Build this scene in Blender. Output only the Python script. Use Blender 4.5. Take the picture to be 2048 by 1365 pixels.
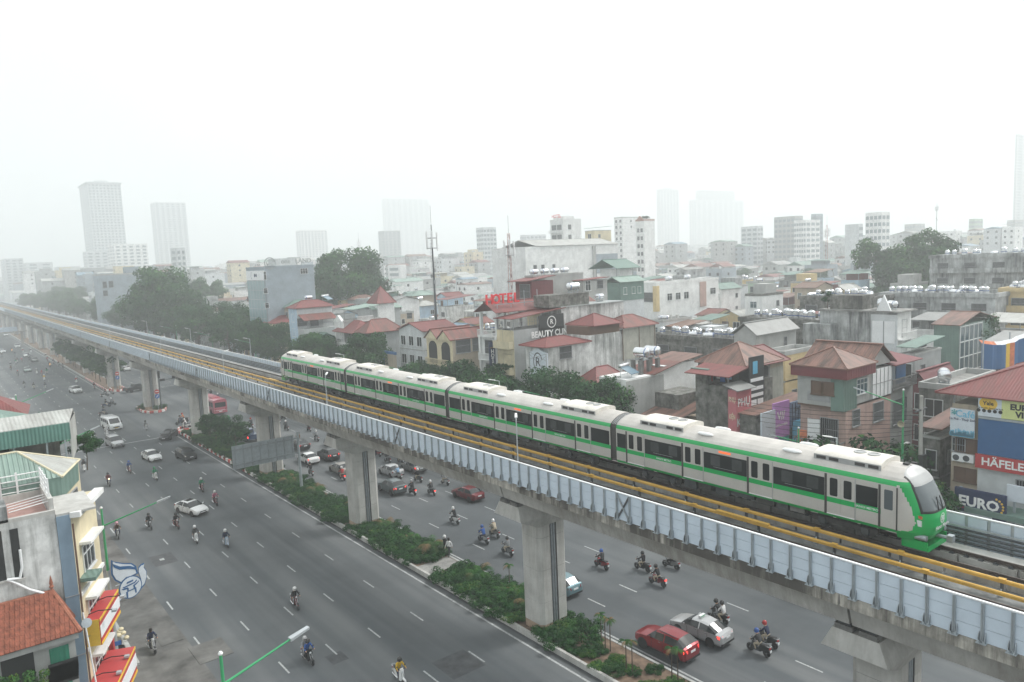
import bpy, bmesh, math, random
from mathutils import Vector, Matrix, Quaternion
R=random.Random
PI=math.pi
for o in list(bpy.data.objects): bpy.data.objects.remove(o)
SC=bpy.context.scene; COL=SC.collection
# ---------------------------------------------------------------- camera
# world: +Y along the railway away from the camera, +X to the right across the street, camera above the left pavement
FPX=1480.; CX,CY=1024.,682.5; H=27.0
_a=Vector((-155.-CX,568.-CY,FPX)); _b=Vector((-154.-CX,568.-.0435-CY,FPX))
_n=_a.cross(_b).normalized()
if _n.y>0: _n=-_n
_Y=_a.normalized(); _Z=_n; _X=_Y.cross(_Z)
RW=Matrix((_X,_Y,_Z))                       # camera (x right, y down, z forward) -> world
cam=bpy.data.cameras.new('camera'); camo=bpy.data.objects.new('camera',cam); COL.objects.link(camo)
cam.sensor_width=36; cam.lens=36*FPX/2048; cam.clip_start=.5; cam.clip_end=20000
_m=Matrix((RW@Vector((1,0,0)),RW@Vector((0,-1,0)),RW@Vector((0,0,-1)))).transposed().to_4x4()
_m.translation=(0,0,H); camo.matrix_world=_m; SC.camera=camo
def ray(px,py): return RW@Vector((px-CX,py-CY,FPX))
def atz(px,py,z): d=ray(px,py); return d*((z-H)/d.z)+Vector((0,0,H))
def atx(px,py,x): d=ray(px,py); return d*(x/d.x)+Vector((0,0,H))
def aty(px,py,y): d=ray(px,py); return d*(y/d.y)+Vector((0,0,H))
def proj(x,y,z): c=RW.transposed()@Vector((x,y,z-H)); return (CX+FPX*c.x/c.z,CY+FPX*c.y/c.z,c.z)
# ---------------------------------------------------------------- sky, sun, exposure
SUN_EL,SUN_AZ=math.radians(48),math.radians(104)    # azimuth from +Y towards +X
W=bpy.data.worlds.new('World'); SC.world=W; W.use_nodes=True
nt=W.node_tree; bg=nt.nodes['Background']
sky=nt.nodes.new('ShaderNodeTexSky'); sky.sky_type='NISHITA'; sky.sun_disc=False
sky.sun_elevation=SUN_EL; sky.sun_rotation=SUN_AZ; sky.air_density=1.0; sky.dust_density=9.0; sky.ozone_density=.6; sky.altitude=0
hs=nt.nodes.new('ShaderNodeHueSaturation'); hs.inputs['Saturation'].default_value=.62; hs.inputs['Value'].default_value=1.0
nt.links.new(sky.outputs[0],hs.inputs['Color'])
# overcast: an even pale cloud sheet with faint tone differences veils the clear sky in every direction
tc=nt.nodes.new('ShaderNodeTexCoord'); cn=nt.nodes.new('ShaderNodeTexNoise'); cn.inputs['Scale'].default_value=2.2; cn.inputs['Detail'].default_value=5; nt.links.new(tc.outputs['Generated'],cn.inputs['Vector'])
cr=nt.nodes.new('ShaderNodeMapRange'); cr.inputs['From Min'].default_value=.3; cr.inputs['From Max'].default_value=.7; cr.inputs['To Min'].default_value=.93; cr.inputs['To Max'].default_value=1.06; nt.links.new(cn.outputs['Fac'],cr.inputs['Value'])
cv=nt.nodes.new('ShaderNodeVectorMath'); cv.operation='SCALE'; cv.inputs[0].default_value=(3.3,3.44,3.45); nt.links.new(cr.outputs[0],cv.inputs['Scale'])
mx=nt.nodes.new('ShaderNodeMix'); mx.data_type='RGBA'; mx.inputs['Factor'].default_value=.93; nt.links.new(hs.outputs[0],mx.inputs['A']); nt.links.new(cv.outputs[0],mx.inputs['B']); nt.links.new(mx.outputs['Result'],bg.inputs['Color'])
bg.inputs['Strength'].default_value=.15
sl=bpy.data.lights.new('sun','SUN'); sl.energy=1.5; sl.angle=math.radians(14); sl.color=(1,.975,.94)
so=bpy.data.objects.new('sun',sl); COL.objects.link(so)
_d=Vector((math.sin(SUN_AZ)*math.cos(SUN_EL),math.cos(SUN_AZ)*math.cos(SUN_EL),math.sin(SUN_EL)))
so.rotation_euler=(-_d).to_track_quat('-Z','Y').to_euler(); so.location=(0,0,200)
SC.view_settings.view_transform='Standard'; SC.view_settings.look='None'; SC.view_settings.gamma=1
SC.view_settings.exposure=1.18; SC.view_settings.use_curve_mapping=False
SC.render.engine='CYCLES'
cy=SC.cycles; cy.max_bounces=8; cy.diffuse_bounces=3; cy.glossy_bounces=3; cy.transmission_bounces=3; cy.volume_bounces=2
cy.transparent_max_bounces=8; cy.use_denoising=True; cy.caustics_reflective=False; cy.caustics_refractive=False
# ---------------------------------------------------------------- materials
MATS={}
def mat(name,col=(.5,.5,.5),rough=.75,metal=0,var=.12,vs=.8,streak=0,sc_=(.06,.06,.05),bump=0,bs=20,spec=.4,emit=0,coat=0,so=0):
    if name in MATS: return MATS[name]
    m=bpy.data.materials.new(name); m.use_nodes=True; t=m.node_tree; N=t.nodes; L=t.links
    b=N['Principled BSDF']; b.inputs['Roughness'].default_value=rough; b.inputs['Metallic'].default_value=metal
    b.inputs['Specular IOR Level'].default_value=spec; b.inputs['Coat Weight'].default_value=coat
    c=(*col,1); b.inputs['Base Color'].default_value=c
    if var or streak or bump:
        g=N.new('ShaderNodeNewGeometry')
        out=None
        if var:
            n=N.new('ShaderNodeTexNoise'); n.inputs['Scale'].default_value=vs; n.inputs['Detail'].default_value=5; n.inputs['Roughness'].default_value=.65
            L.new(g.outputs['Position'],n.inputs['Vector'])
            r=N.new('ShaderNodeMapRange'); r.inputs['From Min'].default_value=.3; r.inputs['From Max'].default_value=.7
            r.inputs['To Min'].default_value=1-var*1.3; r.inputs['To Max'].default_value=1+var; L.new(n.outputs['Fac'],r.inputs['Value'])
            mx=N.new('ShaderNodeVectorMath'); mx.operation='SCALE'; mx.inputs[0].default_value=col; L.new(r.outputs[0],mx.inputs['Scale']); out=mx.outputs[0]
        if streak:
            mp=N.new('ShaderNodeMapping'); mp.inputs['Scale'].default_value=(1.6,1.6,.16); L.new(g.outputs['Position'],mp.inputs['Vector'])
            n2=N.new('ShaderNodeTexNoise'); n2.inputs['Scale'].default_value=1.0; n2.inputs['Detail'].default_value=7; n2.inputs['Roughness'].default_value=.72
            L.new(mp.outputs[0],n2.inputs['Vector'])
            n3=N.new('ShaderNodeTexNoise'); n3.inputs['Scale'].default_value=.22; n3.inputs['Detail'].default_value=3; L.new(g.outputs['Position'],n3.inputs['Vector'])
            ad=N.new('ShaderNodeMath'); ad.operation='MULTIPLY_ADD'; ad.inputs[1].default_value=.8; L.new(n3.outputs['Fac'],ad.inputs[0]); L.new(n2.outputs['Fac'],ad.inputs[2])
            r2=N.new('ShaderNodeMapRange'); r2.inputs['From Min'].default_value=.86-so; r2.inputs['From Max'].default_value=1.16-so; r2.inputs['To Max'].default_value=streak
            L.new(ad.outputs[0],r2.inputs['Value'])
            mc=N.new('ShaderNodeMix'); mc.data_type='RGBA'; L.new(r2.outputs[0],mc.inputs['Factor'])
            if out: L.new(out,mc.inputs['A'])
            else: mc.inputs['A'].default_value=c
            mc.inputs['B'].default_value=(*sc_,1); out=mc.outputs['Result']
        if out: L.new(out,b.inputs['Base Color'])
        if bump:
            n4=N.new('ShaderNodeTexNoise'); n4.inputs['Scale'].default_value=bs; n4.inputs['Detail'].default_value=4; L.new(g.outputs['Position'],n4.inputs['Vector'])
            bp=N.new('ShaderNodeBump'); bp.inputs['Strength'].default_value=bump; bp.inputs['Distance'].default_value=.03; L.new(n4.outputs['Fac'],bp.inputs['Height']); L.new(bp.outputs[0],b.inputs['Normal'])
    if emit: b.inputs['Emission Color'].default_value=c; b.inputs['Emission Strength'].default_value=emit
    MATS[name]=m; return m
def ribbed(name,col,axis='Y',pitch=.22,var=.15,rough=.55,rust=0,rustcol=(.075,.05,.04),depth=.35):
    """painted corrugated sheet: fine ribs as relief, blotchy wear"""
    if name in MATS: return MATS[name]
    m=mat(name,col,rough,0,var,.5,streak=0,spec=.4); t=m.node_tree; N=t.nodes; L=t.links; b=N['Principled BSDF']
    g=N.new('ShaderNodeNewGeometry'); w=N.new('ShaderNodeTexWave'); w.wave_type='BANDS'; w.bands_direction=axis
    w.inputs['Scale'].default_value=.314/pitch; L.new(g.outputs['Position'],w.inputs['Vector'])
    bp=N.new('ShaderNodeBump'); bp.inputs['Strength'].default_value=depth; bp.inputs['Distance'].default_value=.06; L.new(w.outputs['Fac'],bp.inputs['Height']); L.new(bp.outputs[0],b.inputs['Normal'])
    if rust:
        n=N.new('ShaderNodeTexNoise'); mp=N.new('ShaderNodeMapping'); mp.inputs['Scale'].default_value=(1.5,.22,.3) if axis=='X' else (.22,1.5,.3); L.new(g.outputs['Position'],mp.inputs['Vector']); n.inputs['Scale'].default_value=1.0; n.inputs['Detail'].default_value=7; n.inputs['Roughness'].default_value=.75; L.new(mp.outputs[0],n.inputs['Vector'])
        r=N.new('ShaderNodeMapRange'); r.inputs['From Min'].default_value=.44; r.inputs['From Max'].default_value=.6; r.inputs['To Max'].default_value=rust; L.new(n.outputs['Fac'],r.inputs['Value'])
        mc=N.new('ShaderNodeMix'); mc.data_type='RGBA'; L.new(r.outputs[0],mc.inputs['Factor'])
        src=b.inputs['Base Color'].links[0].from_socket; L.new(src,mc.inputs['A']); mc.inputs['B'].default_value=(*rustcol,1); L.new(mc.outputs['Result'],b.inputs['Base Color'])
    return m
# ---------------------------------------------------------------- mesh helpers
class MB:
    def __init__(s): s.v=[]; s.f=[]; s.m=[]; s.mats=[]; s.T=None
    def mi(s,m):
        if m not in s.mats: s.mats.append(m)
        return s.mats.index(m)
    def add(s,vs,fs,m):
        k=len(s.v); i=s.mi(m)
        s.v+= [tuple(s.T@Vector(p)) for p in vs] if s.T else [tuple(p) for p in vs]
        for f in fs: s.f.append([a+k for a in f]); s.m.append(i)
        return s
    def box(s,x0,x1,y0,y1,z0,z1,m):
        return s.add([(x0,y0,z0),(x1,y0,z0),(x1,y1,z0),(x0,y1,z0),(x0,y0,z1),(x1,y0,z1),(x1,y1,z1),(x0,y1,z1)],
          [(3,2,1,0),(4,5,6,7),(0,1,5,4),(1,2,6,5),(2,3,7,6),(3,0,4,7)],m)
    def hexa(s,p,m): return s.add(p,[(3,2,1,0),(4,5,6,7),(0,1,5,4),(1,2,6,5),(2,3,7,6),(3,0,4,7)],m)
    def poly(s,p,m): return s.add(p,[tuple(range(len(p)))],m)
    def prism(s,pts,a,b,m,axis='y'):
        """polygon in the plane across the axis, extruded a..b"""
        n=len(pts)
        if axis=='y': f=lambda q,t:(q[0],t,q[1])
        elif axis=='x': f=lambda q,t:(t,q[0],q[1])
        else: f=lambda q,t:(q[0],q[1],t)
        v=[f(q,a) for q in pts]+[f(q,b) for q in pts]
        return s.add(v,[tuple(range(n))[::-1],tuple(range(n,2*n))]+[(i,(i+1)%n,n+(i+1)%n,n+i) for i in range(n)],m)
    def tube(s,p0,p1,r0,m,r1=None,n=8,caps=True):
        p0=Vector(p0);p1=Vector(p1); r1=r0 if r1 is None else r1
        d=(p1-p0); 
        if d.length<1e-6: return s
        q=d.to_track_quat('Z','Y'); v=[]
        for p,r in ((p0,r0),(p1,r1)):
            for i in range(n): a=2*PI*i/n; v.append(p+q@Vector((math.cos(a)*r,math.sin(a)*r,0)))
        f=[(i,(i+1)%n,n+(i+1)%n,n+i) for i in range(n)]
        if caps: f+=[tuple(range(n))[::-1],tuple(range(n,2*n))]
        return s.add(v,f,m)
    def path(s,pts,r,m,n=6):
        for a,b in zip(pts,pts[1:]): s.tube(a,b,r,m,n=n)
        return s
    def lathe(s,prof,m,n=16,c=(0,0,0),q=None):
        """profile (radius,height) turned about z (or the quaternion's z)"""
        c=Vector(c); q=q or Quaternion(); v=[]
        for r,z in prof:
            for i in range(n): a=2*PI*i/n; v.append(c+q@Vector((math.cos(a)*r,math.sin(a)*r,z)))
        f=[]
        for j in range(len(prof)-1):
            for i in range(n): f.append((j*n+i,j*n+(i+1)%n,(j+1)*n+(i+1)%n,(j+1)*n+i))
        f+=[tuple(range(n))[::-1],tuple(range((len(prof)-1)*n,len(prof)*n))]
        return s.add(v,f,m)
    def mesh(s,name,smooth=0):
        me=bpy.data.meshes.new(name); me.from_pydata(s.v,[],s.f)
        for m in s.mats: me.materials.append(m if not isinstance(m,str) else MATS[m])
        if len(s.mats)>1: me.polygons.foreach_set('material_index',s.m)
        if smooth:
            me.polygons.foreach_set('use_smooth',[True]*len(s.f)); me.set_sharp_from_angle(angle=math.radians(smooth))
        me.update(); return me
    def build(s,name,parent=None,smooth=0,loc=None,rz=0):
        return inst(name,s.mesh(name,smooth),parent,loc,rz)
def inst(name,me,parent=None,loc=None,rz=0):
    o=bpy.data.objects.new(name,me); COL.objects.link(o)
    if loc is not None: o.location=loc
    if rz: o.rotation_euler=(0,0,rz)
    if parent: o.parent=parent
    return o
def tag(o,label=None,cat=None,group=None,kind=None):
    if label: o['label']=label
    if cat: o['category']=cat
    if group: o['group']=group
    if kind: o['kind']=kind
    return o
def thing(name,label,cat,loc=(0,0,0),rz=0,group=None):
    o=bpy.data.objects.new(name,None); o.empty_display_size=.2; COL.objects.link(o); o.location=loc; o.rotation_euler=(0,0,rz)
    return tag(o,label,cat,group)
def copy_tree(o,parent=None):
    c=o.copy(); COL.objects.link(c); c.parent=parent
    for ch in o.children: copy_tree(ch,c)
    return c
_TX={}
def text_mesh(s,size,m,align='CENTER',ext=.0,bold=0):
    """flat lettering as a mesh in the xz-plane facing -y, origin at its middle"""
    k=(s,size,m,align,ext,bold)
    if k in _TX: return _TX[k]
    cu=bpy.data.curves.new('txt','FONT'); cu.body=s; cu.size=size; cu.align_x=align; cu.align_y='CENTER'; cu.extrude=ext; cu.offset=bold*size; cu.resolution_u=2
    o=bpy.data.objects.new('txt',cu); me=bpy.data.meshes.new_from_object(o); bpy.data.objects.remove(o)
    me.transform(Matrix.Rotation(PI/2,4,'X')); me.materials.clear(); me.materials.append(MATS[m] if isinstance(m,str) else m); me.name='lettering'
    _TX[k]=me; return me
def text(s,size,m,loc,rz=0,parent=None,name='lettering',align='CENTER',ext=0,bold=0,sx=1):
    """rz 0 faces -y; rz -90 deg faces -x"""
    o=inst(name,text_mesh(s,size,m,align,ext,bold),parent,loc,rz); o.scale=(sx,1,1); return o
FACE_X=-PI/2
HAZE_TOP=205.; HAZE_D=.00108
# ---- palette
for n,c,k in (('asphalt',(.08,.092,.1),dict(rough=.8,var=.16,vs=.12,bump=.15,bs=60)),
 ('asphalt_old',(.125,.125,.12),dict(rough=.88,var=.4,vs=.5,bump=.3,bs=25)),
 ('patch',(.076,.081,.086),dict(rough=.85,var=.25,vs=1.5)),
 ('road_paint',(.42,.44,.44),dict(rough=.7,var=.35,vs=6)),
 ('kerb',(.42,.43,.42),dict(rough=.85,var=.25,vs=1.2)),
 ('kerb_white',(.72,.72,.7),dict(rough=.8,var=.25,vs=2)),('kerb_red',(.5,.08,.07),dict(rough=.8,var=.25,vs=2)),
 ('pavement',(.3,.3,.29),dict(rough=.9,var=.3,vs=.6)),
 ('ground',(.2,.2,.19),dict(rough=.95,var=.3,vs=.05)),
 ('soil',(.17,.12,.085),dict(rough=.95,var=.4,vs=1.5,bump=.5,bs=12)),
 ('concrete',(.42,.415,.395),dict(rough=.85,var=.18,vs=.35,streak=.6,sc_=(.17,.155,.13),so=.08)),
 ('concrete_dirty',(.5,.48,.43),dict(rough=.9,var=.3,vs=1.6,streak=.95,sc_=(.06,.056,.05),so=.16)),
 ('concrete_pale',(.5,.5,.48),dict(rough=.85,var=.16,vs=.5,streak=.5,sc_=(.22,.21,.19),so=.06)),('concrete_brown',(.36,.27,.2),dict(rough=.9,var=.35,vs=1.2)),
 ('concrete_dark',(.16,.16,.155),dict(rough=.9,var=.35,vs=1.2,bump=.2,bs=8)),
 ('track_bed',(.17,.178,.178),dict(rough=.85,var=.45,vs=1.1,bump=.3,bs=6)),
 ('steel',(.36,.4,.43),dict(rough=.45,metal=.6,var=.15,vs=3)),
 ('steel_dark',(.09,.1,.11),dict(rough=.5,metal=.4,var=.2,vs=3)),
 ('galv',(.42,.47,.5),dict(rough=.5,metal=.5,var=.12,vs=2)),
 ('rail_steel',(.13,.11,.1),dict(rough=.4,metal=.8,var=.2,vs=2)),
 ('panel_blue',(.56,.65,.74),dict(rough=.45,var=.06,vs=.7,spec=.4)),
 ('cap_white',(.78,.8,.81),dict(rough=.5,var=.06)),
 ('yellow',(.6,.36,.07),dict(rough=.5,var=.12,vs=1.5)),
 ('black',(.02,.021,.022),dict(rough=.5,var=0)),('rubber',(.022,.022,.024),dict(rough=.8,var=0)),
 ('glass_dark',(.028,.033,.036),dict(rough=.08,var=0,spec=.6)),('glass_blue',(.06,.1,.12),dict(rough=.1,var=0,spec=.6)),
 ('white',(.76,.77,.77),dict(rough=.6,var=.06)),('tank_steel',(.78,.8,.82),dict(rough=.22,metal=.9,var=.05)),
 ('red',(.5,.035,.035),dict(rough=.5,var=.08)),('blue',(.04,.14,.42),dict(rough=.5,var=.08)),('green',(.02,.33,.12),dict(rough=.5,var=.08)),
 ('lamp_green',(.05,.33,.14),dict(rough=.5,var=.1)),('lamp_grey',(.45,.48,.5),dict(rough=.5,metal=.3,var=.05)),
 ('chrome',(.7,.71,.72),dict(rough=.15,metal=1,var=0)),
 ('lamp_red_lit',(.9,.04,.03),dict(rough=.3,var=0,emit=1.6)),('lamp_red',(.35,.015,.015),dict(rough=.25,var=0)),
 ('lamp_white_lit',(1,.93,.8),dict(rough=.3,var=0,emit=3)),('lamp_amber_lit',(1,.55,.25),dict(rough=.3,var=0,emit=4)),('lamp_clear',(.65,.68,.7),dict(rough=.15,var=0)),
 ): mat(n,c,**k)
# ================================================================ ground, roads, median
def sheet(name,x0,x1,y0,y1,z,m,parent=None):
    b=MB(); b.poly([(x0,y0,z),(x1,y0,z),(x1,y1,z),(x0,y1,z)],m); o=b.build(name,parent)
    return o if parent else tag(o,kind='structure')
sheet('ground',-5000,5000,-5000,5000,-.03,'ground')
YN,YF=-60,1000
def road_mat():
    m=mat('asphalt'); t=m.node_tree; N=t.nodes; L=t.links; b=N['Principled BSDF']
    # long wheel-polished bands along the lanes and dusty blotches
    g=N.new('ShaderNodeNewGeometry'); mp=N.new('ShaderNodeMapping'); mp.inputs['Scale'].default_value=(.55,.012,1); L.new(g.outputs['Position'],mp.inputs['Vector'])
    n=N.new('ShaderNodeTexNoise'); n.inputs['Scale'].default_value=1; n.inputs['Detail'].default_value=4; L.new(mp.outputs[0],n.inputs['Vector'])
    r=N.new('ShaderNodeMapRange'); r.inputs['From Min'].default_value=.35; r.inputs['From Max'].default_value=.62; r.inputs['To Max'].default_value=1.0; L.new(n.outputs['Fac'],r.inputs['Value'])
    n2=N.new('ShaderNodeTexNoise'); n2.inputs['Scale'].default_value=.06; n2.inputs['Detail'].default_value=6; L.new(g.outputs['Position'],n2.inputs['Vector'])
    r2=N.new('ShaderNodeMapRange'); r2.inputs['From Min'].default_value=.33; r2.inputs['From Max'].default_value=.6; L.new(n2.outputs['Fac'],r2.inputs['Value'])
    ml=N.new('ShaderNodeMath'); ml.operation='MULTIPLY'; L.new(r.outputs[0],ml.inputs[0]); L.new(r2.outputs[0],ml.inputs[1])
    mc=N.new('ShaderNodeMix'); mc.data_type='RGBA'; L.new(ml.outputs[0],mc.inputs['Factor'])
    src=b.inputs['Base Color'].links[0].from_socket; L.new(src,mc.inputs['A']); mc.inputs['B'].default_value=(.15,.16,.163,1); L.new(mc.outputs['Result'],b.inputs['Base Color'])
road_mat()
road=sheet('road',9,57,YN,YF,0,'asphalt')
sheet('forecourt',-60,9,-60,54.8,.001,'asphalt_old')
sheet('cross_street',57,180,139,151,.001,'asphalt_old')
# the worn lane beside the left kerb
sheet('worn_lane',9.0,12.6,YN,300,.004,'asphalt_old',road)
dash=MB(); dash.poly([(-.06,-.95,0),(.06,-.95,0),(.06,.95,0),(-.06,.95,0)],'road_paint'); dash=dash.mesh('lane_dash')
for x in (13.1,16.55,20.0,23.4,27.05,38.6,42.2,45.8,49.4,53.0):
    k=-2
    while True:
        y=39.8+7.85*k; k+=1
        if y>330: break
        if 134<y<186 and x>26: continue
        inst('lane_dash',dash,road,(x,y,.008))
for x in (30.55,35.75): 
    for a,b in ((YN,132),(190,500)): sheet('edge_line',x-.08,x+.08,a,b,.008,'road_paint',road)
for x0,x1,y in ((10.2,30.3,131),(36,56,190)): sheet('stop_line',x0,x1,y-.15,y+.15,.008,'road_paint',road)
# patches and covers in the asphalt
for x0,x1,y0,y1,m in ((14.2,16.2,72.8,75.8,'patch'),(14.9,15.3,74.1,74.6,'road_paint'),(10.6,12.8,88,92,'patch'),(19.2,20.4,45.6,47,'patch'),(24.3,26.9,38.5,41.2,'patch')):
    sheet('asphalt_patch',x0,x1,y0,y1,.006 if m=='patch' else .009,m,road)
for x0,x1,y0,y1 in ((9.6,11.3,67,68.4),(10.9,12.4,56.6,58.0),(12.3,14.6,52.0,55.0),(11.4,12.6,74.5,76.3)):
    b=MB(); b.box(x0,x1,y0,y1,.005,.03,'asphalt_old'); b.box(x0+.1,x1-.1,y0+.1,y1-.1,.005,.034,'asphalt_old'); b.build('concrete_cover',road)
# pavements with kerbstones
b=MB(); b.box(5.0,8.85,54.8,YF,-.02,.15,'pavement'); pav=tag(b.build('pavement'),kind='structure')
b=MB(); b.box(57.15,66,YN,139,-.02,.15,'pavement'); b.box(57.15,66,151,YF,-.02,.15,'pavement'); pavr=tag(b.build('pavement'),kind='structure')
ks=MB(); ks.box(-.14,.14,-.97,.97,-.02,.17,'kerb'); ks=ks.mesh('kerb_stone')
for i in range(60): inst('kerb_stone',ks,pav,(8.98,56+2*i,0))
b=MB(); b.box(8.85,9.12,176.2,YF,-.02,.16,'kerb'); b.build('kerb',pav)
b=MB(); b.box(56.9,57.15,YN,139,-.02,.17,'kerb'); b.build('kerb',pavr)
# ---- the planted median under the railway
median=tag(MB().box(31.5,35.0,YN,133,-.02,.2,'soil').build('median'),kind='structure')
def kerbs(par,x,y0,y1,mats,step=1.0,h=.42,w=.22):
    me=[MB().box(-w/2,w/2,-step/2+.012,step/2-.012,-.02,h,m).mesh('kerb_stone') for m in mats]
    n=int((y1-y0)/step)
    for i in range(n): inst('kerb_stone',me[i%len(me)],par,(x,y0+step*(i+.5),0))
kerbs(median,31.38,-6,96,('concrete_pale',),2.0); kerbs(median,31.38,96,133,('kerb_white','kerb_red'),1.0)
b=MB(); b.box(35.0,35.2,YN,133,-.02,.24,'kerb'); b.box(31.27,31.49,YN,-6,-.02,.42,'concrete_pale'); b.build('kerb_line',median)
b=MB(); b.box(31.06,31.24,YN,131,.004,.012,'patch'); b.build('gutter',median)
def ring(par,pts,mats,h=.42,w=.24,step=1.0):
    """kerb of coloured stones along a closed outline"""
    n=len(pts); k=0
    for i in range(n):
        a=Vector((*pts[i],0)); c=Vector((*pts[(i+1)%n],0)); d=c-a; m=max(1,round(d.length/step)); s=d.length/m
        for j in range(m):
            p=a+d*((j+.5)/m); o=MB().box(-w/2,w/2,-s/2+.01,s/2-.01,-.02,h,mats[k%2]).build('kerb_stone',par,loc=p,rz=math.atan2(-d.x,d.y)); k+=1
def island(name,pts):
    b=MB(); b.prism(pts,-.02,.25,'soil',axis='z'); o=tag(b.build(name),kind='structure'); ring(o,pts,('kerb_white','kerb_red')); return o
ring(median,[(31.5,133),(32.2,135.2),(33.3,136),(34.4,135.2),(35.0,133)],('kerb_red','kerb_white'))
isl=island('median',[(31.2,158),(32,155.6),(33.4,155),(34.8,155.6),(35.6,158),(35.4,163.5),(33.4,165.5),(31.4,163.5)])
isl2=tag(MB().box(31.5,35.0,194,YF,-.02,.22,'soil').build('median'),kind='structure'); kerbs(isl2,31.38,194,224,('kerb_white','kerb_red')); 
ring(isl2,[(35.1,200),(35.1,194),(33.4,191),(31.5,194)],('kerb_white','kerb_red'))
b=MB(); b.box(31.27,31.49,224,YF,-.02,.4,'kerb'); b.box(35.0,35.2,200,YF,-.02,.24,'kerb'); b.build('kerb_line',isl2)
b=MB(); b.box(31.6,34.9,53.0,55.2,.2,.225,'pavement'); b.build('crossing_slab',median)
# ================================================================ elevated railway
RC=33.45; RZ=12.65                    # centre line, rail level
TL,TR=31.2,35.65                      # track centre lines
VY0,VY1=-40,900
via=thing('elevated_railway','long concrete railway viaduct with blue-grey barrier panels above the median','viaduct',(RC,0,0))
def vx(x): return x-RC
piers=[-10,15.2,39.8,68.6,94.8,126.2,160,197,232]+[232+33*i for i in range(1,19)]
def girder(y0,y1):
    b=MB()
    sec=[(-4.45,12.28),(-4.45,11.8),(-4.1,11.72),(-3.75,11.6),(-3.45,10.55),(3.45,10.55),(3.75,11.6),(4.1,11.72),(4.45,11.8),(4.45,12.28),(4.3,12.28),(4.3,12.02),(-4.3,12.02),(-4.3,12.28)]
    b.prism([(x,z) for x,z in sec][::-1],y0,y1,'concrete')
    b.box(-4.5,-4.46,y0,y1,11.79,12.3,'concrete_dirty'); b.box(-4.46,-4.28,y0,y1,12.281,12.3,'concrete_dark')
    b.box(4.46,4.5,y0,y1,11.79,12.3,'concrete_dirty')
    return b.build('girder',via)
ys=[VY0]+piers+[VY1]
for a,c in zip(ys,ys[1:]):
    if c-a>1: girder(a+.06,c-.06)
# piers
def pier_mesh():
    b=MB()
    hw,hd,ch=1.32,1.1,.3
    o=[(-hw+ch,-hd),(-.32,-hd),(-.32,-hd+.22),(.32,-hd+.22),(.32,-hd),(hw-ch,-hd),(hw,-hd+ch),(hw,hd-ch),(hw-ch,hd),(-hw+ch,hd),(-hw,hd-ch),(-hw,-hd+ch)]
    zs=[0,.75,2.4,4.8,7.2,8.6]
    for z0,z1 in zip(zs,zs[1:]): b.prism(o,z0+(.012 if z0 else -.1),z1-.012,'concrete_pale' if z0 else 'concrete_brown',axis='z')
    b.prism([(x*.985,y*.985) for x,y in o],-.1,8.5,'concrete_dark',axis='z')
    return b.mesh('pier')
def cap_mesh():
    b=MB()
    # bottom on the column, widest rim, top table
    L=[(1.34,1.12,8.1),(3.1,1.5,8.95),(3.22,1.5,9.02),(3.05,1.05,9.95)]
    v=[]
    for hx,hy,z in L: v+=[(-hx,-hy,z),(hx,-hy,z),(hx,hy,z),(-hx,hy,z)]
    f=[(3,2,1,0),(12,13,14,15)]
    for k in range(3):
        for i in range(4): f.append((4*k+i,4*k+(i+1)%4,4*k+4+(i+1)%4,4*k+4+i))
    b.add(v,f,'concrete_pale')
    for x in (-2.75,2.75):
        for y in (-.55,.55): b.box(x-.3,x+.3,y-.4,y+.4,9.951,10.2,'concrete_dark'); b.box(x-.22,x+.22,y-.3,y+.3,10.2,10.55,'steel_dark')
    return b.mesh('pier_cap')
PM,CM=pier_mesh(),cap_mesh()
dp=MB()
for x in (-.1,.13): dp.path([(x,-1.02,.2),(x,-1.02,8.2),(x,-1.35,8.9),(x,-1.1,9.9)],.08,'steel',n=8)
DP=dp.mesh('drainpipe')
for y in piers:
    p=inst('pier',PM,via,(0,y,0)); inst('pier_cap',CM,p); inst('drainpipe',DP,p)
# barriers
pm=MB()
for z0,z1 in ((12.32,12.82),(12.835,13.325),(13.34,13.8)): pm.box(-.02,.02,-.4,.47,z0,z1,'panel_blue')
pm.box(.021,.03,-.46,.46,12.32,13.8,'steel_dark')
PAN=pm.mesh('barrier_panel')
po=MB(); po.box(-.07,.07,-.055,.055,12.29,13.83,'galv'); po.box(-.1,-.02,-.012,.012,12.29,13.82,'steel')
for s in (-1,1): po.prism([(-.16,12.32),(.02,12.32),(.0,12.72),(-.09,12.62)],s*.11-.012,s*.11+.012,'steel')
po.box(-.2,.08,-.17,.17,12.3,12.33,'galv')
for s in (-1,1): po.tube((-.14,s*.07,12.33),(-.14,s*.07,12.42),.03,'galv',n=6)
POST=po.mesh('barrier_post')
PIT=.957
xb=-4.47
NEAR=137
k=0; y=VY0
far=MB(); 
while y<VY1:
    near=-6<y<NEAR
    if near:
        inst('barrier_panel',PAN,via,(xb,y+PIT/2,0)); inst('barrier_post',POST,via,(xb-.03,y,0))
    elif y<420:
        far.T=Matrix.Translation((xb,y+PIT/2,0)); far.box(-.02,.02,-.4,.47,12.32,13.8,'panel_blue'); far.box(-.1,.0,-.53,-.42,12.3,13.82,'galv'); far.T=None
    # right-hand side, seen from inside
    if 5<y<16 or 88<y<150:
        inst('barrier_panel',PAN,via,(-xb,y+PIT/2,0)); inst('barrier_post',POST,via,(-xb+.03,y,0),PI)
    elif y<420:
        far.T=Matrix.Translation((-xb,y+PIT/2,0)); far.box(-.02,.02,-.4,.47,12.32,13.8,'panel_blue'); far.box(0,.1,-.53,-.42,12.3,13.82,'galv'); far.T=None
    y+=PIT
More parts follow.
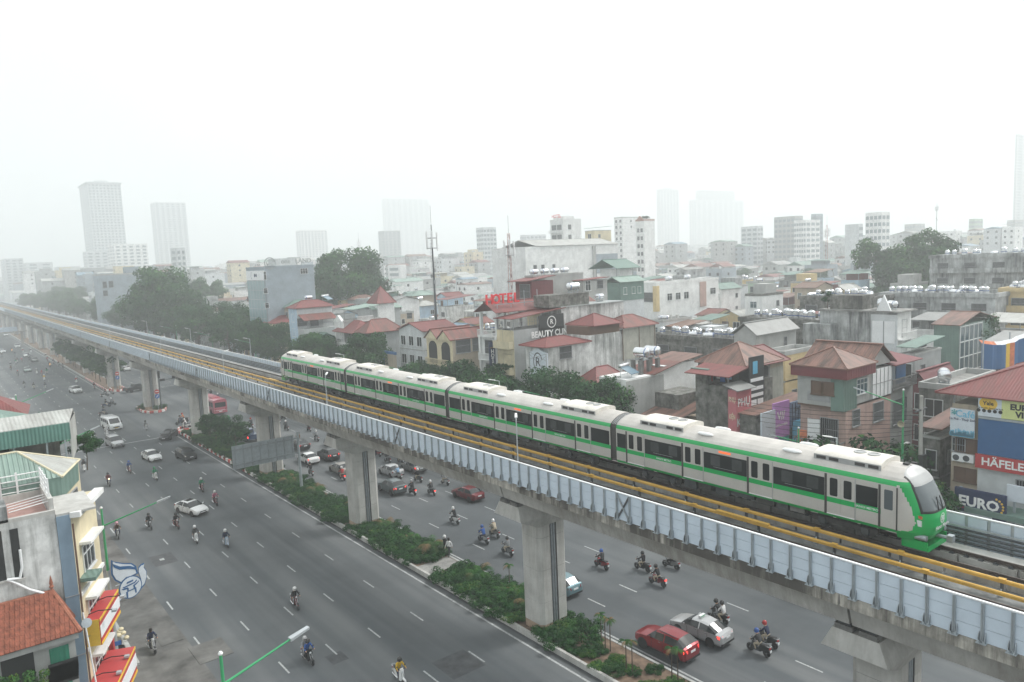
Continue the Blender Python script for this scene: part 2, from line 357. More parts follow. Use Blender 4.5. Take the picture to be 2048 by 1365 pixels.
far.box(xb-.03,xb+.03,420,VY1,12.3,13.82,'panel_blue'); far.box(-xb-.03,-xb+.03,420,VY1,12.3,13.82,'panel_blue')
tag(far.build('far_barrier',via),kind='stuff')
b=MB(); 
for a,c in zip(ys,ys[1:]):
    if c-a>1:
        b=MB(); b.box(xb-.06,xb+.05,a,c-.03,13.83,13.885,'cap_white'); b.build('barrier_coping',via)
        b=MB(); b.box(-xb-.05,-xb+.06,a,c-.03,13.83,13.885,'cap_white'); b.build('barrier_coping',via)
br=MB()
for s in (-1,1): br.hexa([(-.1,-s*.46-.05,12.34),(-.05,-s*.46-.05,12.34),(-.05,-s*.46+.05,12.34),(-.1,-s*.46+.05,12.34),(-.1,s*.46-.05,13.8),(-.05,s*.46-.05,13.8),(-.05,s*.46+.05,13.8),(-.1,s*.46+.05,13.8)],'steel' if s>0 else 'steel_dark')
BR=br.mesh('cross_brace')
for y in [27.2,52.7,80.6,108.5,137,171,206]+[206+33*i for i in range(1,7)]:
    j=round((y-VY0)/PIT-.5); inst('cross_brace',BR,via,(xb,VY0+(j+.5)*PIT,0))
# cable pipes and walkway inside the right barrier
b=MB()
for i,z in enumerate((12.55,12.75,12.95,13.15)): b.tube((4.34,VY0,z),(4.34,VY1,z),.055,'steel_dark',n=6)
b.build('cable_pipes',via)
b=MB(); b.box(2.95,3.95,VY0,VY1,12.03,12.55,'concrete_pale'); b.build('cable_trough',via)
b=MB(); b.box(-3.95,-3.3,VY0,VY1,12.03,12.5,'concrete_pale'); b.build('cable_trough',via)
b=MB(); b.box(4.2,4.28,VY0,VY1,13.28,13.36,'galv'); b.build('inner_rail',via)
# bed
b=MB(); b.box(-3.2,2.9,VY0,VY1,12.021,12.06,'track_bed'); b.build('track_bed',via)
# tracks
pl=MB(); pl.box(-.19,.19,-1.15,1.15,0,.36,'concrete'); PL=pl.mesh('plinth')
fs=MB(); fs.box(-.17,.17,-.1,.1,0,.05,'steel_dark'); fs.box(-.13,-.06,-.05,.05,.05,.1,'steel_dark'); fs.box(.06,.13,-.05,.05,.05,.1,'steel_dark'); FS=fs.mesh('rail_fastening')
for cx,lab in ((TR,'steel railway track carrying the green train'),(TL,'empty steel railway track beside the road-side barrier')):
    tr=thing('railway_track',lab,'railway track',(cx,0,12.06))
    for s in (-1,1):
        b=MB(); x=s*.7535
        b.prism([(x-.07,.42),(x+.07,.42),(x+.07,.44),(x+.012,.46),(x+.012,.55),(x+.036,.56),(x+.036,.59),(x-.036,.59),(x-.036,.56),(x-.012,.55),(x-.012,.46),(x-.07,.44)],VY0,VY1,'rail_steel'); b.build('rail',tr)
        y=0; 
        while y<130:
            inst('plinth',PL,tr,(x,y,0)); 
            if s>0 or cx==TR:
                for d in (-.9,-.3,.3,.9):
                    if y<34: inst('rail_fastening',FS,tr,(x,y+d,.365))
            y+=2.42
        b=MB(); b.box(x-.19,x+.19,130,VY1,0,.36,'concrete'); b.box(x-.19,x+.19,VY0,-1.2,0,.36,'concrete'); b.build('plinth_line',tr)
# yellow covered power rails on brackets
bk=MB(); bk.box(-.06,.06,-.05,.05,0,.62,'steel_dark'); bk.box(-.2,.06,-.09,.09,0,.05,'steel'); bk.prism([(-.2,.05),(-.05,.05),(-.05,.35)],-.03,.03,'steel'); BK=bk.mesh('bracket')
bk=MB(); bk.box(-.1,.1,-.14,.14,.6,.77,'yellow'); BC=bk.mesh('bracket_cover')
for x,lab,ph in ((32.72,'yellow covered power rail on steel brackets, next to the empty track',1.0),(34.0,'yellow covered power rail on steel brackets, close beside the train',2.6)):
    t=thing('power_rail',lab,'power rail',(x,0,12.06))
    b=MB(); b.prism([(-.075,.58),(.075,.58),(.075,.69),(.04,.74),(-.04,.74),(-.075,.69)],VY0,VY1,'yellow'); b.build('cover',t)
    y=ph
    while y<240: inst('bracket',BK,t,(0,y,0)); inst('bracket_cover',BC,t,(0,y,0)); y+=4.1
    b=MB(); b.box(-.12,.12,-1.6,1.6,.6,.8,'yellow'); b.build('joint_cover',t,loc=(0,22.5 if x<33 else 93,0))
for x,y in ((31.9,14.5),(32.1,60)):
    b=MB(); b.lathe([(.28,0),(.28,.08),(.2,.1)],'steel_dark',c=(0,0,0)); tag(b.build('manhole_cover',loc=(x,y,12.06)),'dark round drain cover in the stained track bed','drain cover','drain covers in the track bed')
# lamp posts on the railway
def via_lamp(x,y,rz,lab):
    t=thing('lamp_post',lab,'lamp post',(x,y,12.3),rz,'small white lamps standing on the railway')
    b=MB(); b.tube((0,0,0),(0,0,4.3),.05,'lamp_grey',r1=.035); b.box(-.1,.1,-.1,.1,0,.06,'galv'); b.build('pole',t)
    b=MB(); b.tube((0,0,4.28),(.55,0,4.42),.025,'lamp_grey'); b.build('arm',t)
    b=MB(); b.hexa([(.35,-.09,4.36),(.95,-.07,4.5),(.95,.07,4.5),(.35,.09,4.36),(.35,-.09,4.42),(.95,-.07,4.55),(.95,.07,4.55),(.35,.09,4.42)],'white'); b.build('lamp_head',t)
for y in (6.5,36.9,66,97,129,171,215): via_lamp(29.12,y,.9 if y<80 else .3,'slim white lamp post on the road-side edge of the railway')
for y in (20,50,80,112,144,178,248): via_lamp(37.8,y,PI-.3,'slim white lamp post on the house-side edge of the railway')
# ================================================================ train
for n,c,k in (('car_silver',(.52,.51,.48),dict(rough=.42,metal=.25,var=.07,vs=.6)),('car_green',(.002,.36,.085),dict(rough=.35,var=.05,vs=1,coat=.3)),
 ('car_roof',(.52,.5,.47),dict(rough=.6,var=.12,vs=.8,streak=.3,sc_=(.3,.28,.25))),('ac_top',(.72,.69,.63),dict(rough=.6,var=.15,vs=1.2)),('ac_side',(.4,.41,.41),dict(rough=.5,metal=.3,var=.1)),
 ('vent_white',(.8,.82,.82),dict(rough=.45,var=.05)),('bellows',(.06,.058,.055),dict(rough=.8,var=.2,vs=4)),('under',(.05,.05,.05),dict(rough=.75,var=.4,vs=2.5)),
 ('car_window',(.018,.021,.022),dict(rough=.07,var=0,spec=.5)),('led',(.85,.16,.05),dict(rough=.5,var=0,emit=.35)),('glimpse_pale',(.06,.066,.066),dict(rough=.12,var=.3,vs=.7)),('screen',(.09,.11,.12),dict(rough=.06,var=0,spec=.7))): mat(n,c,**k)
SEC=[(1.32,.85,'car_green'),(1.4,1.01,'car_silver'),(1.4,1.61,'car_green'),(1.4,1.87,'car_silver'),(1.4,3.08,'car_green'),(1.37,3.2,'car_green'),(1.3,3.31,'car_roof'),(1.18,3.43,'car_roof'),(.9,3.6,'car_roof'),(.5,3.75,'car_roof'),(0,3.82,None)]
def shell(y0,y1):
    b=MB(); n=max(1,round((y1-y0)/2.4)); Y=[y0+(y1-y0)*i/n for i in range(n+1)]
    for s in (1,-1):
        for (x0,z0,m),(x1,z1,_) in zip(SEC,SEC[1:]):
            for a,c in zip(Y,Y[1:]):
                p=[(s*x0,a,z0),(s*x0,c,z0),(s*x1,c,z1),(s*x1,a,z1)]; b.poly(p if s>0 else p[::-1],m)
    full=[(x,z) for x,z,_ in SEC]+[(-x,z) for x,z,_ in SEC[::-1][1:]]
    b.poly([(x,y0,z) for x,z in full],'bellows'); b.poly([(x,y1,z) for x,z in full[::-1]],'bellows')
    b.poly([(-1.32,y0,.85),(-1.32,y1,.85),(1.32,y1,.85),(1.32,y0,.85)],'under')
    return b
def rbox(b,x,y0,y1,z0,z1,r,t,m):
    """thin rounded plate on the side wall at x (outward sign of x)"""
    p=[]
    for cx,cz,a0 in ((y1-r,z1-r,0),(y0+r,z1-r,90),(y0+r,z0+r,180),(y1-r,z0+r,270)):
        for k in range(4): a=math.radians(a0+30*k); p.append((cx+r*math.cos(a),cz+r*math.sin(a)))
    s=1 if x>0 else -1
    b.prism(p if s>0 else p[::-1],x,x+s*t,m,axis='x')
def ac_mesh():
    b=MB(); L=1.7; w=.98
    arc=[(-w,.0),(-w,.26),(-w+.08,.34),(-.5,.44),(0,.47),(.5,.44),(w-.08,.34),(w,.26),(w,.0)]
    b.prism(arc[::-1],-L,L,'ac_top')
    for s in (-1,1):
        b.box(s*w-.012,s*w+.012,-L,L,-.05,.25,'ac_side')
        for k in range(5):
            if k!=2: b.box(s*(w+.012)-.006,s*(w+.012)+.006,-L+.12+k*.66,-L+.62+k*.66,.04,.2,'under')
    for y in (-.9,-.2): b.lathe([(.3,.455),(.3,.5),(.2,.5),(.19,.47)],'ac_side',n=14,c=(0,y,0))
    return b.mesh('roof_unit',smooth=40)
ACM=ac_mesh()
b=MB(); b.lathe([(.05,0),(.26,.02),(.3,.09),(.24,.16),(.05,.18)],'vent_white',n=12); VM=b.mesh('roof_vent',smooth=50); VM.transform(Matrix.Diagonal((.55,1.9,1,1)))
b=MB()
for y in (-1.1,1.1):
    for x in (-.75,.75): b.tube((x-.06,y,.42),(x+.06,y,.42),.42,'under',n=18)
b.box(-1.0,-.85,-1.7,1.7,.35,.62,'under'); b.box(.85,1.0,-1.7,1.7,.35,.62,'under'); b.box(-.9,.9,-.3,.3,.4,.8,'under')
for s in (-1,1):
    for y in (-1.1,1.1): b.box(s*1.02-.1,s*1.02+.1,y-.18,y+.18,.28,.6,'steel_dark')
BOG=b.mesh('bogie')
b=MB()
r_=R(4); y=-3.9
while y<3.6:
    w=r_.uniform(.6,1.5); h=r_.uniform(.28,.55)
    for s in (-1,1): b.box(s*.8-.38,s*.8+.38,y,y+w,.85-h,.849,r_.choice(['under','under','steel_dark','concrete_dark']))
    y+=w+r_.uniform(.1,.35)
b.box(-.55,.55,-3.9,3.9,.6,.84,'under'); UND=b.mesh('underframe')
def plate(name,x,y0,y1,z0,z1,r,t,m): b=MB(); rbox(b,x,y0,y1,z0,z1,r,t,m); return b.mesh(name,smooth=30)
_pc={}
def side_plate(car,name,y0,y1,z0,z1,r,t,m,xo=1.4):
    for s in (1,-1):
        k=(name,round(y1-y0,3),z0,z1,s,m,xo)
        if k not in _pc: _pc[k]=plate(name,s*xo,-(y1-y0)/2,(y1-y0)/2,z0,z1,r,t,m)
        inst(name,_pc[k],car,(0,(y0+y1)/2,0))
def fit_side(car,doors,wins):
    for c in doors:
        for q in (-1,1):
            a,e=(c-.7,c-.01) if q<0 else (c+.01,c+.7)
            for s in (1,-1):
                k=('leaf',s)
                if k not in _pc:
                    b=MB()
                    for z0,z1,m in ((1.05,1.61,'car_silver'),(1.61,1.87,'car_green'),(1.87,3.0,'car_silver')): b.box(min(s*1.4,s*1.414),max(s*1.4,s*1.414),-.345,.345,z0,z1,m)
                    _pc[k]=b.mesh('door')
                inst('door',_pc[k],car,(0,(a+e)/2,0))
            side_plate(car,'door_window',(a+e)/2-.2,(a+e)/2+.2,1.95,2.86,.07,.006,'car_window',1.4145)
        side_plate(car,'door_frame',c+.71,c+.83,.98,3.03,.01,.02,'bellows'); side_plate(car,'door_frame',c-.75,c-.71,.98,3.03,.01,.015,'ac_side')
        side_plate(car,'door_step',c-.7,c+.7,1.0,1.045,.005,.03,'vent_white')
    for a,e in wins: side_plate(car,'window',a,e,1.87,2.8,.03,.008,'car_window')
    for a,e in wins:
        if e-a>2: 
            for q_ in (-.28,.22): side_plate(car,'opposite_window_glimpse',(a+e)/2+q_*(e-a)-.32,(a+e)/2+q_*(e-a)+.32,2.1,2.7,.05,.003,'glimpse_pale',1.4085)  # added plates: daylight of the opposite windows put into a paler colour
            side_plate(car,'window_rim',(a+e)/2-.75,(a+e)/2+.75,2.02,2.035,.004,.012,'ac_side')
def extras(car,ac,vents,bog,led,txt):
    for y in ac: inst('roof_unit',ACM,car,(0,y,3.56))
    for y in vents:
        for s in (-1,1): inst('roof_vent',VM,car,(s*.85,y,3.6))
    for y in bog: inst('bogie',BOG,car,(0,y,0))
    inst('underframe',UND,car,(0,(bog[0]+bog[1])/2,0))
    for y in led: side_plate(car,'destination_display',y-.4,y+.4,2.9,3.02,.02,.008,'led')
    for y in txt:
        text('HANOI METRO',.17,'cap_white',(-1.404,y,1.735),FACE_X,car,bold=.01); text('HANOI METRO',.17,'cap_white',(1.404,y,1.735),PI/2,car,bold=.01)
train=thing('train','silver and green metro train of four carriages running on the viaduct','train',(TR,0,RZ))
def mid_car(yc,m=None):
    car=inst('carriage',m or shell(-9.55,9.55).mesh('carriage',smooth=25),train,(0,yc,0))
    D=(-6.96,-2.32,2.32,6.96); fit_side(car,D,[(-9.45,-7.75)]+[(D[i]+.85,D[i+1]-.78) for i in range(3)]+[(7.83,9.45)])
    extras(car,(-6.1,6.1),(-2.8,2.8),(-6.3,6.3),(.1,),(-4.6,4.6)); return car
M1=mid_car(43.06); mid_car(62.7,M1.data)
def end_car(y_gap,flip):
    """local y runs from the gap (0) towards the nose (negative y)"""
    car=inst('carriage',shell(-18.0,-.27).mesh('carriage',smooth=25),train,(0,y_gap,0),PI if flip else 0)
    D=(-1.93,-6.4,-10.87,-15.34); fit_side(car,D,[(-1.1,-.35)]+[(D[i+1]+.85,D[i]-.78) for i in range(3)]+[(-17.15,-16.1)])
    side_plate(car,'cab_door',-18.0,-17.3,1.05,3.0,.03,.012,'car_silver'); side_plate(car,'cab_window',-17.85,-17.45,1.9,2.85,.05,.006,'screen',1.4125); side_plate(car,'door_frame',-17.28,-17.18,.98,3.03,.01,.02,'bellows'); side_plate(car,'door_frame',-18.06,-18.0,.98,3.03,.01,.02,'bellows')
    extras(car,(-3.7,-15.4),(-6.9,-12.4),(-3.5,-15.3),(-8.6,),(-4.2,-16.6))
    # nose
    Z=[.62,.75,.9,1.05,1.2,1.4,1.6,1.75,1.9,2.05,2.2,2.4,2.6,2.8,3.0,3.15,3.28,3.4,3.52,3.64,3.74,3.82]
    def lut(t,x):
        for (a,p),(c,q) in zip(t,t[1:]):
            if x<=c: return p+(q-p)*(x-a)/(c-a)
        return t[-1][1]
    df=lambda z: lut([(.6,1.12),(.9,1.34),(1.3,1.45),(1.7,1.44),(2.0,1.38),(2.4,1.2),(2.8,.98),(3.2,.72),(3.5,.48),(3.7,.24),(3.83,.06)],z)
    wf=lambda z: lut([(.6,1.2),(.85,1.32),(1.01,1.4),(3.08,1.4),(3.2,1.37),(3.31,1.3),(3.43,1.18),(3.6,.9),(3.75,.5),(3.83,.02)],z)
    Z=sorted(set(Z+[(a+c)/2 for a,c in zip(Z,Z[1:])]+[a+(c-a)*q for a,c in zip(Z,Z[1:]) for q in (.25,.75)])); NU=90; P=[]
    for z in Z:
        row=[]
        for i in range(NU+1):
            u=-1+2*i/NU; u=math.copysign(abs(u)**.75,u); row.append((wf(z)*u,-18.0-df(z)*max(0,1-abs(u)**3.4)**.62,z))
        P.append(row)
    bodies={'nose':MB(),'windscreen':MB()}
    for j in range(len(Z)-1):
        for i in range(NU):
            q=[P[j][i],P[j][i+1],P[j+1][i+1],P[j+1][i]]; c=sum((Vector(p) for p in q),Vector())/4; d=-18-c.y; ax=abs(c.x)
            sl=lut([(1.0,.0),(1.08,.62),(1.5,.8),(2.2,.6),(3.0,.2),(3.2,.0)],c.z) if c.z<3.2 else 0
            m='car_green'; k='nose'
            if c.z>1.95 and ax<1.12-.12*max(0,c.z-2.9) and d>.42-.5*max(0,c.z-2.95):
                k='windscreen'; m='screen'
                if c.z<2.06 or ax>1.03-.12*max(0,c.z-2.9): m='black'
                elif c.z>3.1: m='ac_side'
            elif d<sl: m='car_silver'
            elif c.z>3.31 and d<.4: m='car_roof'
            bodies[k].poly(q,m)
    for k,v in bodies.items(): v.build(k,car,smooth=60)
    b=MB(); b.box(-1.0,1.0,-19.2,-18.2,.25,.3,'car_green')
    for s in (-1,1): b.hexa([(s*1.0-.03,-19.25,.2),(s*1.0+.03,-19.25,.2),(s*1.0+.03,-18.1,.2),(s*1.0-.03,-18.1,.2),(s*1.0-.03,-19.25,.62),(s*1.0+.03,-19.25,.62),(s*1.0+.03,-18.1,.62),(s*1.0-.03,-18.1,.62)],'car_green')
    b.box(-1.03,1.03,-19.28,-19.24,.18,.42,'car_green'); b.build('deflector',car)
    b=MB(); b.tube((0,-18.6,.72),(0,-19.85,.72),.09,'steel'); b.box(-.16,.16,-19.95,-19.7,.56,.88,'steel'); b.build('coupler',car)
    for s in (-1,1):
        b=MB(); b.tube((s*1.0,-18.7,.8),(s*1.0,-19.2,.8),.13,'steel',n=12); b.build('buffer',car)
        y=-18-df(1.6)*max(0,1-.8**3.4)**.62
        b=MB(); rb=[(s*1.05,1.66),(s*1.16,1.72),(s*1.17,1.86),(s*1.06,1.81)]; b.prism(rb,y-.05,y+.25,mat('lamp_orange',(.6,.12,.06),rough=.3,var=0)); b.build('tail_light',car)
        b=MB(); b.prism([(s*1.0,1.3),(s*1.18,1.36),(s*1.2,1.66),(s*1.02,1.58)],y-.04,y+.25,'lamp_clear'); b.build('headlight',car)
        b=MB(); b.tube((s*.22,-19.38,2.02),(s*.15,-19.24,2.6),.025,'black'); b.build('wiper',car)
    # round emblem and name on the nose
    b=MB(); yy=-18-1.46
    for k in range(24):
        a0,a1=2*PI*k/24,2*PI*(k+1)/24
        for r0,r1 in ((.2,.235),): b.poly([(r0*math.cos(a0),yy,1.62+r0*math.sin(a0)),(r1*math.cos(a0),yy,1.62+r1*math.sin(a0)),(r1*math.cos(a1),yy,1.62+r1*math.sin(a1)),(r0*math.cos(a1),yy,1.62+r0*math.sin(a1))],'cap_white')
    for w,z0,z1 in ((.15,1.7,1.73),(.12,1.62,1.65),(.15,1.54,1.57)): b.box(-w,w,yy-.003,yy+.003,z0,z1,'cap_white')
    for x in (-.07,.07): b.box(x-.018,x+.018,yy-.004,yy+.002,1.45,1.72,'cap_white')
    b.build('emblem',car)
    text('Hanoi Metro',.27,'cap_white',(0,yy-.004,1.26),0,car,bold=.012)
    b=MB(); b.box(-.12,.12,-17.95,-17.7,3.78,3.9,'black'); b.box(.5,.7,-18.05,-17.8,3.65,3.82,'black'); b.build('roof_antenna',car)
    return car
end_car(33.25,False); end_car(72.5,True)
for y in (33.24,52.88,72.51):
    b=MB(); sec=[(x*.93,z-.03 if z>3 else z) for x,z,_ in SEC]; full=sec+[(-x,z) for x,z in sec[::-1][1:]]
    b.prism(full[::-1],y-.35,y+.35,'bellows'); 
    sec2=[(x*.955,z-.02) for x,z,_ in SEC if z>3.2]; 
    for k in range(4):
        yy=y-.2+.13*k
        for (x0,z0),(x1,z1) in zip(sec2,sec2[1:]):
            for s in (-1,1): p=[(s*x0,yy,z0),(s*x0,yy+.06,z0),(s*x1,yy+.06,z1),(s*x1,yy,z1)]; b.poly(p if s>0 else p[::-1],'ac_side')
    b.build('gangway',train)
# ================================================================ cars
def paint(n,c,rough=.28,metal=.35): return mat('paint_'+n,c,rough=rough,metal=0 if n in('white','cream','black','pink') else metal,var=.03,vs=2,coat=.6)
for n,c in (('white',(.82,.83,.83)),('silver',(.48,.49,.5)),('grey',(.2,.205,.2)),('beige grey',(.3,.28,.25)),('black',(.012,.013,.015)),('red',(.25,.012,.02)),('dark red',(.16,.01,.016)),('teal',(.16,.27,.31)),('green grey',(.08,.11,.115)),('pale green',(.25,.32,.3)),('blue',(.03,.06,.14)),('pink',(.5,.14,.18)),('cream',(.6,.55,.42)),('blue white',(.4,.5,.62)),('green',(.02,.22,.08)),('orange',(.6,.14,.02))): paint(n,c)
def wheel_mesh(r,w):
    b=MB(); q=Quaternion((0,1,0),PI/2)
    b.lathe([(r*.62,-w/2),(r*.93,-w/2),(r,-w*.35),(r,w*.35),(r*.93,w/2),(r*.62,w/2),(r*.6,w*.3),(r*.6,-w*.3)],'rubber',n=20,q=q)
    return b.mesh('tyre',smooth=40)
def rim_mesh(r,w):
    b=MB(); q=Quaternion((0,1,0),PI/2); b.lathe([(r*.62,-w*.3),(r*.62,w*.3)],'steel_dark',n=16,q=q)
    for s in (-1,1):
        for k in range(5):
            a=2*PI*k/5; d=Vector((0,math.cos(a),math.sin(a))); e=Vector((0,-math.sin(a),math.cos(a)))
            p=[]
            for x in (s*w*.31,s*w*.42):
                p+=[Vector((x,0,0))+e*(-r*.1),Vector((x,0,0))+d*r*.6-e*r*.12,Vector((x,0,0))+d*r*.6+e*r*.12,Vector((x,0,0))+e*r*.1]
            b.hexa(p,'chrome')
        b.tube((s*w*.3,0,0),(s*w*.45,0,0),r*.16,'chrome',n=10)
    return b.mesh('rim')
def car_proto(kind):
    """builds one car with its parts, nose towards +y; returns the Empty"""
    # stations: y, halfwidth, zlow, zbelt, zroof(None: bonnet), roof halfwidth
    T={'sedan':([(2.2,.62,.34,.58,0,0),(2.12,.76,.24,.68,0,0),(1.75,.85,.22,.79,0,0),(1.05,.875,.22,.93,0,0),(.32,.88,.22,.96,1.40,.58),(-.33,.88,.22,.97,1.46,.6),(-.42,.88,.22,.97,1.46,.6),(-1.05,.875,.22,.99,1.4,.57),(-1.72,.86,.23,1.02,0,0),(-2.08,.8,.26,1.0,0,0),(-2.2,.68,.36,.82,0,0)],3,8,(1.32,-1.32),.31),
       'hatch':([(1.85,.6,.34,.6,0,0),(1.78,.74,.24,.72,0,0),(1.45,.82,.22,.86,0,0),(.95,.84,.22,.97,0,0),(.3,.845,.22,1.0,1.46,.58),(-.3,.845,.22,1.01,1.5,.6),(-.38,.845,.22,1.01,1.5,.6),(-1.2,.84,.22,1.03,1.45,.56),(-1.68,.82,.24,1.06,0,0),(-1.8,.76,.28,1.0,0,0),(-1.86,.66,.36,.8,0,0)],3,8,(1.18,-1.2),.29),
       'suv':([(2.15,.64,.4,.74,0,0),(2.06,.8,.3,.86,0,0),(1.6,.9,.27,.98,0,0),(.95,.915,.27,1.07,0,0),(.3,.92,.27,1.1,1.6,.64),(-.4,.92,.27,1.11,1.66,.66),(-.5,.92,.27,1.11,1.66,.66),(-1.45,.91,.27,1.14,1.61,.62),(-1.98,.89,.29,1.18,0,0),(-2.1,.84,.33,1.1,0,0),(-2.18,.74,.42,.86,0,0)],3,8,(1.32,-1.34),.36),
       'mpv':([(2.25,.62,.38,.72,0,0),(2.16,.78,.28,.84,0,0),(1.75,.87,.25,.95,0,0),(1.2,.885,.25,1.05,0,0),(.45,.89,.25,1.09,1.68,.66),(-.35,.89,.25,1.1,1.75,.69),(-.45,.89,.25,1.1,1.75,.69),(-1.85,.885,.25,1.13,1.7,.66),(-2.15,.87,.27,1.16,0,0),(-2.22,.84,.3,1.08,0,0),(-2.28,.74,.4,.85,0,0)],3,8,(1.4,-1.38),.33)}
    st,c0,c1,wh,wr=T[kind]
    t=bpy.data.objects.new('car',None); COL.objects.link(t)
    rows=[]
    for y,w,zl,zb,zr,rw in st:
        if zr: p=[(w*.88,zl),(w,zl+.16),(w*1.0,(zl+zb)/2+.05),(w*.965,zb),(rw*1.06,zr-.09),(rw*.8,zr-.02),(0,zr)]
        else: p=[(w*.88,zl),(w,zl+.16),(w*1.0,(zl+zb)/2+.05),(w*.955,zb-.03),(w*.86,zb+.0),(w*.5,zb+.03),(0,zb+.04)]
        rows.append([(x,y,z) for x,z in p])
    G={'body':MB(),'windscreen':MB(),'side_window':MB(),'rear_window':MB()}
    for j in range(len(rows)-1):
        cab=bool(st[j][4] or st[j+1][4]); front=cab and not st[j][4]; rear=cab and not st[j+1][4]; pillar=cab and abs(st[j][0]-st[j+1][0])<.15
        for i in range(6):
            for s in (1,-1):
                q=[rows[j][i],rows[j][i+1],rows[j+1][i+1],rows[j+1][i]]; q=[(s*x,y,z) for x,y,z in q]; q=q if s<0 else q[::-1]
                k,m='body','P'
                if cab and not pillar:
                    if i==3: k,m='side_window','glass_dark'
                    elif front and i>3: k,m='windscreen','glass_dark'
                    elif rear and i>3: k,m='rear_window','glass_dark'
                G[k].poly(q,MATS['paint_white'] if m=='P' else m)
    for e in (0,-1):
        r=rows[e]; p=[(x,y,z) for x,y,z in r]+[(-x,y,z) for x,y,z in r[::-1][1:]]; G['body'].poly(p if e==0 else p[::-1],MATS['paint_white'])
    r0=[rows[j][0] for j in range(len(rows))]; G['body'].poly([(x,y,z) for x,y,z in r0]+[(-x,y,z) for x,y,z in r0[::-1]],'under')
    for a in G.values(): a.mats.sort(key=lambda m:0) if False else None
    for k,b in G.items():
        if k=='side_window':
            for s in (1,-1):
                c=MB()
                for f in b.f:
                    if (sum(b.v[i][0] for i in f)>0)==(s>0): c.poly([b.v[i] for i in f],'glass_dark')
                c.build(k,t,smooth=30)
        else: b.build(k,t,smooth=38)
    W=max(s[1] for s in st); TY,RI=wheel_mesh(wr,.2),rim_mesh(wr,.2)
    ar=MB(); ar.lathe([(wr*1.16,-.004),(wr*1.16,.004)],'black',n=20,q=Quaternion((0,1,0),PI/2)); AR=ar.mesh('wheel_arch')
    for y in wh:
        for s in (-1,1):
            # body narrows at the ends, so find the side there
            inst('wheel_arch',AR,t,(s*(W+.001),y,wr+.03)); o=inst('wheel',TY,t,(s*(W-.085),y,wr)); inst('rim',RI,o)
    yf,yr=st[0][0],st[-1][0]; f1,r1=st[1],st[-2]
    for s in (-1,1):
        b=MB(); z=f1[3]-.1; b.hexa([(s*.45,f1[0]+.055,z-.08),(s*(f1[1]+.012),f1[0]-.12,z-.05),(s*(f1[1]-.05),f1[0]-.3,z-.03),(s*.4,f1[0]-.1,z-.05),(s*.45,f1[0]+.05,z+.05),(s*(f1[1]+.005),f1[0]-.14,z+.085),(s*(f1[1]-.06),f1[0]-.32,z+.11),(s*.4,f1[0]-.12,z+.08)],'lamp_clear'); b.build('headlight',t)
        b=MB(); z=r1[3]-.17; b.hexa([(s*(r1[1]-.26),r1[0]-.09,z-.1),(s*(r1[1]+.012),r1[0]+.03,z-.08),(s*(r1[1]+.015),r1[0]+.2,z-.05),(s*(r1[1]-.26),r1[0]+.1,z-.08),(s*(r1[1]-.26),r1[0]-.07,z+.1),(s*(r1[1]+.01),r1[0]+.04,z+.1),(s*(r1[1]+.012),r1[0]+.24,z+.1),(s*(r1[1]-.26),r1[0]+.1,z+.1)],'lamp_red'); b.build('tail_light',t)
        c=st[3]; b=MB(); b.hexa([(s*(c[1]-.02),c[0]-.3,c[3]+.0),(s*(c[1]+.17),c[0]-.36,c[3]+.03),(s*(c[1]+.17),c[0]-.27,c[3]+.03),(s*(c[1]-.02),c[0]-.22,c[3]+.0),(s*(c[1]-.02),c[0]-.3,c[3]+.09),(s*(c[1]+.17),c[0]-.36,c[3]+.15),(s*(c[1]+.17),c[0]-.27,c[3]+.15),(s*(c[1]-.02),c[0]-.22,c[3]+.09)],MATS['paint_white']); b.build('mirror',t)
        for y in (-.12,-.95):
            b=MB(); b.box(s*W-.012,s*W+.018,y-.09,y+.09,st[5][3]-.13,st[5][3]-.095,'chrome'); b.build('door_handle',t)
        for y in (.55,-.375,-1.1):
            b=MB(); b.box(s*W-.01,s*W+.0025,y-.009,y+.009,.34,st[5][3]-.06,'black'); b.build('door_seam',t)
    zg=f1[3]
    b=MB(); b.box(-.38,.38,yf-.05,yf+.008,zg-.2,zg-.1,'black'); b.box(-.5,.5,yf-.06,yf+.012,zg-.36,zg-.27,'black'); b.build('grille',t)
    b=MB(); b.box(-.24,.24,yf,yf+.022,zg-.27,zg-.17,'cap_white'); b.build('number_plate',t)
    b=MB(); b.box(-.24,.24,yr-.03,yr+.05,r1[3]-.32,r1[3]-.18,'cap_white'); b.build('number_plate',t)
    b=MB(); b.box(-W*.8,W*.8,yr-.03,yr+.2,.3,.42,'black'); b.build('bumper',t)
    if kind in('suv','mpv'):
        for s in (-1,1): b=MB(); b.tube((s*.58,.1,st[5][4]-.01),(s*.58,-1.3,st[5][4]-.03),.022,'steel_dark',n=6); b.build('roof_rail',t)
    return t
def recolour(t,pm,lit=None):
    for ch in t.children:
        for sl in ch.material_slots:
            if sl.material and sl.material.name=='paint_white': sl.link='OBJECT'; sl.material=MATS[pm]
            n=ch.name.split('.')[0]
            if lit=='tail' and n=='tail_light': sl.link='OBJECT'; sl.material=MATS['lamp_red_lit']
            if lit=='head' and n=='headlight': sl.link='OBJECT'; sl.material=MATS['lamp_white_lit']
PROTO={}
def place(kind,px,py,rz,col,label,cat='car',lit=None,name='car',group=None,z=0):
    first=kind not in PROTO
    if first:
        PROTO[kind]=car_proto(kind) if kind in('sedan','hatch','suv','mpv') else globals()['proto_'+kind]()
    t=copy_tree(PROTO[kind]); t.name=name
    p=atz(px,py,z); t.location=(p.x,p.y,.012 if not z else z); t.rotation_euler=(0,0,rz)
    recolour(t,'paint_'+col,lit); tag(t,label,cat,group); return t
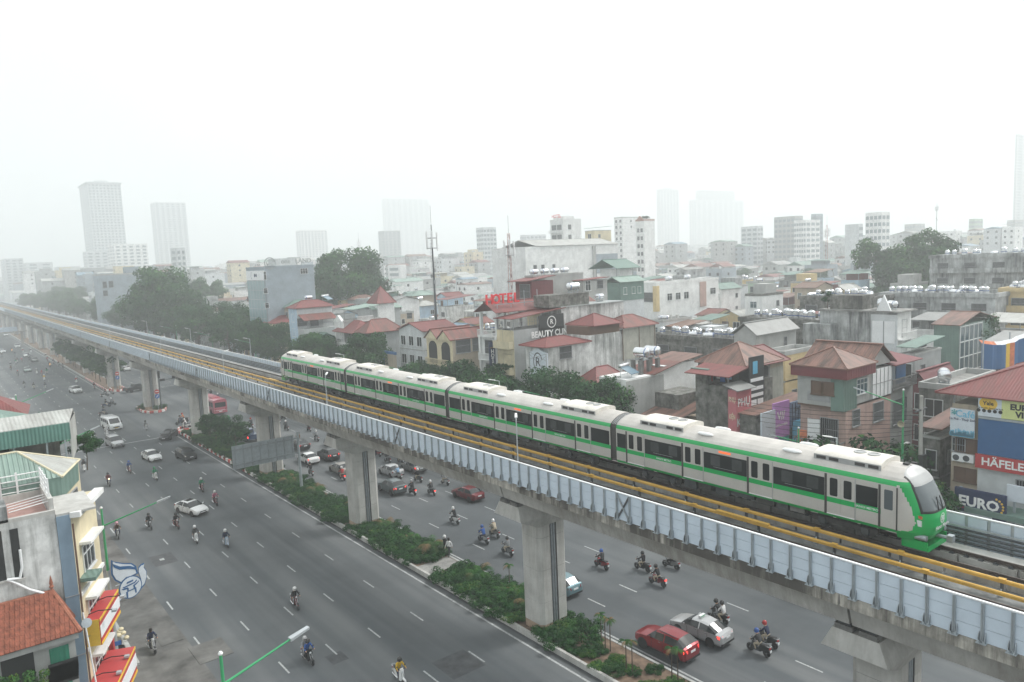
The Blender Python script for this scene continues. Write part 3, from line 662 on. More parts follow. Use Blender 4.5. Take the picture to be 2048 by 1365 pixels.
def drop_protos():
    def rm(o):
        for c in list(o.children): rm(c)
        bpy.data.objects.remove(o)
    for p in PROTO.values(): rm(p)
    PROTO.clear()
PW=lambda: MATS['paint_white']
def side_wheels(t,W,wh,wr):
    TY,RI=wheel_mesh(wr,.22),rim_mesh(wr,.22)
    ar=MB(); ar.lathe([(wr*1.16,-.004),(wr*1.16,.004)],'black',n=20,q=Quaternion((0,1,0),PI/2)); AR=ar.mesh('wheel_arch')
    for y in wh:
        for s in (-1,1): inst('wheel_arch',AR,t,(s*(W+.001),y,wr+.03)); o=inst('wheel',TY,t,(s*(W-.095),y,wr)); inst('rim',RI,o)
def proto_van():
    t=bpy.data.objects.new('van',None); COL.objects.link(t); W=.98
    b=MB(); prof=[(2.75,.35),(2.8,.7),(2.68,.98),(2.15,1.2),(1.3,2.05),(.9,2.2),(-2.5,2.22),(-2.72,2.05),(-2.8,.9),(-2.78,.4)]
    n=len(prof); v=[]
    for x,k in ((-W,1),(-W*.86,1.0),(W*.86,1.0),(W,1)):
        for y,z in prof: v.append((x,y,z if abs(x)<W else (z if z<1.25 else 1.25+(z-1.25)*.93)))
    f=[tuple(range(n)),tuple(range(3*n,4*n))[::-1]]
    for k in range(3):
        for i in range(n): f.append((k*n+i,k*n+n+i,k*n+n+(i+1)%n,k*n+(i+1)%n))
    b.add(v,f,PW()); b.build('body',t,smooth=35)
    b=MB(); b.add([(-.8,2.13,1.25),(.8,2.13,1.25),(.74,1.36,2.01),(-.74,1.36,2.01)],[(0,1,2,3)],'glass_dark'); o=b.build('windscreen',t); o.location=(0,.02,.02)
    for s in (-1,1):
        for y0,y1 in ((.9,1.75),(-.35,.75),(-1.5,-.45),(-2.55,-1.6)):
            b=MB(); b.poly([(s*(W+.004),y0,1.3),(s*(W+.004),y1,1.3),(s*(W-.0),y1-.15*(y1>1.5),1.86),(s*(W-.0),y0,1.86)][::1 if s>0 else -1],'glass_dark'); b.build('side_window',t)
        b=MB(); b.hexa([(s*.55,2.72,.8),(s*.95,2.6,.8),(s*.95,2.45,.8),(s*.55,2.5,.8),(s*.55,2.74,.98),(s*.96,2.6,1.02),(s*.95,2.4,1.1),(s*.55,2.5,1.08)],'lamp_clear'); b.build('headlight',t)
        b=MB(); b.box(s*.9-.07,s*.9+.07,-2.83,-2.7,.9,1.3,'lamp_red'); b.build('tail_light',t)
        b=MB(); b.box(s*1.12-.1,s*1.12+.1,1.75,1.85,1.25,1.5,'black'); b.build('mirror',t)
    b=MB(); b.box(-.5,.5,2.72,2.82,.62,.78,'black'); b.build('grille',t); b=MB(); b.box(-.26,.26,2.79,2.83,.5,.62,mat('plate_yellow',(.75,.5,.05))); b.build('number_plate',t)
    side_wheels(t,W,(1.75,-1.7),.35); return t
def proto_bus():
    t=bpy.data.objects.new('bus',None); COL.objects.link(t); W,L=1.2,4.4
    b=MB(); b.prism([(-W,.4),(W,.4),(W,2.6),(W-.12,2.85),(.4,2.95),(-.4,2.95),(-W+.12,2.85),(-W,2.6)],-L,L,PW()); b.build('body',t)
    for s in (-1,1):
        for k in range(5): b=MB(); b.box(s*W-.006,s*W+.006,-3.9+1.6*k,-2.45+1.6*k,1.45,2.35,'glass_dark'); b.build('side_window',t)
        b=MB(); b.box(s*.95-.1,s*.95+.1,-L-.02,-L+.05,.75,1.15,'lamp_red'); b.build('tail_light',t)
        b=MB(); b.box(s*.9-.15,s*.9+.15,L-.05,L+.02,.75,.95,'lamp_clear'); b.build('headlight',t)
    b=MB(); b.box(-1.0,1.0,-L-.012,-L+.01,1.5,2.4,'glass_dark'); b.build('rear_window',t)
    b=MB(); b.box(-1.05,1.05,L-.01,L+.012,1.3,2.5,'glass_dark'); b.build('windscreen',t)
    b=MB(); b.box(-1.15,1.15,-L-.03,-L+.02,.9,.96,'cap_white'); b.box(-.3,.3,-L-.035,-L,.62,.78,'cap_white'); b.build('number_plate',t)
    b=MB(); b.box(-.7,.7,-2,.2,2.95,3.1,PW()); b.build('roof_unit',t)
    side_wheels(t,W,(2.6,-2.4),.45); return t
def proto_pickup():
    t=bpy.data.objects.new('pickup',None); COL.objects.link(t); W=.92
    b=MB(); b.prism([(2.6,.45),(2.62,.8),(2.5,1.02),(1.3,1.12),(-2.55,1.12),(-2.6,.5)],-W,W,PW(),axis='x'); b.build('body',t)
    b=MB(); v=[(-.86,1.35,1.12),(.86,1.35,1.12),(.86,-.75,1.12),(-.86,-.75,1.12),(-.7,.65,1.76),(.7,.65,1.76),(.7,-.6,1.76),(-.7,-.6,1.76)]; b.hexa(v,PW()); b.build('cabin',t)
    b=MB(); b.add([(-.76,1.24,1.22),(.76,1.24,1.22),(.66,.75,1.68),(-.66,.75,1.68)],[(0,1,2,3)],'glass_dark'); b.build('windscreen',t).location=(0,.035,.02)
    b=MB(); b.box(-.66,.66,-.72,-.69,1.22,1.66,'glass_dark'); b.build('rear_window',t).location=(0,-.05,0)
    for s in (-1,1):
        b=MB(); b.poly([(s*.858,1.1,1.2),(s*.858,-.62,1.2),(s*.74,-.55,1.68),(s*.74,.62,1.68)][::-1 if s>0 else 1],'glass_dark'); b.build('side_window',t).location=(s*.012,0,0)
        b=MB(); b.box(s*.84-.06,s*.84+.06,-2.63,-2.5,.75,1.05,'lamp_red'); b.build('tail_light',t)
        b=MB(); b.box(s*.7-.18,s*.7+.18,2.5,2.63,.8,.98,'lamp_clear'); b.build('headlight',t)
    b=MB(); b.box(-.8,.8,-2.5,-.85,1.121,1.125,'black'); b.box(-.88,.88,-2.5,-.85,1.13,1.2,PW()); b.build('bed_cover',t)
    side_wheels(t,W,(1.6,-1.55),.38); return t
# the list: kind, pixel on the road under the car's middle, heading (0 = away along the railway), colour
U=PI
for a in (('sedan',384,1026,U+.3,'white','white saloon car with a sunroof among motorbikes on the open carriageway','head0'),
 ('suv',373,918,U+.1,'black','black SUV with its headlights on beside the red and white kerb','head'),
 ('sedan',304,920,U+.1,'white','small white saloon car beside the black SUV','x'),
 ('mpv',230,893,U+.1,'silver','silver people carrier directly behind the white van','x'),
 ('van',224,858,U+.1,'white','tall white and silver passenger van with a yellow plate','x'),
 ('sedan',338,877,U-.6,'black','glossy black saloon car with lit headlamps turning out of the junction','head'),
 ('suv',152,786,U+.15,'white','white SUV approaching the junction alone','x'),
 ('sedan',55,744,U,'pale green','pale green saloon car among far motorbikes','x'),
 ('sedan',53,714,U,'white','white saloon car far up the carriageway','x'),
 ('suv',35,696,U,'white','white SUV beneath the far footbridge','x'),
 ('sedan',6,706,U,'white','white saloon car with lit headlamps by the far kerb','head'),
 ('sedan',12,672,U,'white','white saloon car beyond the far footbridge','x'),('suv',22,668,U,'silver','silver SUV beyond the far footbridge','x'),('hatch',70,724,U,'grey','grey hatchback between far motorbikes','x'),
 ('pickup',272,783,-1.25,'black','black pickup truck crossing between two piers at the junction','x'),
 ('sedan',252,742,0,'white','white saloon car seen between two piers behind the junction','tail0'),
 ('bus',428,824,0,'pink','pink minibus passing behind a viaduct pier','tail0'),
 ('pickup',496,880,0,'blue','dark blue pickup with lit tail lamps behind the median bushes','tail'),
 ('sedan',600,897,0,'black','black saloon car with lit tail lamps beside the gantry sign post','tail'),
 ('sedan',617,925,0,'white','white saloon car with red tail lamps behind the gantry sign post','tail'),
 ('suv',657,918,0,'black','black SUV with lit tail lamps beside a viaduct pier','tail'),
 ('sedan',682,946,0,'beige grey','beige grey saloon car half hidden behind a viaduct pier','tail'),
 ('suv',669,893,0,'green grey','dark grey van-like car under the pier cap','x'),
 ('sedan',782,950,0,'silver','silver saloon car directly in front of the green grey SUV','tail0'),
 ('sedan',826,942,0,'grey','grey saloon car beside the silver saloon under the viaduct','tail'),
 ('suv',784,984,0,'green grey','green grey off-roader with roof rails and lit tail lamps','tail'),
 ('sedan',936,997,.05,'dark red','dark red saloon car alone in its lane beyond a pier','x'),
 ('hatch',1121,1181,0,'teal','teal hatchback half hidden behind the pier with graffiti','tail0'),
 ('sedan',1402,1272,.04,'silver','silver taxi saloon with a roof sign beside the red SUV','tail'),
 ('suv',1333,1302,.04,'red','red SUV with lit tail lamps beside the palm saplings','tail')):
    k,px,py,rz,c,lab,lit=a
    t=place(k,px,py,rz,c,lab,cat={'van':'van','bus':'bus','pickup':'pickup','suv':'SUV'}.get(k,'car'),lit=lit if lit in('head','tail') else None,name={'van':'van','bus':'minibus','pickup':'pickup_truck'}.get(k,'car'))
    if 'taxi' in lab:
        b=MB(); b.box(-.28,.28,-.1,.1,1.47,1.6,'cap_white'); b.box(-.26,.26,-.102,.102,1.5,1.57,'green'); b.build('taxi_sign',t,loc=(0,-.1,0))
    if 'sunroof' in lab: MB().box(-.42,.42,-.75,.0,1.452,1.468,'glass_dark').build('sunroof',t)
drop_protos()
# ================================================================ people and motorbikes
for n,c in (('black',(.015,.015,.018)),('charcoal',(.045,.047,.05)),('blue',(.03,.1,.33)),('light blue',(.25,.42,.62)),('green',(.01,.24,.11)),('yellow',(.62,.4,.03)),('pink',(.55,.2,.28)),('red',(.35,.03,.03)),('white',(.7,.7,.7)),('grey',(.25,.26,.27)),('brown',(.13,.08,.05)),('dark red',(.13,.02,.03)),('navy',(.02,.03,.07)),('beige',(.5,.43,.33)),('orange',(.6,.17,.03))): mat('cloth_'+n,c,rough=.9,var=.12,vs=6)
mat('skin',(.45,.26,.17),rough=.6,var=.05); mat('hair',(.015,.012,.01),rough=.5,var=0)
mat('cloth_shirt',(.1,.1,.1),var=0); mat('cloth_legs',(.05,.05,.06),var=0); mat('helmet_shell',(.5,.5,.5),rough=.25,var=0,coat=.5)
for n,c in (('white',(.75,.75,.75)),('black',(.02,.02,.02)),('blue',(.03,.1,.35)),('red',(.4,.02,.02)),('green',(.02,.28,.1)),('silver',(.4,.41,.42)),('pink',(.6,.3,.35))): mat('helmet_'+n,c,rough=.25,var=0,coat=.5)
def skin_mesh(V,E,root,name,region):
    """V: name->(pos,radius); a Skin + Subdivision surface frozen into one continuous mesh; region(co)->material slot 0 shirt 1 legs 2 skin 3 shoes"""
    names=list(V); me=bpy.data.meshes.new('sk'); me.from_pydata([V[n][0] for n in names],[(names.index(a),names.index(c)) for a,c in E],[])
    o=bpy.data.objects.new('sk',me); COL.objects.link(o); m=o.modifiers.new('s','SKIN'); m.use_smooth_shade=True
    for n,sv in zip(names,me.skin_vertices[0].data):
        r=V[n][1]; sv.radius=r if isinstance(r,tuple) else (r,r); sv.use_root=(n==root)
    o.modifiers.new('d','SUBSURF').levels=1
    dg=bpy.context.evaluated_depsgraph_get(); dg.update(); out=bpy.data.meshes.new_from_object(o.evaluated_get(dg)); bpy.data.objects.remove(o); out.name=name
    out.materials.clear()
    for s in ('cloth_shirt','cloth_legs','skin','rubber'): out.materials.append(MATS[s])
    for p in out.polygons: p.material_index=region(p.center); p.use_smooth=True
    return out
def both(V,E,side):
    for n,(p,r) in list(side.items()):
        V[n+'L']=((-p[0],p[1],p[2]),r); V[n+'R']=(p,r)
def rider_mesh(lean=.1,feet=(.15,.22,.3),hands=(.3,.5,1.0)):
    V={'hip':((0,-.12,.84),(.15,.13)),'belly':((0,-.1+lean*.4,1.02),(.145,.115)),'chest':((0,-.06+lean,1.24),(.165,.12)),'neck':((0,-.03+lean*1.2,1.41),.06),'head':((0,.0+lean*1.3,1.54),(.085,.1)),'crown':((0,-.01+lean*1.3,1.63),(.075,.085))}
    E=[('hip','belly'),('belly','chest'),('chest','neck'),('neck','head'),('head','crown')]
    both(V,E,{'sho':((.19,-.05+lean,1.33),.075),'elb':((.29,.18+lean*.6,1.1),.052),'wri':((hands[0],hands[1]-.05,hands[2]+.03),.038),'hand':((hands[0],hands[1]+.03,hands[2]+.02),.042),'hj':((.1,-.06,.82),.1),'knee':((.19,.3,.72),.075),'ank':((feet[0],feet[1]-.05,feet[2]+.08),.05),'toe':((feet[0]+.01,feet[1]+.16,feet[2]),.045)})
    for s in 'LR': E+=[('chest','sho'+s),('sho'+s,'elb'+s),('elb'+s,'wri'+s),('wri'+s,'hand'+s),('hip','hj'+s),('hj'+s,'knee'+s),('knee'+s,'ank'+s),('ank'+s,'toe'+s)]
    def reg(c):
        if c.z>1.42: return 2
        if abs(c.x)>.2 and c.y>hands[1]-.06 and c.z>.9: return 2
        if c.z<.4 and c.z<feet[2]+.09: return 3
        if c.z<.9 or (c.y>.12 and c.z<.9 and abs(c.x)<.27): return 1
        return 0
    return skin_mesh(V,E,'hip','person',reg)
def stand_mesh(step=.0,arm=.05):
    V={'hip':((0,0,.92),(.15,.11)),'belly':((0,0,1.08),(.14,.105)),'chest':((0,.01,1.3),(.165,.115)),'neck':((0,.02,1.48),.055),'head':((0,.04,1.58),(.08,.095)),'crown':((0,.03,1.68),(.075,.085))}
    E=[('hip','belly'),('belly','chest'),('chest','neck'),('neck','head'),('head','crown')]
    for s,q in (('L',-1),('R',1)):
        d=step*q
        V.update({'sho'+s:((q*.19,0,1.4),.07),'elb'+s:((q*.25,-d*.5-.02,1.13),.05),'wri'+s:((q*.25,-d*.8+arm,.9),.036),'hand'+s:((q*.25,-d*.9+arm+.03,.81),.04),'hj'+s:((q*.1,0,.88),.1),'knee'+s:((q*.1,d*.6+.03,.5),.068),'ank'+s:((q*.1,d,.09+max(0,-d)*.2),.048),'toe'+s:((q*.11,d+.15,.045),.042)})
        E+=[('chest','sho'+s),('sho'+s,'elb'+s),('elb'+s,'wri'+s),('wri'+s,'hand'+s),('hip','hj'+s),('hj'+s,'knee'+s),('knee'+s,'ank'+s),('ank'+s,'toe'+s)]
    def reg(c):
        if c.z>1.49: return 2
        if abs(c.x)>.2 and c.z<.92: return 2
        return 3 if c.z<.12 else 1 if c.z<.95 else 0
    return skin_mesh(V,E,'hip','person',reg)
RM=[rider_mesh(.1),rider_mesh(.02,feet=(.16,.18,.3)),rider_mesh(.16)]
PM2=rider_mesh(.06,feet=(.24,.0,.34),hands=(.14,.28,.95))
b=MB(); b.lathe([(.15,-.1),(.158,-.02),(.15,.07),(.115,.14),(.05,.175)],'helmet_shell',n=14); b.box(-.12,.12,.1,.165,-.035,.0,'black'); HM=b.mesh('helmet',smooth=60)
b=MB(); b.lathe([(.1,-.16),(.118,-.05),(.12,.05),(.09,.11),(.03,.135)],'hair',n=12); HR=b.mesh('hair',smooth=60)
b=MB()
for s in (-1,1): b.box(s*.035-.012,s*.035+.012,.086,.094,.0,.012,'black')
b.hexa([(-.012,.085,-.04),(.012,.085,-.04),(.012,.09,-.04),(-.012,.09,-.04),(-.008,.08,.0),(.008,.08,.0),(.012,.118,-.03),(-.012,.118,-.03)],'skin'); b.box(-.025,.025,.08,.09,-.065,-.055,'cloth_dark red'); FC=b.mesh('face')
def over(o,i,m): o.material_slots[i].link='OBJECT'; o.material_slots[i].material=MATS[m]
def person(mesh,loc,rz,shirt,legs,label,head,helmet=None,group=None,hd=None,scale=1):
    o=inst('person',mesh,None,loc,rz); o.scale=(scale,)*3; over(o,0,'cloth_'+shirt); over(o,1,'cloth_'+legs); tag(o,label,'person',group)
    inst('face',FC,o,head)
    if helmet: h=inst('helmet',HM,o,(head[0],head[1]-.01,head[2]+.05)); over(h,0,'helmet_'+helmet)
    else: inst('hair',HR,o,(head[0],head[1]-.03,head[2]+.05))
    return o
# ---- motorbikes
def bike_proto(kind):
    t=bpy.data.objects.new('motorbike',None); COL.objects.link(t)
    sc=kind=='scooter'; r=.23 if sc else .28; wy=.62
    q=Quaternion((0,1,0),PI/2)
    b=MB(); b.lathe([(r*.72,-.045),(r*.95,-.045),(r,0),(r*.95,.045),(r*.72,.045)],'rubber',n=18,q=q); TY=b.mesh('wheel',smooth=40)
    b=MB(); b.lathe([(r*.72,-.03),(r*.72,.03)],'steel_dark' if sc else 'black',n=14,q=q); b.tube((-.06,0,0),(.06,0,0),.05,'chrome'); 
    for k in range(6): a=PI*k/3; b.tube((0,0,0),(0,math.cos(a)*r*.75,math.sin(a)*r*.75),.014,'chrome',n=4)
    RI=b.mesh('rim')
    for y in (wy,-wy): o=inst('wheel',TY,t,(0,y,r)); inst('rim',RI,o)
    P=PW()
    b=MB()   # rear fairing
    v=[]; ringz=[(-.05,.3,.1,.5),(-.2,.32,.15,.72),(-.55,.45,.14,.76),(-.85,.6,.07,.74)]
    for y,z0,w,z1 in ringz: v+=[(-w,y,z0),(w,y,z0),(w*.9,y,z1),(-w*.9,y,z1)]
    f=[(0,1,2,3),(15,14,13,12)]
    for k in range(3):
        for i in range(4): f.append((4*k+i,4*k+4+i,4*k+4+(i+1)%4,4*k+(i+1)%4))
    b.add(v,f,P); b.build('rear_body',t,smooth=30)
    b=MB()   # front shield
    if sc:
        b.hexa([(-.2,.28,.28),(.2,.28,.28),(.12,.4,.28),(-.12,.4,.28),(-.17,.3,.95),(.17,.3,.95),(.12,.42,.92),(-.12,.42,.92)],P); b.hexa([(-.16,-.1,.26),(.16,-.1,.26),(.16,.35,.26),(-.16,.35,.26),(-.16,-.1,.31),(.16,-.1,.31),(.16,.35,.31),(-.16,.35,.31)],'black')
    else:
        b.hexa([(-.13,.1,.34),(.13,.1,.34),(.06,.42,.34),(-.06,.42,.34),(-.15,.16,.78),(.15,.16,.78),(.07,.42,.88),(-.07,.42,.88)],P); b.box(-.09,.09,-.2,.2,.24,.5,'steel_dark')
    b.build('front_shield',t)
    b=MB(); a0=[(.36,.95),(.62,.5)]
    b.hexa([(-.05,.45,.42),(.05,.45,.42),(.05,.86,.36),(-.05,.86,.36),(-.06,.46,.52),(.06,.46,.52),(.06,.84,.46),(-.06,.84,.46)],P); b.build('front_mudguard',t)
    b=MB(); 
    for s in (-1,1): b.tube((s*.06,.38,.9),(s*.06,wy,r),.022,'chrome',n=6)
    b.build('fork',t)
    b=MB(); b.tube((-.32,.34,1.0),(.32,.34,1.0),.018,'black',n=6); b.tube((0,.34,.85),(0,.34,1.0),.03,'black')
    for s in (-1,1): b.tube((s*.24,.34,1.0),(s*.35,.33,1.0),.026,'rubber',n=8)
    b.hexa([(-.12,.3,.96),(.12,.3,.96),(.08,.45,.93),(-.08,.45,.93),(-.13,.3,1.06),(.13,.3,1.06),(.08,.42,1.05),(-.08,.42,1.05)],P); b.build('handlebar',t)
    for s in (-1,1):
        b=MB(); b.tube((s*.2,.34,1.02),(s*.27,.3,1.2),.01,'black',n=5); b.box(s*.28-.05,s*.28+.05,.29,.31,1.19,1.26,'black'); b.build('mirror',t)
    b=MB(); b.lathe([(.07,0),(.075,.03),(.05,.05)],'lamp_clear',n=12,c=(0,.43,1.0) if not sc else (0,.41,.86),q=Quaternion((1,0,0),-PI/2)); b.build('headlight',t)
    b=MB(); b.hexa([(-.13,-.72,.74),(.13,-.72,.74),(.11,.02,.72),(-.11,.02,.72),(-.12,-.7,.83),(.12,-.7,.83),(.09,.0,.79),(-.09,.0,.79)],'black'); b.build('seat',t)
    b=MB(); b.box(-.1,.1,-.89,-.83,.62,.71,'lamp_red'); b.build('tail_light',t)
    b=MB(); b.box(-.09,.09,-.93,-.91,.42,.56,'cap_white'); b.build('number_plate',t)
    b=MB(); b.tube((.15,.0,.27),(.17,-.75,.36),.045,'chrome',n=8); b.build('exhaust',t)
    b=MB(); b.path([(-.12,-.6,.8),(-.12,-.92,.82),(.12,-.92,.82),(.12,-.6,.8)],.014,'chrome',n=5); b.build('grab_rail',t)
    return t
BP={k:bike_proto(k) for k in('scooter','cub')}
GB={}
def bike(px,py,rz,kind,col,shirt,helm,where,legs=None,pax=None,lit=None,dy=0):
    p=atz(px,py,0); rz+=_rb.uniform(-.08,.08); p.y=max(p.y,2)
    t=copy_tree(BP[kind]); t.name='motorbike'; t.location=(p.x,p.y,.01); t.rotation_euler=(0,0,rz)
    recolour(t,'paint_'+col)
    for ch in t.children:
        n=ch.name.split('.')[0]
        if lit=='head' and n=='headlight': over(ch,0,'lamp_amber_lit')
        if lit=='tail' and n=='tail_light': over(ch,0,'lamp_red_lit')
    kn='scooter' if kind=='scooter' else 'motorbike'
    hl={'head':' with lit headlamp','tail':' with lit tail lamp'}.get(lit,'')
    two=' carrying two' if pax else ''
    tag(t,f'{col} {kn}{hl}{two} and its rider in {shirt} {where}','motorbike','motorbikes on the road')
    sc_=_rb.uniform(.96,1.04)
    def add(m,dyy,sh,he,hd,tx):
        off=Matrix.Rotation(rz,3,'Z')@Vector((0,dyy,0))
        return person(m,(p.x+off.x,p.y+off.y,.01),rz,sh,legs or _rb.choice(['black','navy','charcoal','grey','beige']),tx,hd,he,'riders on the road')
    i=_rb.randrange(3); ln=(.1,.02,.16)[i]
    add(RM[i],-.06,shirt,helm,(0,ln*1.3,1.55),f'person in {shirt}'+(f' and {helm} helmet' if helm else '')+f' on a {col} {kn} {where}')
    if pax: add(PM2,-.42,pax[0],pax[1],(0,.08,1.55),f'passenger in {pax[0]} behind a rider in {shirt} {where}')
    return t
_rb=R(11)
A='on the open carriageway'; Bq='behind the viaduct piers'; Cq='crossing at the junction'; FA='far up the open carriageway'
U=PI
for a in ((49,776,U,'cub','black','black','black',FA),(68,779,U,'cub','black','charcoal','black',FA),(91,779,U,'scooter','grey','navy','black',FA),(36,753,U,'cub','black','charcoal','red',FA),(74,749,U,'scooter','white','grey','white',FA),
 (84,753,U,'cub','red','red','red',FA),(94,749,U,'cub','green grey','green','black',FA),(89,762,U,'scooter','white','yellow','white',FA),(126,738,U,'cub','black','grey','black',FA),(30,714,U,'cub','black','navy','black',FA),
 (35,726,U,'scooter','silver','brown','black',FA),(44,725,U,'cub','red','pink','white',FA),(22,743,U,'cub','black','brown','black',FA),(153,767,U,'scooter','white','red','white',FA),(189,779,U,'cub','red','dark red','black',FA),
 (292,861,U,'scooter','silver','grey','black',A),(189,883,U,'cub','black','black','white',A),(191,902,U,'scooter','black','charcoal','black',A),(214,872,U,'scooter','white','white','white',A),(169,943,U,'scooter','white','charcoal','black',A),
 (259,946,U,'cub','red','blue','blue',A),(311,960,U,'scooter','white','green','green',A),(404,983,U,'cub','red','green','white',A),(431,1010,U,'cub','red','pink','white',A),
 (299,1058,U,'scooter','black','black','black',A),(353,1057,U,'cub','red','black','black',A),(392,1085,U,'scooter','white','charcoal','white',A),(453,1093,U,'scooter','blue white','navy','white',A),(236,1076,U,'cub','grey','brown','pink',A),
 (591,1215,U,'cub','dark red','black','white',A),(800,1364,U,'scooter','white','yellow','black',A),
 (305,1302,U,'cub','silver','navy',None,'on the worn lane beside the kerb')): bike(a[0],a[1],a[2],a[3],a[4],a[5],a[6],a[7])
for k in range(16): bike(_rb.uniform(2,118),_rb.uniform(668,742),U,_rb.choice(['cub','scooter']),_rb.choice(['black','red','silver','grey','white']),_rb.choice(['black','navy','grey','red','green','brown','charcoal']),_rb.choice(['black','white','red']),FA)
bike(100,735,U,'cub','black','black','black',FA,lit='head'); bike(24,705,U,'scooter','black','black','black',FA,lit='head'); bike(218,972,U,'cub','black','dark red','black',A,lit='head')
bike(617,1325,U,'scooter','black','blue','black',A,pax=('grey','silver'))
for a in ((210,794,-1.3,'cub','black','charcoal','black'),(221,790,-1.4,'scooter','silver','red','white'),(213,815,-1.35,'cub','blue','black','black'),(224,812,-1.5,'scooter','black','grey','white'),(207,832,-1.2,'cub','grey','navy','black'),(362,850,1.2,'cub','black','navy','black'),(372,857,1.25,'scooter','white','white','white'),(367,845,1.3,'cub','black','orange','red')): bike(*a,Cq)
for a in ((557,847,0,'cub','black','black','black'),(567,840,.2,'cub','black','navy','black'),(573,861,0,'scooter','black','charcoal','white'),(618,863,0,'cub','dark red','black','black'),(633,882,0,'scooter','silver','grey','white'),(598,887,0,'cub','black','brown','black'),
 (622,951,0,'cub','grey','black','black'),(755,913,0,'cub','red','dark red','red'),(761,909,0,'cub','black','black','black'),(775,926,0,'scooter','black','charcoal','black'),(801,927,0,'cub','grey','black','white'),
 (836,964,0,'cub','black','black','white'),(796,958,0,'scooter','silver','light blue','white'),(890,970,0,'scooter','silver','grey','white'),
 (909,1047,0,'scooter','white','black','white'),(967,1086,0,'cub','silver','blue','blue'),(989,1074,0,'scooter','grey','beige','white'),(1015,1110,0,'cub','grey','grey','black'),
 (1203,1137,0,'cub','red','charcoal','blue'),(1285,1142,0,'cub','black','black','black'),(1342,1137,0,'cub','grey','brown','black'),
 (423,795,0,'cub','black','black','black'),(436,803,0,'scooter','black','navy','white'),(458,851,0,'scooter','black','green','green'),(440,855,0,'cub','black','grey','black'),(503,856,0,'cub','black','charcoal','red'),(413,783,0,'scooter','silver','black','white')): bike(*a,Bq)
bike(825,989,0,'cub','black','black','silver',Bq,lit='tail'); bike(863,990,0,'scooter','black','charcoal','white',Bq,lit='tail'); bike(685,960,0,'cub','red','red','white',Bq,lit='tail'); bike(1315,1171,0,'cub','dark red','black','black',Bq,lit='tail')
bike(1436,1245,0,'scooter','black','charcoal','black','beside the silver taxi',pax=('white','black')); bike(1517,1308,0,'cub','black','charcoal','blue','beside another rider beyond the taxi'); bike(1533,1292,0,'scooter','black','navy','red','beside another rider beyond the taxi')
for k,(x,y,rz,kd,c) in enumerate(((7.2,60.2,1.2,'scooter','red'),(7.3,61.4,1.3,'cub','black'),(7.1,62.6,1.1,'scooter','silver'),(7.4,65.0,1.4,'cub','blue'))):
    t=copy_tree(BP[kd]); t.name='motorbike'; t.location=(x,y,.16); t.rotation_euler=(0,0,rz); recolour(t,'paint_'+c); tag(t,f'{c} motorbike parked on the pavement outside the red shop','motorbike','motorbikes parked outside the shops')
for k in BP.values():
    PROTO[k.name]=k
drop_protos()
ST=[stand_mesh(0,.06),stand_mesh(.22),stand_mesh(-.2)]
def walker(i,px,py,z,rz,shirt,legs,label,helm=None):
    p=atz(px,py,z); return person(ST[i],(p.x,p.y,z+.003),rz,shirt,legs,label,(0,.04,1.6),helm)
walker(1,891,1108,.2,1.9,'black','black','person in a long black coat and pale cap stepping off the median','white')
walker(2,899,1113,.2,1.9,'white','charcoal','person in a white shirt stepping off the median')
walker(0,245,1330,.15,-.4,'black','black','person in black standing at the kerb by the lamp post')
walker(0,222,1262,.15,.6,'grey','navy','person in grey standing outside the red shop')
# ================================================================ trees, bushes, palms
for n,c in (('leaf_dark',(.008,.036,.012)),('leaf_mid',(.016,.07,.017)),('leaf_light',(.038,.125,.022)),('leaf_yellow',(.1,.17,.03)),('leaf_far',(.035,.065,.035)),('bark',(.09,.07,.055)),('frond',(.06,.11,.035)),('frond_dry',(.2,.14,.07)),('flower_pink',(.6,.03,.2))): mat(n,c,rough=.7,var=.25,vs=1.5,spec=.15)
def leaves(b,clumps,n,size,mats,rnd,flat=.0,wts=None):
    """leaf-sized faces scattered over the skins of many small clumps"""
    tot=sum(c[1]**2 for c in clumps)
    for c,r,sq in clumps:
        k=max(4,int(n*r*r/tot)); shade=rnd.random()
        for _ in range(k):
            z=rnd.uniform(-.75,1); a=rnd.uniform(0,2*PI); h=math.sqrt(max(0,1-z*z)); d=Vector((h*math.cos(a),h*math.sin(a),z)); rr=r*rnd.uniform(.62,1.06)
            p=Vector(c)+Vector((d.x*rr,d.y*rr,d.z*rr*sq))
            nn=(d+Vector((rnd.uniform(-1,1),rnd.uniform(-1,1),rnd.uniform(-.6,1)))*.8).normalized()
            if flat: nn=(nn*(1-flat)+Vector((0,0,1))*flat).normalized()
            t=nn.orthogonal().normalized(); t.rotate(Quaternion(nn,rnd.uniform(0,2*PI))); u=nn.cross(t); s=size*rnd.uniform(.6,1.35)
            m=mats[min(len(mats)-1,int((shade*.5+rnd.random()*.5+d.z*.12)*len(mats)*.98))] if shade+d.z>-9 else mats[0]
            b.add([p-t*s,p-u*s*.5,p+t*s,p+u*s*.5],[(0,1,2,3)],m)
def crown_clumps(rnd,R_,H_,n,zc,cr=.36):
    out=[]
    for i in range(n):
        z=rnd.uniform(-.8,1); a=rnd.uniform(0,2*PI); h=math.sqrt(1-z*z*.95); k=rnd.uniform(.5,.95)
        out.append((Vector((R_*h*k*math.cos(a),R_*h*k*math.sin(a),zc+H_*z*k)),R_*cr*rnd.uniform(.6,1.15),.8))
    return out
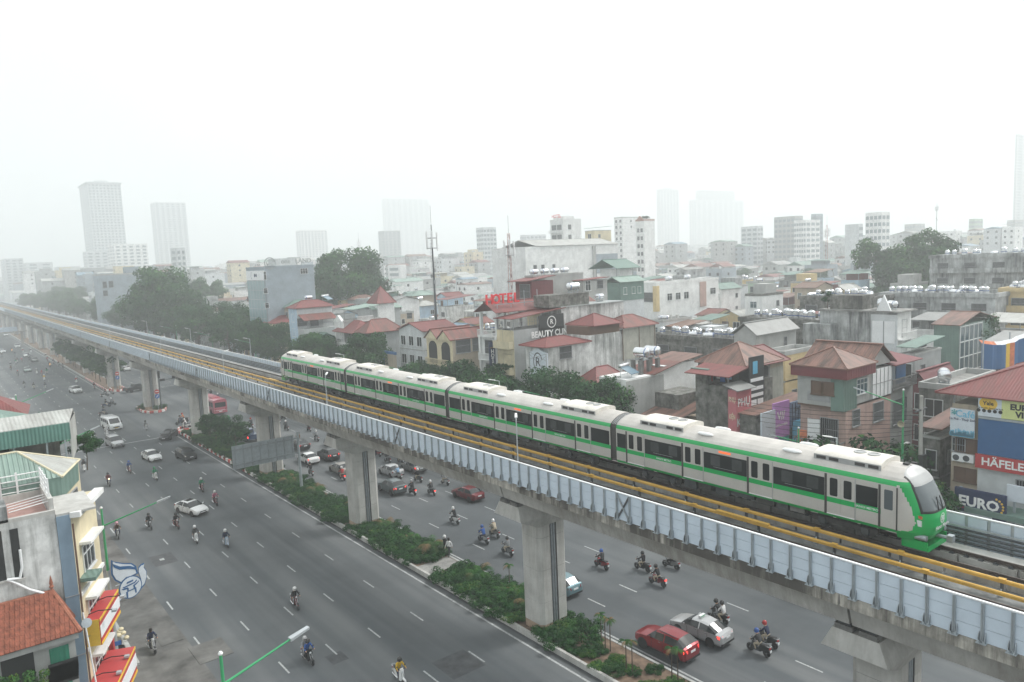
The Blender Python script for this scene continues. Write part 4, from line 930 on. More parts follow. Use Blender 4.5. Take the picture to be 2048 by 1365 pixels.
def tree_mesh(seed,R_,H_,zc,trunk,n,size,nc=34,mats=('leaf_dark','leaf_mid','leaf_mid','leaf_light'),cr=.36,lobes=None):
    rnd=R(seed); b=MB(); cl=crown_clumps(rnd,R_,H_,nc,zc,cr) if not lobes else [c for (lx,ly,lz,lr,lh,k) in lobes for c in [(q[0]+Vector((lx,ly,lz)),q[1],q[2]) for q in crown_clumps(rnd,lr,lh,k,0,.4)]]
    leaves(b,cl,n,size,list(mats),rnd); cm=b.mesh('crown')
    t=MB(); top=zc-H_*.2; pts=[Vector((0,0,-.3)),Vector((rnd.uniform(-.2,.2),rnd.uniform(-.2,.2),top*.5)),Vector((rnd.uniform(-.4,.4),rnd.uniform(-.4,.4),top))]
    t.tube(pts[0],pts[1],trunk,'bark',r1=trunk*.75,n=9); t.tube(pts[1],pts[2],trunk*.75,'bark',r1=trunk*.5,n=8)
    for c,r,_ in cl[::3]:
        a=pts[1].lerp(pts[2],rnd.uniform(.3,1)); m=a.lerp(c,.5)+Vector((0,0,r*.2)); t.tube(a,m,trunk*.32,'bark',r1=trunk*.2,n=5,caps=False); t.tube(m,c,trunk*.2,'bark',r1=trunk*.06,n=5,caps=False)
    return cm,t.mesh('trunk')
def tree(ms,x,y,s,rz,label,group=None,name='tree',z=.1,cat='tree'):
    t=thing(name,label,cat,(x,y,z),rz,group); t.scale=(s,s,s*1.0); inst('trunk',ms[1],t); inst('crown',ms[0],t); return t
BR_=[tree_mesh(s,4.2,3.6,8.6,.28,9500,.2,nc=40) for s in (1,2,3)]
BG=[tree_mesh(7,9.5,8.5,17,.7,30000,.36,nc=60,cr=.3,lobes=[(0,0,17,8.2,7.5,46),(5,-3,13.5,5.2,5,22),(-5,2,13.5,5.4,5.2,24),(0,3,20,5.5,4.5,20)]),
    tree_mesh(9,9.5,9,17,.7,30000,.36,nc=60,cr=.3,lobes=[(0,0,15,7.6,8,46),(5.2,-3.4,19.5,4.2,3.8,20),(-2.5,2.5,20.5,5.2,4.6,22),(2,-2,8.5,6,4.5,22)])]
SM=[tree_mesh(s,2.3,1.9,3.9,.1,3600,.15,nc=24) for s in (21,22)]
rt=R(5)
# street trees on the pavement beyond the railway
ST_=[(60,644),(60,506),(61,434),(60,369),(59,318),(61,278),(60,244),(60,219),(61,197),(60,178),(60,164),(60,143),(60,132.5),(60,119),(60,101),(60.5,97.5),(60,88),(60,82.5),(60,75.5),(60.3,68),(60,61.5)]
for i,(x,y) in enumerate(ST_):
    s=1.35 if y>170 else 1.12 if y>110 else .98
    tree(BR_[i%3],x+rt.uniform(-.8,.8),y,s*rt.uniform(.92,1.08),rt.uniform(0,6),'dense dark green street tree on the pavement beyond the railway','street trees beyond the railway')
for i in range(46):   # the avenue of bigger trees where the street leads away
    y=190+i*11+rt.uniform(-4,4); x=rt.choice([62,67,73,80])+rt.uniform(-2,2)
    tree(BR_[i%3],x,y,rt.uniform(1.2,1.75),rt.uniform(0,6),'tall leafy avenue tree in the grove where the railway fades away','avenue trees along the far street')
def crown_at(ms,px,py,D,s,label,rz=0,zc=17):
    d=ray(px,py).normalized(); p=d*D+Vector((0,0,H)); tree(ms,p.x,p.y,s,rz,label,z=p.z-zc*s if p.z-zc*s<0 else .0)
crown_at(BG[0],700,552,232,1.28,'huge round dark tree towering over the roofs beside the mobile phone masts',.4)
crown_at(BG[1],1822,540,225,1.3,'huge tree with a lopsided crown behind the row of rooftop water tanks',2.6)
crown_at(BG[0],328,602,255,1.3,'huge spreading tree rising above the avenue beside the grey painted house',2.0)
crown_at(BG[1],405,545,345,.98,'large hazy tree in front of the far tower block',1.0)
crown_at(BG[0],1085,475,330,.75,'tall slim dark tree beside the white rooftop hotel',1.4)
crown_at(BG[1],1250,480,520,.8,'far hazy tree crown in front of the tall apartment block',.3)
crown_at(BG[0],290,545,380,.75,'pale hazy tree behind the grey painted house',3.0)
# feathery flame tree beside the front of the train
rnd=R(31); b=MB(); cl=[]
for i in range(22):
    a=rnd.uniform(0,2*PI); r=rnd.uniform(.4,3.1); cl.append((Vector((r*math.cos(a),r*math.sin(a),8.2-r*.42+rnd.uniform(-.3,.5))),rnd.uniform(.8,1.2),.34))
leaves(b,cl,7000,.13,['leaf_mid','leaf_light','leaf_yellow'],rnd,flat=.35); fc=b.mesh('crown')
t=MB(); t.tube((0,0,-.2),(.2,.1,4.5),.22,'bark',r1=.14)
for c,r,_ in cl[::2]: t.tube((.2,.1,4.3),c,.08,'bark',r1=.02,n=5)
FT=(fc,t.mesh('trunk')); p=atx(1758,880,59); tree(FT,59,p.y,1.15,0,'feathery bright green flame tree beside the front carriage of the train')
tree(SM[0],60.5,p.y+2.2,1.9,1,'small dark tree behind the flame tree')
for k,(px,py) in enumerate(((1832,905),(1846,930))): q=atx(px,py,60.2); tree(SM[k%2],60.2,q.y,1.45-.35*k,k,'dark glossy small tree between the flame tree and the CAFE house','dark trees beside the CAFE house')
# trees behind the houses and the pocket gardens
for i,(px,py,z,s,lab) in enumerate(((1965,575,9,1.5,'bright tree beyond the yellow balcony at the row of water tanks'),(1990,470,9,1.6,'hazy tree beyond the far roofs of the district'),(1560,500,9,1.5,'low hazy tree between the far roofs and the masts'),(2030,640,8,1.3,'leafy tree behind the blue poster wall'),(1470,690,10,.6,'small bush on a rooftop among steel tanks'))):
    p=atz(px,py,z); tree(BR_[i%3],p.x,p.y,s,i,lab)
for i in range(26):
    y=rt.uniform(150,700); x=rt.uniform(120,600)
    tree(BR_[i%3],x,y,rt.uniform(1.0,1.7),rt.uniform(0,6),'scattered leafy tree poking up between the distant roofs','trees among the distant roofs')
# left-hand trees by the shop houses
for i,(x,y,z,s,lab) in enumerate(((5.7,60.3,14.2,.45,'bushy little roof tree behind the long green fascia shed'),)):
    tree(SM[i],x,y,s,i,lab,z=z)
# ---- median planting
def shrub_mesh(seed,rx,ry,h,n,mats):
    rnd=R(seed); cl=[(Vector((rnd.uniform(-rx,rx),rnd.uniform(-ry,ry),rnd.uniform(.15,h*.7))),rnd.uniform(.28,.48),.8) for _ in range(26)]
    b=MB(); leaves(b,cl,n,.085,list(mats),rnd); c=b.mesh('foliage')
    t=MB()
    for q,r,_ in cl[::3]: t.tube((q.x*.4,q.y*.4,-.05),q,.025,'bark',r1=.01,n=4)
    return c,t.mesh('stems')
SH=[shrub_mesh(s,1.1,1.1,1.1,3300,('leaf_dark','leaf_mid','leaf_mid','leaf_light')) for s in (41,42,43)]+[shrub_mesh(44,1.0,1.0,.9,3000,('leaf_mid','leaf_light','leaf_yellow'))]
def shrub(i,x,y,s,rz,label='dense dark green bush clipped low on the median',group='bushes planted on the median'):
    t=thing('bush',label,'bush',(x,y,.2),rz,group); t.scale=(s*1.1,s*1.1,s*.8); inst('stems',SH[i][1],t); inst('foliage',SH[i][0],t); return t
def palm_mesh(seed,h,nf,fl,dry=.1):
    rnd=R(seed); b=MB(); ts=MB(); n=rnd.randint(3,5) if h<1 else 1
    for k in range(n):
        ox,oy=(rnd.uniform(-.25,.25),rnd.uniform(-.25,.25)) if n>1 else (0,0); hh=h*rnd.uniform(.7,1.1)
        ts.tube((ox,oy,-.1),(ox*1.6,oy*1.6,hh),.05,'bark',r1=.035,n=6); c=Vector((ox*1.6,oy*1.6,hh))
        for i in range(nf):
            a=2*PI*i/nf+rnd.uniform(-.3,.3); up=rnd.uniform(.5,1.1); L=fl*rnd.uniform(.75,1.15); pr=None; m='frond_dry' if rnd.random()<dry else rnd.choice(['frond','leaf_mid','leaf_light'])
            for j in range(8):
                s=j/7; p=c+Vector((math.cos(a)*L*s*.8,math.sin(a)*L*s*.8,L*(up*s-1.15*s*s)))
                if pr is not None:
                    d=(p-pr).normalized(); sd=d.cross(Vector((0,0,1))).normalized(); w=.26*L*math.sin(PI*min(1,s*.9+.1))
                    for q in (-1,1):
                        for e in (0,.5): o=pr.lerp(p,e); b.add([o,o+d*.07,o+d*.14+sd*q*w+Vector((0,0,-w*.5))],[(0,1,2)],m)
                pr=p
    return b.mesh('fronds'),ts.mesh('stem')
PA=[palm_mesh(51,.5,9,1.5),palm_mesh(52,.7,9,1.7),palm_mesh(53,.4,8,1.3)]; SP=[palm_mesh(61,2.9,8,.85,.4),palm_mesh(62,2.3,8,.9,.3)]
def palm(ms,x,y,rz,label,group,s=1,name='palm'):
    t=thing(name,label,'palm',(x,y,.2),rz,group); t.scale=(s,s,s); inst('stem',ms[1],t); inst('fronds',ms[0],t)
y=37
while y<131:
    near_p=any(abs(y-p)<1.5 for p in piers)
    if not near_p and not 52.2<y<56.4:
        for x in ((32.1,33.2,34.3) if y<100 else (32.6,34.0)):
            k=rt.choice([0,1,2,2,3]); 
            if rt.random()<.93: shrub(k,x+rt.uniform(-.2,.2),y+rt.uniform(-.5,.5),rt.uniform(.7,.95)*(1.25 if 100<y<125 else 1),rt.uniform(0,6),label='loose yellow green bush on the median' if k==3 else 'dense dark green bush clipped low on the median')
    y+=1.3
for y,x in ((58,33.6),(60.5,34.2),(63,33.4),(49.5,34.2),(46,33.9),(57,34.4),(66,34.4),(74,33.5),(82,34),(88,33.2),(91,34.2),(70.5,34.6),(45,34.5),(42.5,34.3),(99,33.5),(104,34)): palm(rt.choice(PA),x,y,rt.uniform(0,6),'bushy palm with arching fronds on the median','palms on the median',rt.uniform(.85,1.2))
for px,py,k in ((1211,1300,0),(1221,1303,0),(1203,1288,1),(1265,1350,0),(1253,1345,1),(1344,1362,1),(1356,1364,1),(1021,1180,1)):
    p=atz(px,py,.2); palm(SP[k],min(max(p.x,32),34.8),p.y,rt.uniform(0,6),'thin bare-stemmed palm sapling on the sandy median','palm saplings on the sandy median',.85,'palm_sapling')
# sandy end of the median: sparse clumps
for i in range(34):
    yy=rt.uniform(23.5,36.5); xx=rt.uniform(31.9,34.7)
    if abs(yy-39.8)<1.6: continue
    shrub(rt.choice([0,3,1]),xx if i%3 else rt.uniform(31.8,32.5),yy,rt.uniform(.32,.5),rt.uniform(0,6),'small tuft of green plants on the sandy median','tufts on the sandy median')
# grass tufts and big bushes on the junction islands
for x,y,s in ((32.3,161,.9),(34.4,159,1.0),(33,163.4,.9),(34.6,161.6,.8)): shrub(0,x,y,s,rt.uniform(0,6),'rounded bush on the small kerbed island at the junction','bushes on the junction island')
for i in range(13):
    y=199+i*6.5; tree(SM[i%2],33.2+rt.uniform(-.4,.4),y,rt.uniform(1.0,1.5),rt.uniform(0,6),'small leafy tree on the median between far piers','median trees beyond the junction')
for x,y in ((33.2,108),(33.6,112.5),(33,117),(33.4,121)): tree(SM[0],x,y,rt.uniform(.75,.95),rt.uniform(0,6),'small leafy tree on the median behind the gantry sign','median trees behind the gantry sign')
# ================================================================ house kit
for n,c,s in (('wall_white',(.77,.78,.77),.35),('wall_cream',(.62,.55,.38),.35),('wall_grey',(.38,.4,.4),.45),('wall_pale',(.58,.61,.62),.3),('wall_blue',(.42,.55,.66),.25),('wall_pink',(.48,.33,.29),.7),('wall_yellow',(.6,.47,.25),.4),('wall_green',(.42,.52,.42),.3),('wall_tan',(.42,.36,.28),.5),('wall_cement',(.4,.41,.4),.5),('wall_bluegrey',(.3,.35,.39),.12),('wall_brick',(.3,.14,.1),.3)): mat(n,c,rough=.88,var=.14,vs=.5,streak=s*.55,sc_=(.13,.13,.12))
mat('wall_weathered',(.68,.69,.68),rough=.9,var=.25,vs=.9,streak=.9,sc_=(.17,.18,.17),so=.05); mat('wall_mossy',(.17,.17,.155),rough=.95,var=.6,vs=1.4,streak=.9,sc_=(.035,.037,.035)); mat('wall_stained',(.43,.45,.45),rough=.92,var=.3,vs=.7,streak=.95,sc_=(.07,.075,.075),so=.05)
mat('roof_flat',(.26,.26,.25),rough=.95,var=.35,vs=.7); mat('frame_white',(.66,.68,.68),rough=.6,var=.05); mat('frame_brown',(.13,.08,.055),rough=.7,var=.1); mat('frame_grey',(.3,.31,.32),rough=.6,var=.1); mat('shutter_green',(.05,.2,.17),rough=.6,var=.1)
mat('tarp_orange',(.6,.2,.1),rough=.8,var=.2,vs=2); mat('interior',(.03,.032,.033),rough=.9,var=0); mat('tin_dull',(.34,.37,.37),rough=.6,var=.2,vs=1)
for n,c,ru in (('red',(.19,.05,.047),.4),('redb',(.2,.062,.05),.7),('rust',(.21,.11,.085),.9),('green',(.14,.22,.19),.1),('greenl',(.24,.33,.29),.1),('grey',(.27,.28,.275),.15),('blue',(.16,.25,.32),.1),('brown',(.2,.11,.075),.6),('pale',(.42,.43,.41),.3),('maroon',(.15,.035,.04),.1)):
    for ax in 'XY': ribbed(f'roof_{n}_{ax}',c,ax,rust=ru)
    ribbed(f'tin_{n}_X',c,'X',pitch=.3); ribbed(f'tin_{n}_Y',c,'Y',pitch=.3)
_wm={}
def win_meshes(w,h,style):
    k=(round(w,2),round(h,2),style)
    if k in _wm: return _wm[k]
    b=MB(); g=MB(); fr='frame_white' if style in 'wbx' else 'frame_brown' if style in 'ls' else 'frame_grey'; t=.07; d=.07
    b.box(-w/2-t,-w/2,-d,.0,-h/2-t,h/2+t,fr); b.box(w/2,w/2+t,-d,.0,-h/2-t,h/2+t,fr); b.box(-w/2,w/2,-d,0,h/2,h/2+t,fr); b.box(-w/2-.12,w/2+.12,-d-.06,0,-h/2-t-.03,-h/2,fr)
    n=max(1,round(w/.7)) if style!='d' else max(3,round(w/.18))
    for i in range(1,n): x=-w/2+w*i/n; r=.025 if style!='d' else .012; b.box(x-r,x+r,-.05,-.012,-h/2,h/2,fr)
    if style in 'bx': b.box(-w/2,w/2,-.05,-.012,h*.18-.025,h*.18+.025,fr)
    if style=='d': b.box(-w/2,w/2,-.052,-.014,-.02,.02,fr)
    g.box(-w/2,w/2,-.012,.0,-h/2,h/2,{'l':'frame_brown','s':'shutter_green'}.get(style,'glass_blue' if style=='b' else 'glass_dark'))
    _wm[k]=(b.mesh('window'),g.mesh('pane')); return _wm[k]
AM=MB(); AM.box(-.42,.42,-.34,0,0,.6,'cap_white'); AM.lathe([(.24,0),(.24,.012),(.05,.012)],'steel_dark',n=16,c=(-.1,-.341,.3),q=Quaternion((1,0,0),PI/2)); AM.box(-.4,-.36,-.36,0,-.06,0,'galv'); AM.box(.36,.4,-.36,0,-.06,0,'galv'); AM=AM.mesh('air_conditioner')
FOOT=[]
class Hs:
    def __init__(s,name,label,x0,x1,y0,y1,h,wall='wall_grey',cat='house',group=None,z0=0,foot=True,nowall=False):
        s.t=thing(name,label,cat,(x0,y0,z0),0,group); s.dx,s.dy,s.h=x1-x0,y1-y0,h; s.x0,s.y0=x0,y0
        if foot: FOOT.append((x0,x1,y0,y1))
        if not nowall: MB().box(0,s.dx,0,s.dy,-.2,h,wall).build('wall',s.t)
    def loc(s,f,u,z,o=0): return {'X':(-o,u,z),'Y':(u,-o,z),'R':(s.dx+o,u,z),'F':(u,s.dy+o,z)}[f]
    def rz(s,f): return {'X':FACE_X,'Y':0,'R':PI/2,'F':PI}[f]
    def win(s,f,u,z,w,h,st='w',o=0):
        a,g=win_meshes(w,h,st); q=inst('window',a,s.t,s.loc(f,u,z,o),s.rz(f)); inst('pane',g,q); return s
    def grid(s,f,us,zs,w,h,st='w'):
        for z in zs:
            for u in us: s.win(f,u,z,w,h,st)
        return s
    def ac(s,f,u,z): inst('air_conditioner',AM,s.t,s.loc(f,u,z),s.rz(f)); return s
    def part(s,name,b,smooth=0): return b.build(name,s.t,smooth)
    def box(s,name,x0,x1,y0,y1,z0,z1,m): return MB().box(x0,x1,y0,y1,z0,z1,m).build(name,s.t)
    def parapet(s,hh=.55,m='wall_cement',t=.18,o=.06):
        b=MB(); X,Y,z=s.dx,s.dy,s.h
        b.box(-o,X+o,-o,t,z,z+hh,m); b.box(-o,X+o,Y-t,Y+o,z,z+hh,m); b.box(-o,t,t,Y-t,z,z+hh,m); b.box(X-t,X+o,t,Y-t,z,z+hh,m); b.build('parapet',s.t)
        MB().box(t,X-t,t,Y-t,z+.002,z+.03,'roof_flat').build('roof',s.t); return s
    def ledges(s,zs,m='wall_cement',o=.1,f='XY'):
        for z in zs:
            b=MB(); b.box(-o if 'X' in f else 0,s.dx,-o if 'Y' in f else 0,s.dy,z-.08,z+.08,m); b.build('ledge',s.t)
        return s
    def balcony(s,f,u,z,w,d=.9,m='wall_white',rail='bal'):
        b=MB(); T=Matrix.Translation(s.loc(f,u,z))@Matrix.Rotation(s.rz(f),4,'Z'); b.T=T
        b.box(-w/2,w/2,-d,0,-.14,0,m)
        if rail=='solid': b.box(-w/2,w/2,-d,-d+.1,0,.9,m); b.box(-w/2,-w/2+.1,-d+.1,0,0,.9,m); b.box(w/2-.1,w/2,-d+.1,0,0,.9,m)
        else:
            b.box(-w/2,w/2,-d,-d+.08,.82,.92,m); b.box(-w/2,-w/2+.08,-d+.08,0,.82,.92,m); b.box(w/2-.08,w/2,-d+.08,0,.82,.92,m)
            n=max(3,int(w/.25))
            for i in range(n+1): x=-w/2+.04+(w-.08)*i/n; b.box(x-.035,x+.035,-d+.01,-d+.07,0,.82,m)
        b.build('balcony',s.t); return s
    # roofs: rectangle given in local coordinates, z0 at the eaves
    def gable(s,z0,rise,axis,m,x0=None,x1=None,y0=None,y1=None,o=.4,th=.1,ends=None,name='roof'):
        x0=-o if x0 is None else x0; x1=s.dx+o if x1 is None else x1; y0=-o if y0 is None else y0; y1=s.dy+o if y1 is None else y1
        if axis=='Y':
            c=(x0+x1)/2; b=MB(); pr=[(x0,z0),(c,z0+rise),(x1,z0),(x1,z0+th),(c,z0+rise+th),(x0,z0+th)]; b.prism([pr[0],pr[1],pr[4],pr[5]],y0,y1,f'roof_{m}_Y'); b.prism([pr[1],pr[2],pr[3],pr[4]],y0,y1,f'roof_{m}_Y'); b.box(c-.18,c+.18,y0,y1,z0+rise+th-.06,z0+rise+th+.05,f'tin_{m}_Y')
            r=b.build(name,s.t)
            if ends: MB().prism([(x0+o,z0),(x1-o,z0),(c,z0+rise*(1-2*o/(x1-x0)))],y0+o,y1-o,ends).build('gable_wall',s.t)
        else:
            c=(y0+y1)/2; b=MB(); pr=[(y0,z0),(c,z0+rise),(y1,z0),(y1,z0+th),(c,z0+rise+th),(y0,z0+th)]; b.prism([pr[0],pr[1],pr[4],pr[5]],x0,x1,f'roof_{m}_X',axis='x'); b.prism([pr[1],pr[2],pr[3],pr[4]],x0,x1,f'roof_{m}_X',axis='x'); b.box(x0,x1,c-.18,c+.18,z0+rise+th-.06,z0+rise+th+.05,f'tin_{m}_X')
            r=b.build(name,s.t)
            if ends: MB().prism([(y0+o,z0),(y1-o,z0),(c,z0+rise*(1-2*o/(y1-y0)))],x0+o,x1-o,ends,axis='x').build('gable_wall',s.t)
        return s
    def hip(s,z0,rise,m,x0=None,x1=None,y0=None,y1=None,o=.45,th=.1,name='roof',k=None):
        x0=-o if x0 is None else x0; x1=s.dx+o if x1 is None else x1; y0=-o if y0 is None else y0; y1=s.dy+o if y1 is None else y1
        w,l=x1-x0,y1-y0; i=min(w,l)/2*(k or 1)
        if w>=l: r0,r1=Vector((x0+i,(y0+y1)/2,z0+rise)),Vector((x1-i,(y0+y1)/2,z0+rise))
        else: r0,r1=Vector(((x0+x1)/2,y0+i,z0+rise)),Vector(((x0+x1)/2,y1-i,z0+rise))
        A,B,C,D=(Vector(p) for p in ((x0,y0,z0),(x1,y0,z0),(x1,y1,z0),(x0,y1,z0))); u=Vector((0,0,th)); b=MB(); mx,my=f'roof_{m}_X',f'roof_{m}_Y'
        if w>=l: F=[([A,B,r1,r0],mx),([B,C,r1],my),([C,D,r0,r1],mx),([D,A,r0],my)]
        else: F=[([A,B,r0],mx),([B,C,r1,r0],my),([C,D,r1],mx),([D,A,r0,r1],my)]
        for q,mm in F: b.poly([p+u for p in q],mm)
        for p,q in ((A,B),(B,C),(C,D),(D,A)): b.poly([p,q,q+u,p+u],f'tin_{m}_X')
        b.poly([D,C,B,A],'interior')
        for p,q in ((A,r0),(D,r0 if w>=l else r1),(B,r1 if w>=l else r0),(C,r1),(r0,r1)): b.tube(p+u,q+u,.09,f'tin_{m}_X',n=5)
        b.build(name,s.t); return s
    def shed(s,x0,x1,y0,y1,za,zb,axis,m,th=.09,name='roof'):
        """single slope: za at the low-coordinate edge, zb at the high one"""
        b=MB(); mm=f'roof_{m}_'+('Y' if axis=='x' else 'X')
        z=[(za,zb,zb,za) if axis=='x' else (za,za,zb,zb)][0]; P=[(x0,y0),(x1,y0),(x1,y1),(x0,y1)]
        b.hexa([(p[0],p[1],q) for p,q in zip(P,z)]+[(p[0],p[1],q+th) for p,q in zip(P,z)],mm); b.build(name,s.t); return s
    def posts(s,pts,z0,z1,m='frame_grey',r=.05):
        for x,y in pts: MB().box(x-r,x+r,y-r,y+r,z0,z1,m).build('post',s.t)
        return s
    def room(s,x0,x1,y0,y1,z0,z1,m='wall_cement',name='roof_room'): MB().box(x0,x1,y0,y1,z0,z1,m).build(name,s.t); return s
def bis(f,a,b):
    fa=f(a)
    for _ in range(50):
        m=(a+b)/2
        if (f(m)>0)==(fa>0): a=m
        else: b=m
    return (a+b)/2
def blk(pl,pc,pr,pyt,X=None,D=None):
    """near top corner at pixel (pc,pyt) on the plane x=X (or at distance D); the road face runs left to pl, the side wall right to pr"""
    p=atx(pc,pyt,X) if X else ray(pc,pyt).normalized()*D+Vector((0,0,H))
    y1=bis(lambda y:proj(p.x,y,p.z)[0]-pl,p.y,p.y+400); x1=bis(lambda x:proj(x,p.y,p.z)[0]-pr,p.x,p.x+400)
    return p.x,x1,p.y,y1,p.z
# ---- water tanks, solar heaters
mat('tank_blue',(.04,.1,.3),rough=.35,var=0)
def tank_h(L=1.5,r=.42):
    b=MB(); q=Quaternion((0,1,0),PI/2); z=r+.35; b.lathe([(r*.3,-L/2-.16),(r*.8,-L/2-.1),(r,-L/2),(r,-L*.2),(r,L*.2),(r,L/2),(r*.8,L/2+.1),(r*.3,L/2+.16)],'tank_steel',n=18,c=(0,0,z),q=q); k=b.mesh('drum',smooth=35)
    c=MB()
    c.lathe([(r*1.012,-.07),(r*1.012,.07)],'tank_blue',n=18,c=(-L*.46,0,z),q=q)
    d=MB()
    for x in (-L*.33,L*.33): d.box(x-.04,x+.04,-r*.8,r*.8,0,.1,'galv'); d.box(x-.04,x+.04,-r*.75,-r*.6,.1,.55,'galv'); d.box(x-.04,x+.04,r*.6,r*.75,.1,.55,'galv')
    return (('drum',k),('band',c.mesh('band')),('stand',d.mesh('stand')))
def tank_v(h=1.25,r=.45):
    b=MB(); b.lathe([(r,.3),(r*1.02,.35),(r,.5),(r*1.02,.75),(r,.95),(r*1.02,1.2),(r,h+.25),(r*.75,h+.38),(r*.25,h+.46)],'tank_steel',n=18); k=b.mesh('drum',smooth=30)
    c=MB(); c.lathe([(r*1.03,.95),(r*1.03,1.08)],'tank_blue',n=18); d=MB(); d.lathe([(r*.9,0),(r*.95,.3)],'galv',n=10); e=MB(); e.lathe([(.16,h+.46),(.16,h+.53)],'cap_white',n=10)
    return (('drum',k),('band',c.mesh('band')),('stand',d.mesh('stand')),('lid',e.mesh('lid')))
TK={'h':tank_h(),'v':tank_v(),'H':tank_h(1.8,.58),'V':tank_v(1.5,.55)}
def tank(kind,x,y,z,rz=0,label=None,group=None,s=1):
    kn='horizontal' if kind in 'hH' else 'upright'
    t=thing('water_tank',label or f'{kn} stainless steel water tank on a rooftop','water tank',(x,y,z),rz,group or 'water tanks on the roofs'); t.scale=(s,s,s)
    for n,m in TK[kind]: inst(n,m,t)
    return t
def tanks_px(lst,z,label,group):
    for kind,px,py,rz in lst: p=atz(px,py,z); tank(kind,p.x,p.y,z,rz,label,group)
b=MB(); b.hexa([(-.9,-.9,.3),(.9,-.9,.3),(.9,.6,1.0),(-.9,.6,1.0),(-.9,-.9,.36),(.9,-.9,.36),(.9,.6,1.06),(-.9,.6,1.06)],mat('solar_glass',(.16,.24,.3),rough=.15,var=.05,spec=.6)); SOL=b.mesh('collector')
def solar(x,y,z,rz,label):
    t=thing('solar_heater',label,'solar heater',(x,y,z),rz); inst('collector',SOL,t); MB().lathe([(.12,-1),(.22,-.98),(.22,.98),(.12,1)],'tank_steel',n=14,c=(0,.7,1.2),q=Quaternion((0,1,0),PI/2)).build('drum',t,40)
    b=MB()
    for x_ in (-.8,.8): b.tube((x_,.7,0),(x_,.7,1.0),.03,'galv',n=5); b.tube((x_,-.85,0),(x_,-.85,.3),.03,'galv',n=5)
    b.box(-.85,.85,.68,.72,.1,.14,'galv'); b.build('stand',t)
# ================================================================ front row of houses beyond the railway
XF=63.0
def crop(ox,oy,s): return lambda x,y:(ox+x/s,oy+y/s)
c1,c2,c3,c4,c5,c6=crop(560,600,6.827),crop(840,540,5.25),crop(1040,540,5.25),crop(1290,600,4.874),crop(1580,640,4.876),crop(1840,640,3.25)
def XR(s,c,r):
    a=atx(*c(r[0],r[1]),s.x0); b=atx(*c(r[2],r[3]),s.x0); return ((a.y+b.y)/2-s.y0,(a.z+b.z)/2,abs(a.y-b.y),abs(a.z-b.z))
def YR(s,c,r):
    a=aty(*c(r[0],r[1]),s.y0); b=aty(*c(r[2],r[3]),s.y0); return ((a.x+b.x)/2-s.x0,(a.z+b.z)/2,abs(a.x-b.x),abs(a.z-b.z))
def xw(s,c,st,*rs):
    for r in rs: u,z,w,h=XR(s,c,r); s.win('X',u,z,w,h,st)
def yw(s,c,st,*rs):
    for r in rs: u,z,w,h=YR(s,c,r); s.win('Y',u,z,w,h,st)
def board(s,f,u,z,w,h,m,name='sign_board',o=.06,th=.1):
    b=MB(); b.box(-w/2,w/2,-th,0,-h/2,h/2,m); return inst(name,b.mesh(name),s.t,s.loc(f,u,z,o),s.rz(f))
def letters(s,f,txt,size,m,u,z,o=.17,sx=1,bold=.02,ext=0,name='lettering'): return text(txt,size,m,s.loc(f,u,z,o),s.rz(f),s.t,name,ext=ext,bold=bold,sx=sx)
def zX(c,x,y,X=XF): return atx(*c(x,y),X).z
ident=lambda x,y:(x,y)
for n,c in (('sign_red',(.43,.05,.05)),('sign_pink',(.5,.16,.18)),('sign_blue',(.03,.11,.26)),('sign_navy',(.015,.03,.085)),('sign_cyan',(.12,.42,.62)),('sign_violet',(.5,.25,.58)),('sign_pale',(.6,.66,.72)),('sign_lime',(.6,.66,.28)),('sign_yellow',(.75,.48,.05)),('sign_black',(.03,.034,.036)),('sign_teal',(.05,.32,.34)),('letter_white',(.8,.81,.8)),('letter_red',(.7,.03,.04)),('letter_black',(.02,.02,.022)),('letter_cream',(.68,.64,.45)),('letter_gold',(.5,.33,.08)),('denim',(.2,.27,.4)),('letter_sky',(.2,.5,.68))): mat(n,c,rough=.55,var=.06,vs=2)
# A: grey office slab with a glass front
x0,x1,y0,y1,h=blk(492,529,627,537,X=XF)
A=Hs('office_building','tall blue grey office block with a narrow glass front and roof letters',x0,x1,y0,y1,h,'wall_bluegrey',cat='building')
A.parapet(.4,'wall_bluegrey')
fz=zX(ident,510,562); n=6; m=10; w=(y1-y0-.8)/n; hh=(fz-1.6)/m
pn=MB(); pn.box(-w/2+.05,w/2-.05,-.06,0,-hh/2+.06,hh/2-.06,mat('curtain_glass',(.22,.33,.35),rough=.1,var=.1,vs=.4,spec=.6)); PN=pn.mesh('pane')
for i in range(n):
    for j in range(m): inst('pane',PN,A.t,A.loc('X',.4+w*(i+.5),1.6+hh*(j+.5),.05),FACE_X)
b=MB()
for i in range(n+1): b.box(-.14,0,.4+w*i-.05,.4+w*i+.05,1.2,fz,'frame_grey')
for j in range(m+1): b.box(-.13,-.001,.4,y1-y0-.4,1.6+hh*j-.06,1.6+hh*j+.06,'frame_grey')
A.part('mullions',b)
board(A,'X',(y1-y0)/2,fz+1.25,y1-y0-.3,2.3,'cap_white',o=.02)
b=MB(); b.T=Matrix.Translation(A.loc('X',(y1-y0)*.72,fz+1.2,.14))@Matrix.Rotation(FACE_X,4,'Z')
for k in range(8): a0,a1=PI/2+.9*(k/4-1),PI/2+.9*((k+1)/4-1); b.poly([(-r*math.sin(a)+1,0,r*math.cos(a)) for r,a in ((1,a0),(1.15,a0),(1.15,a1),(1,a1))],'sign_navy')
A.part('logo_arc',b); letters(A,'X','●●',1.1,'sign_navy',(y1-y0)*.48,fz+1.2,.14)
yw(A,crop(480,500,11.375),'x',(1370,430,1540,540),(535,880,630,990),(570,1215,660,1320),(535,500,600,680))
b=MB()
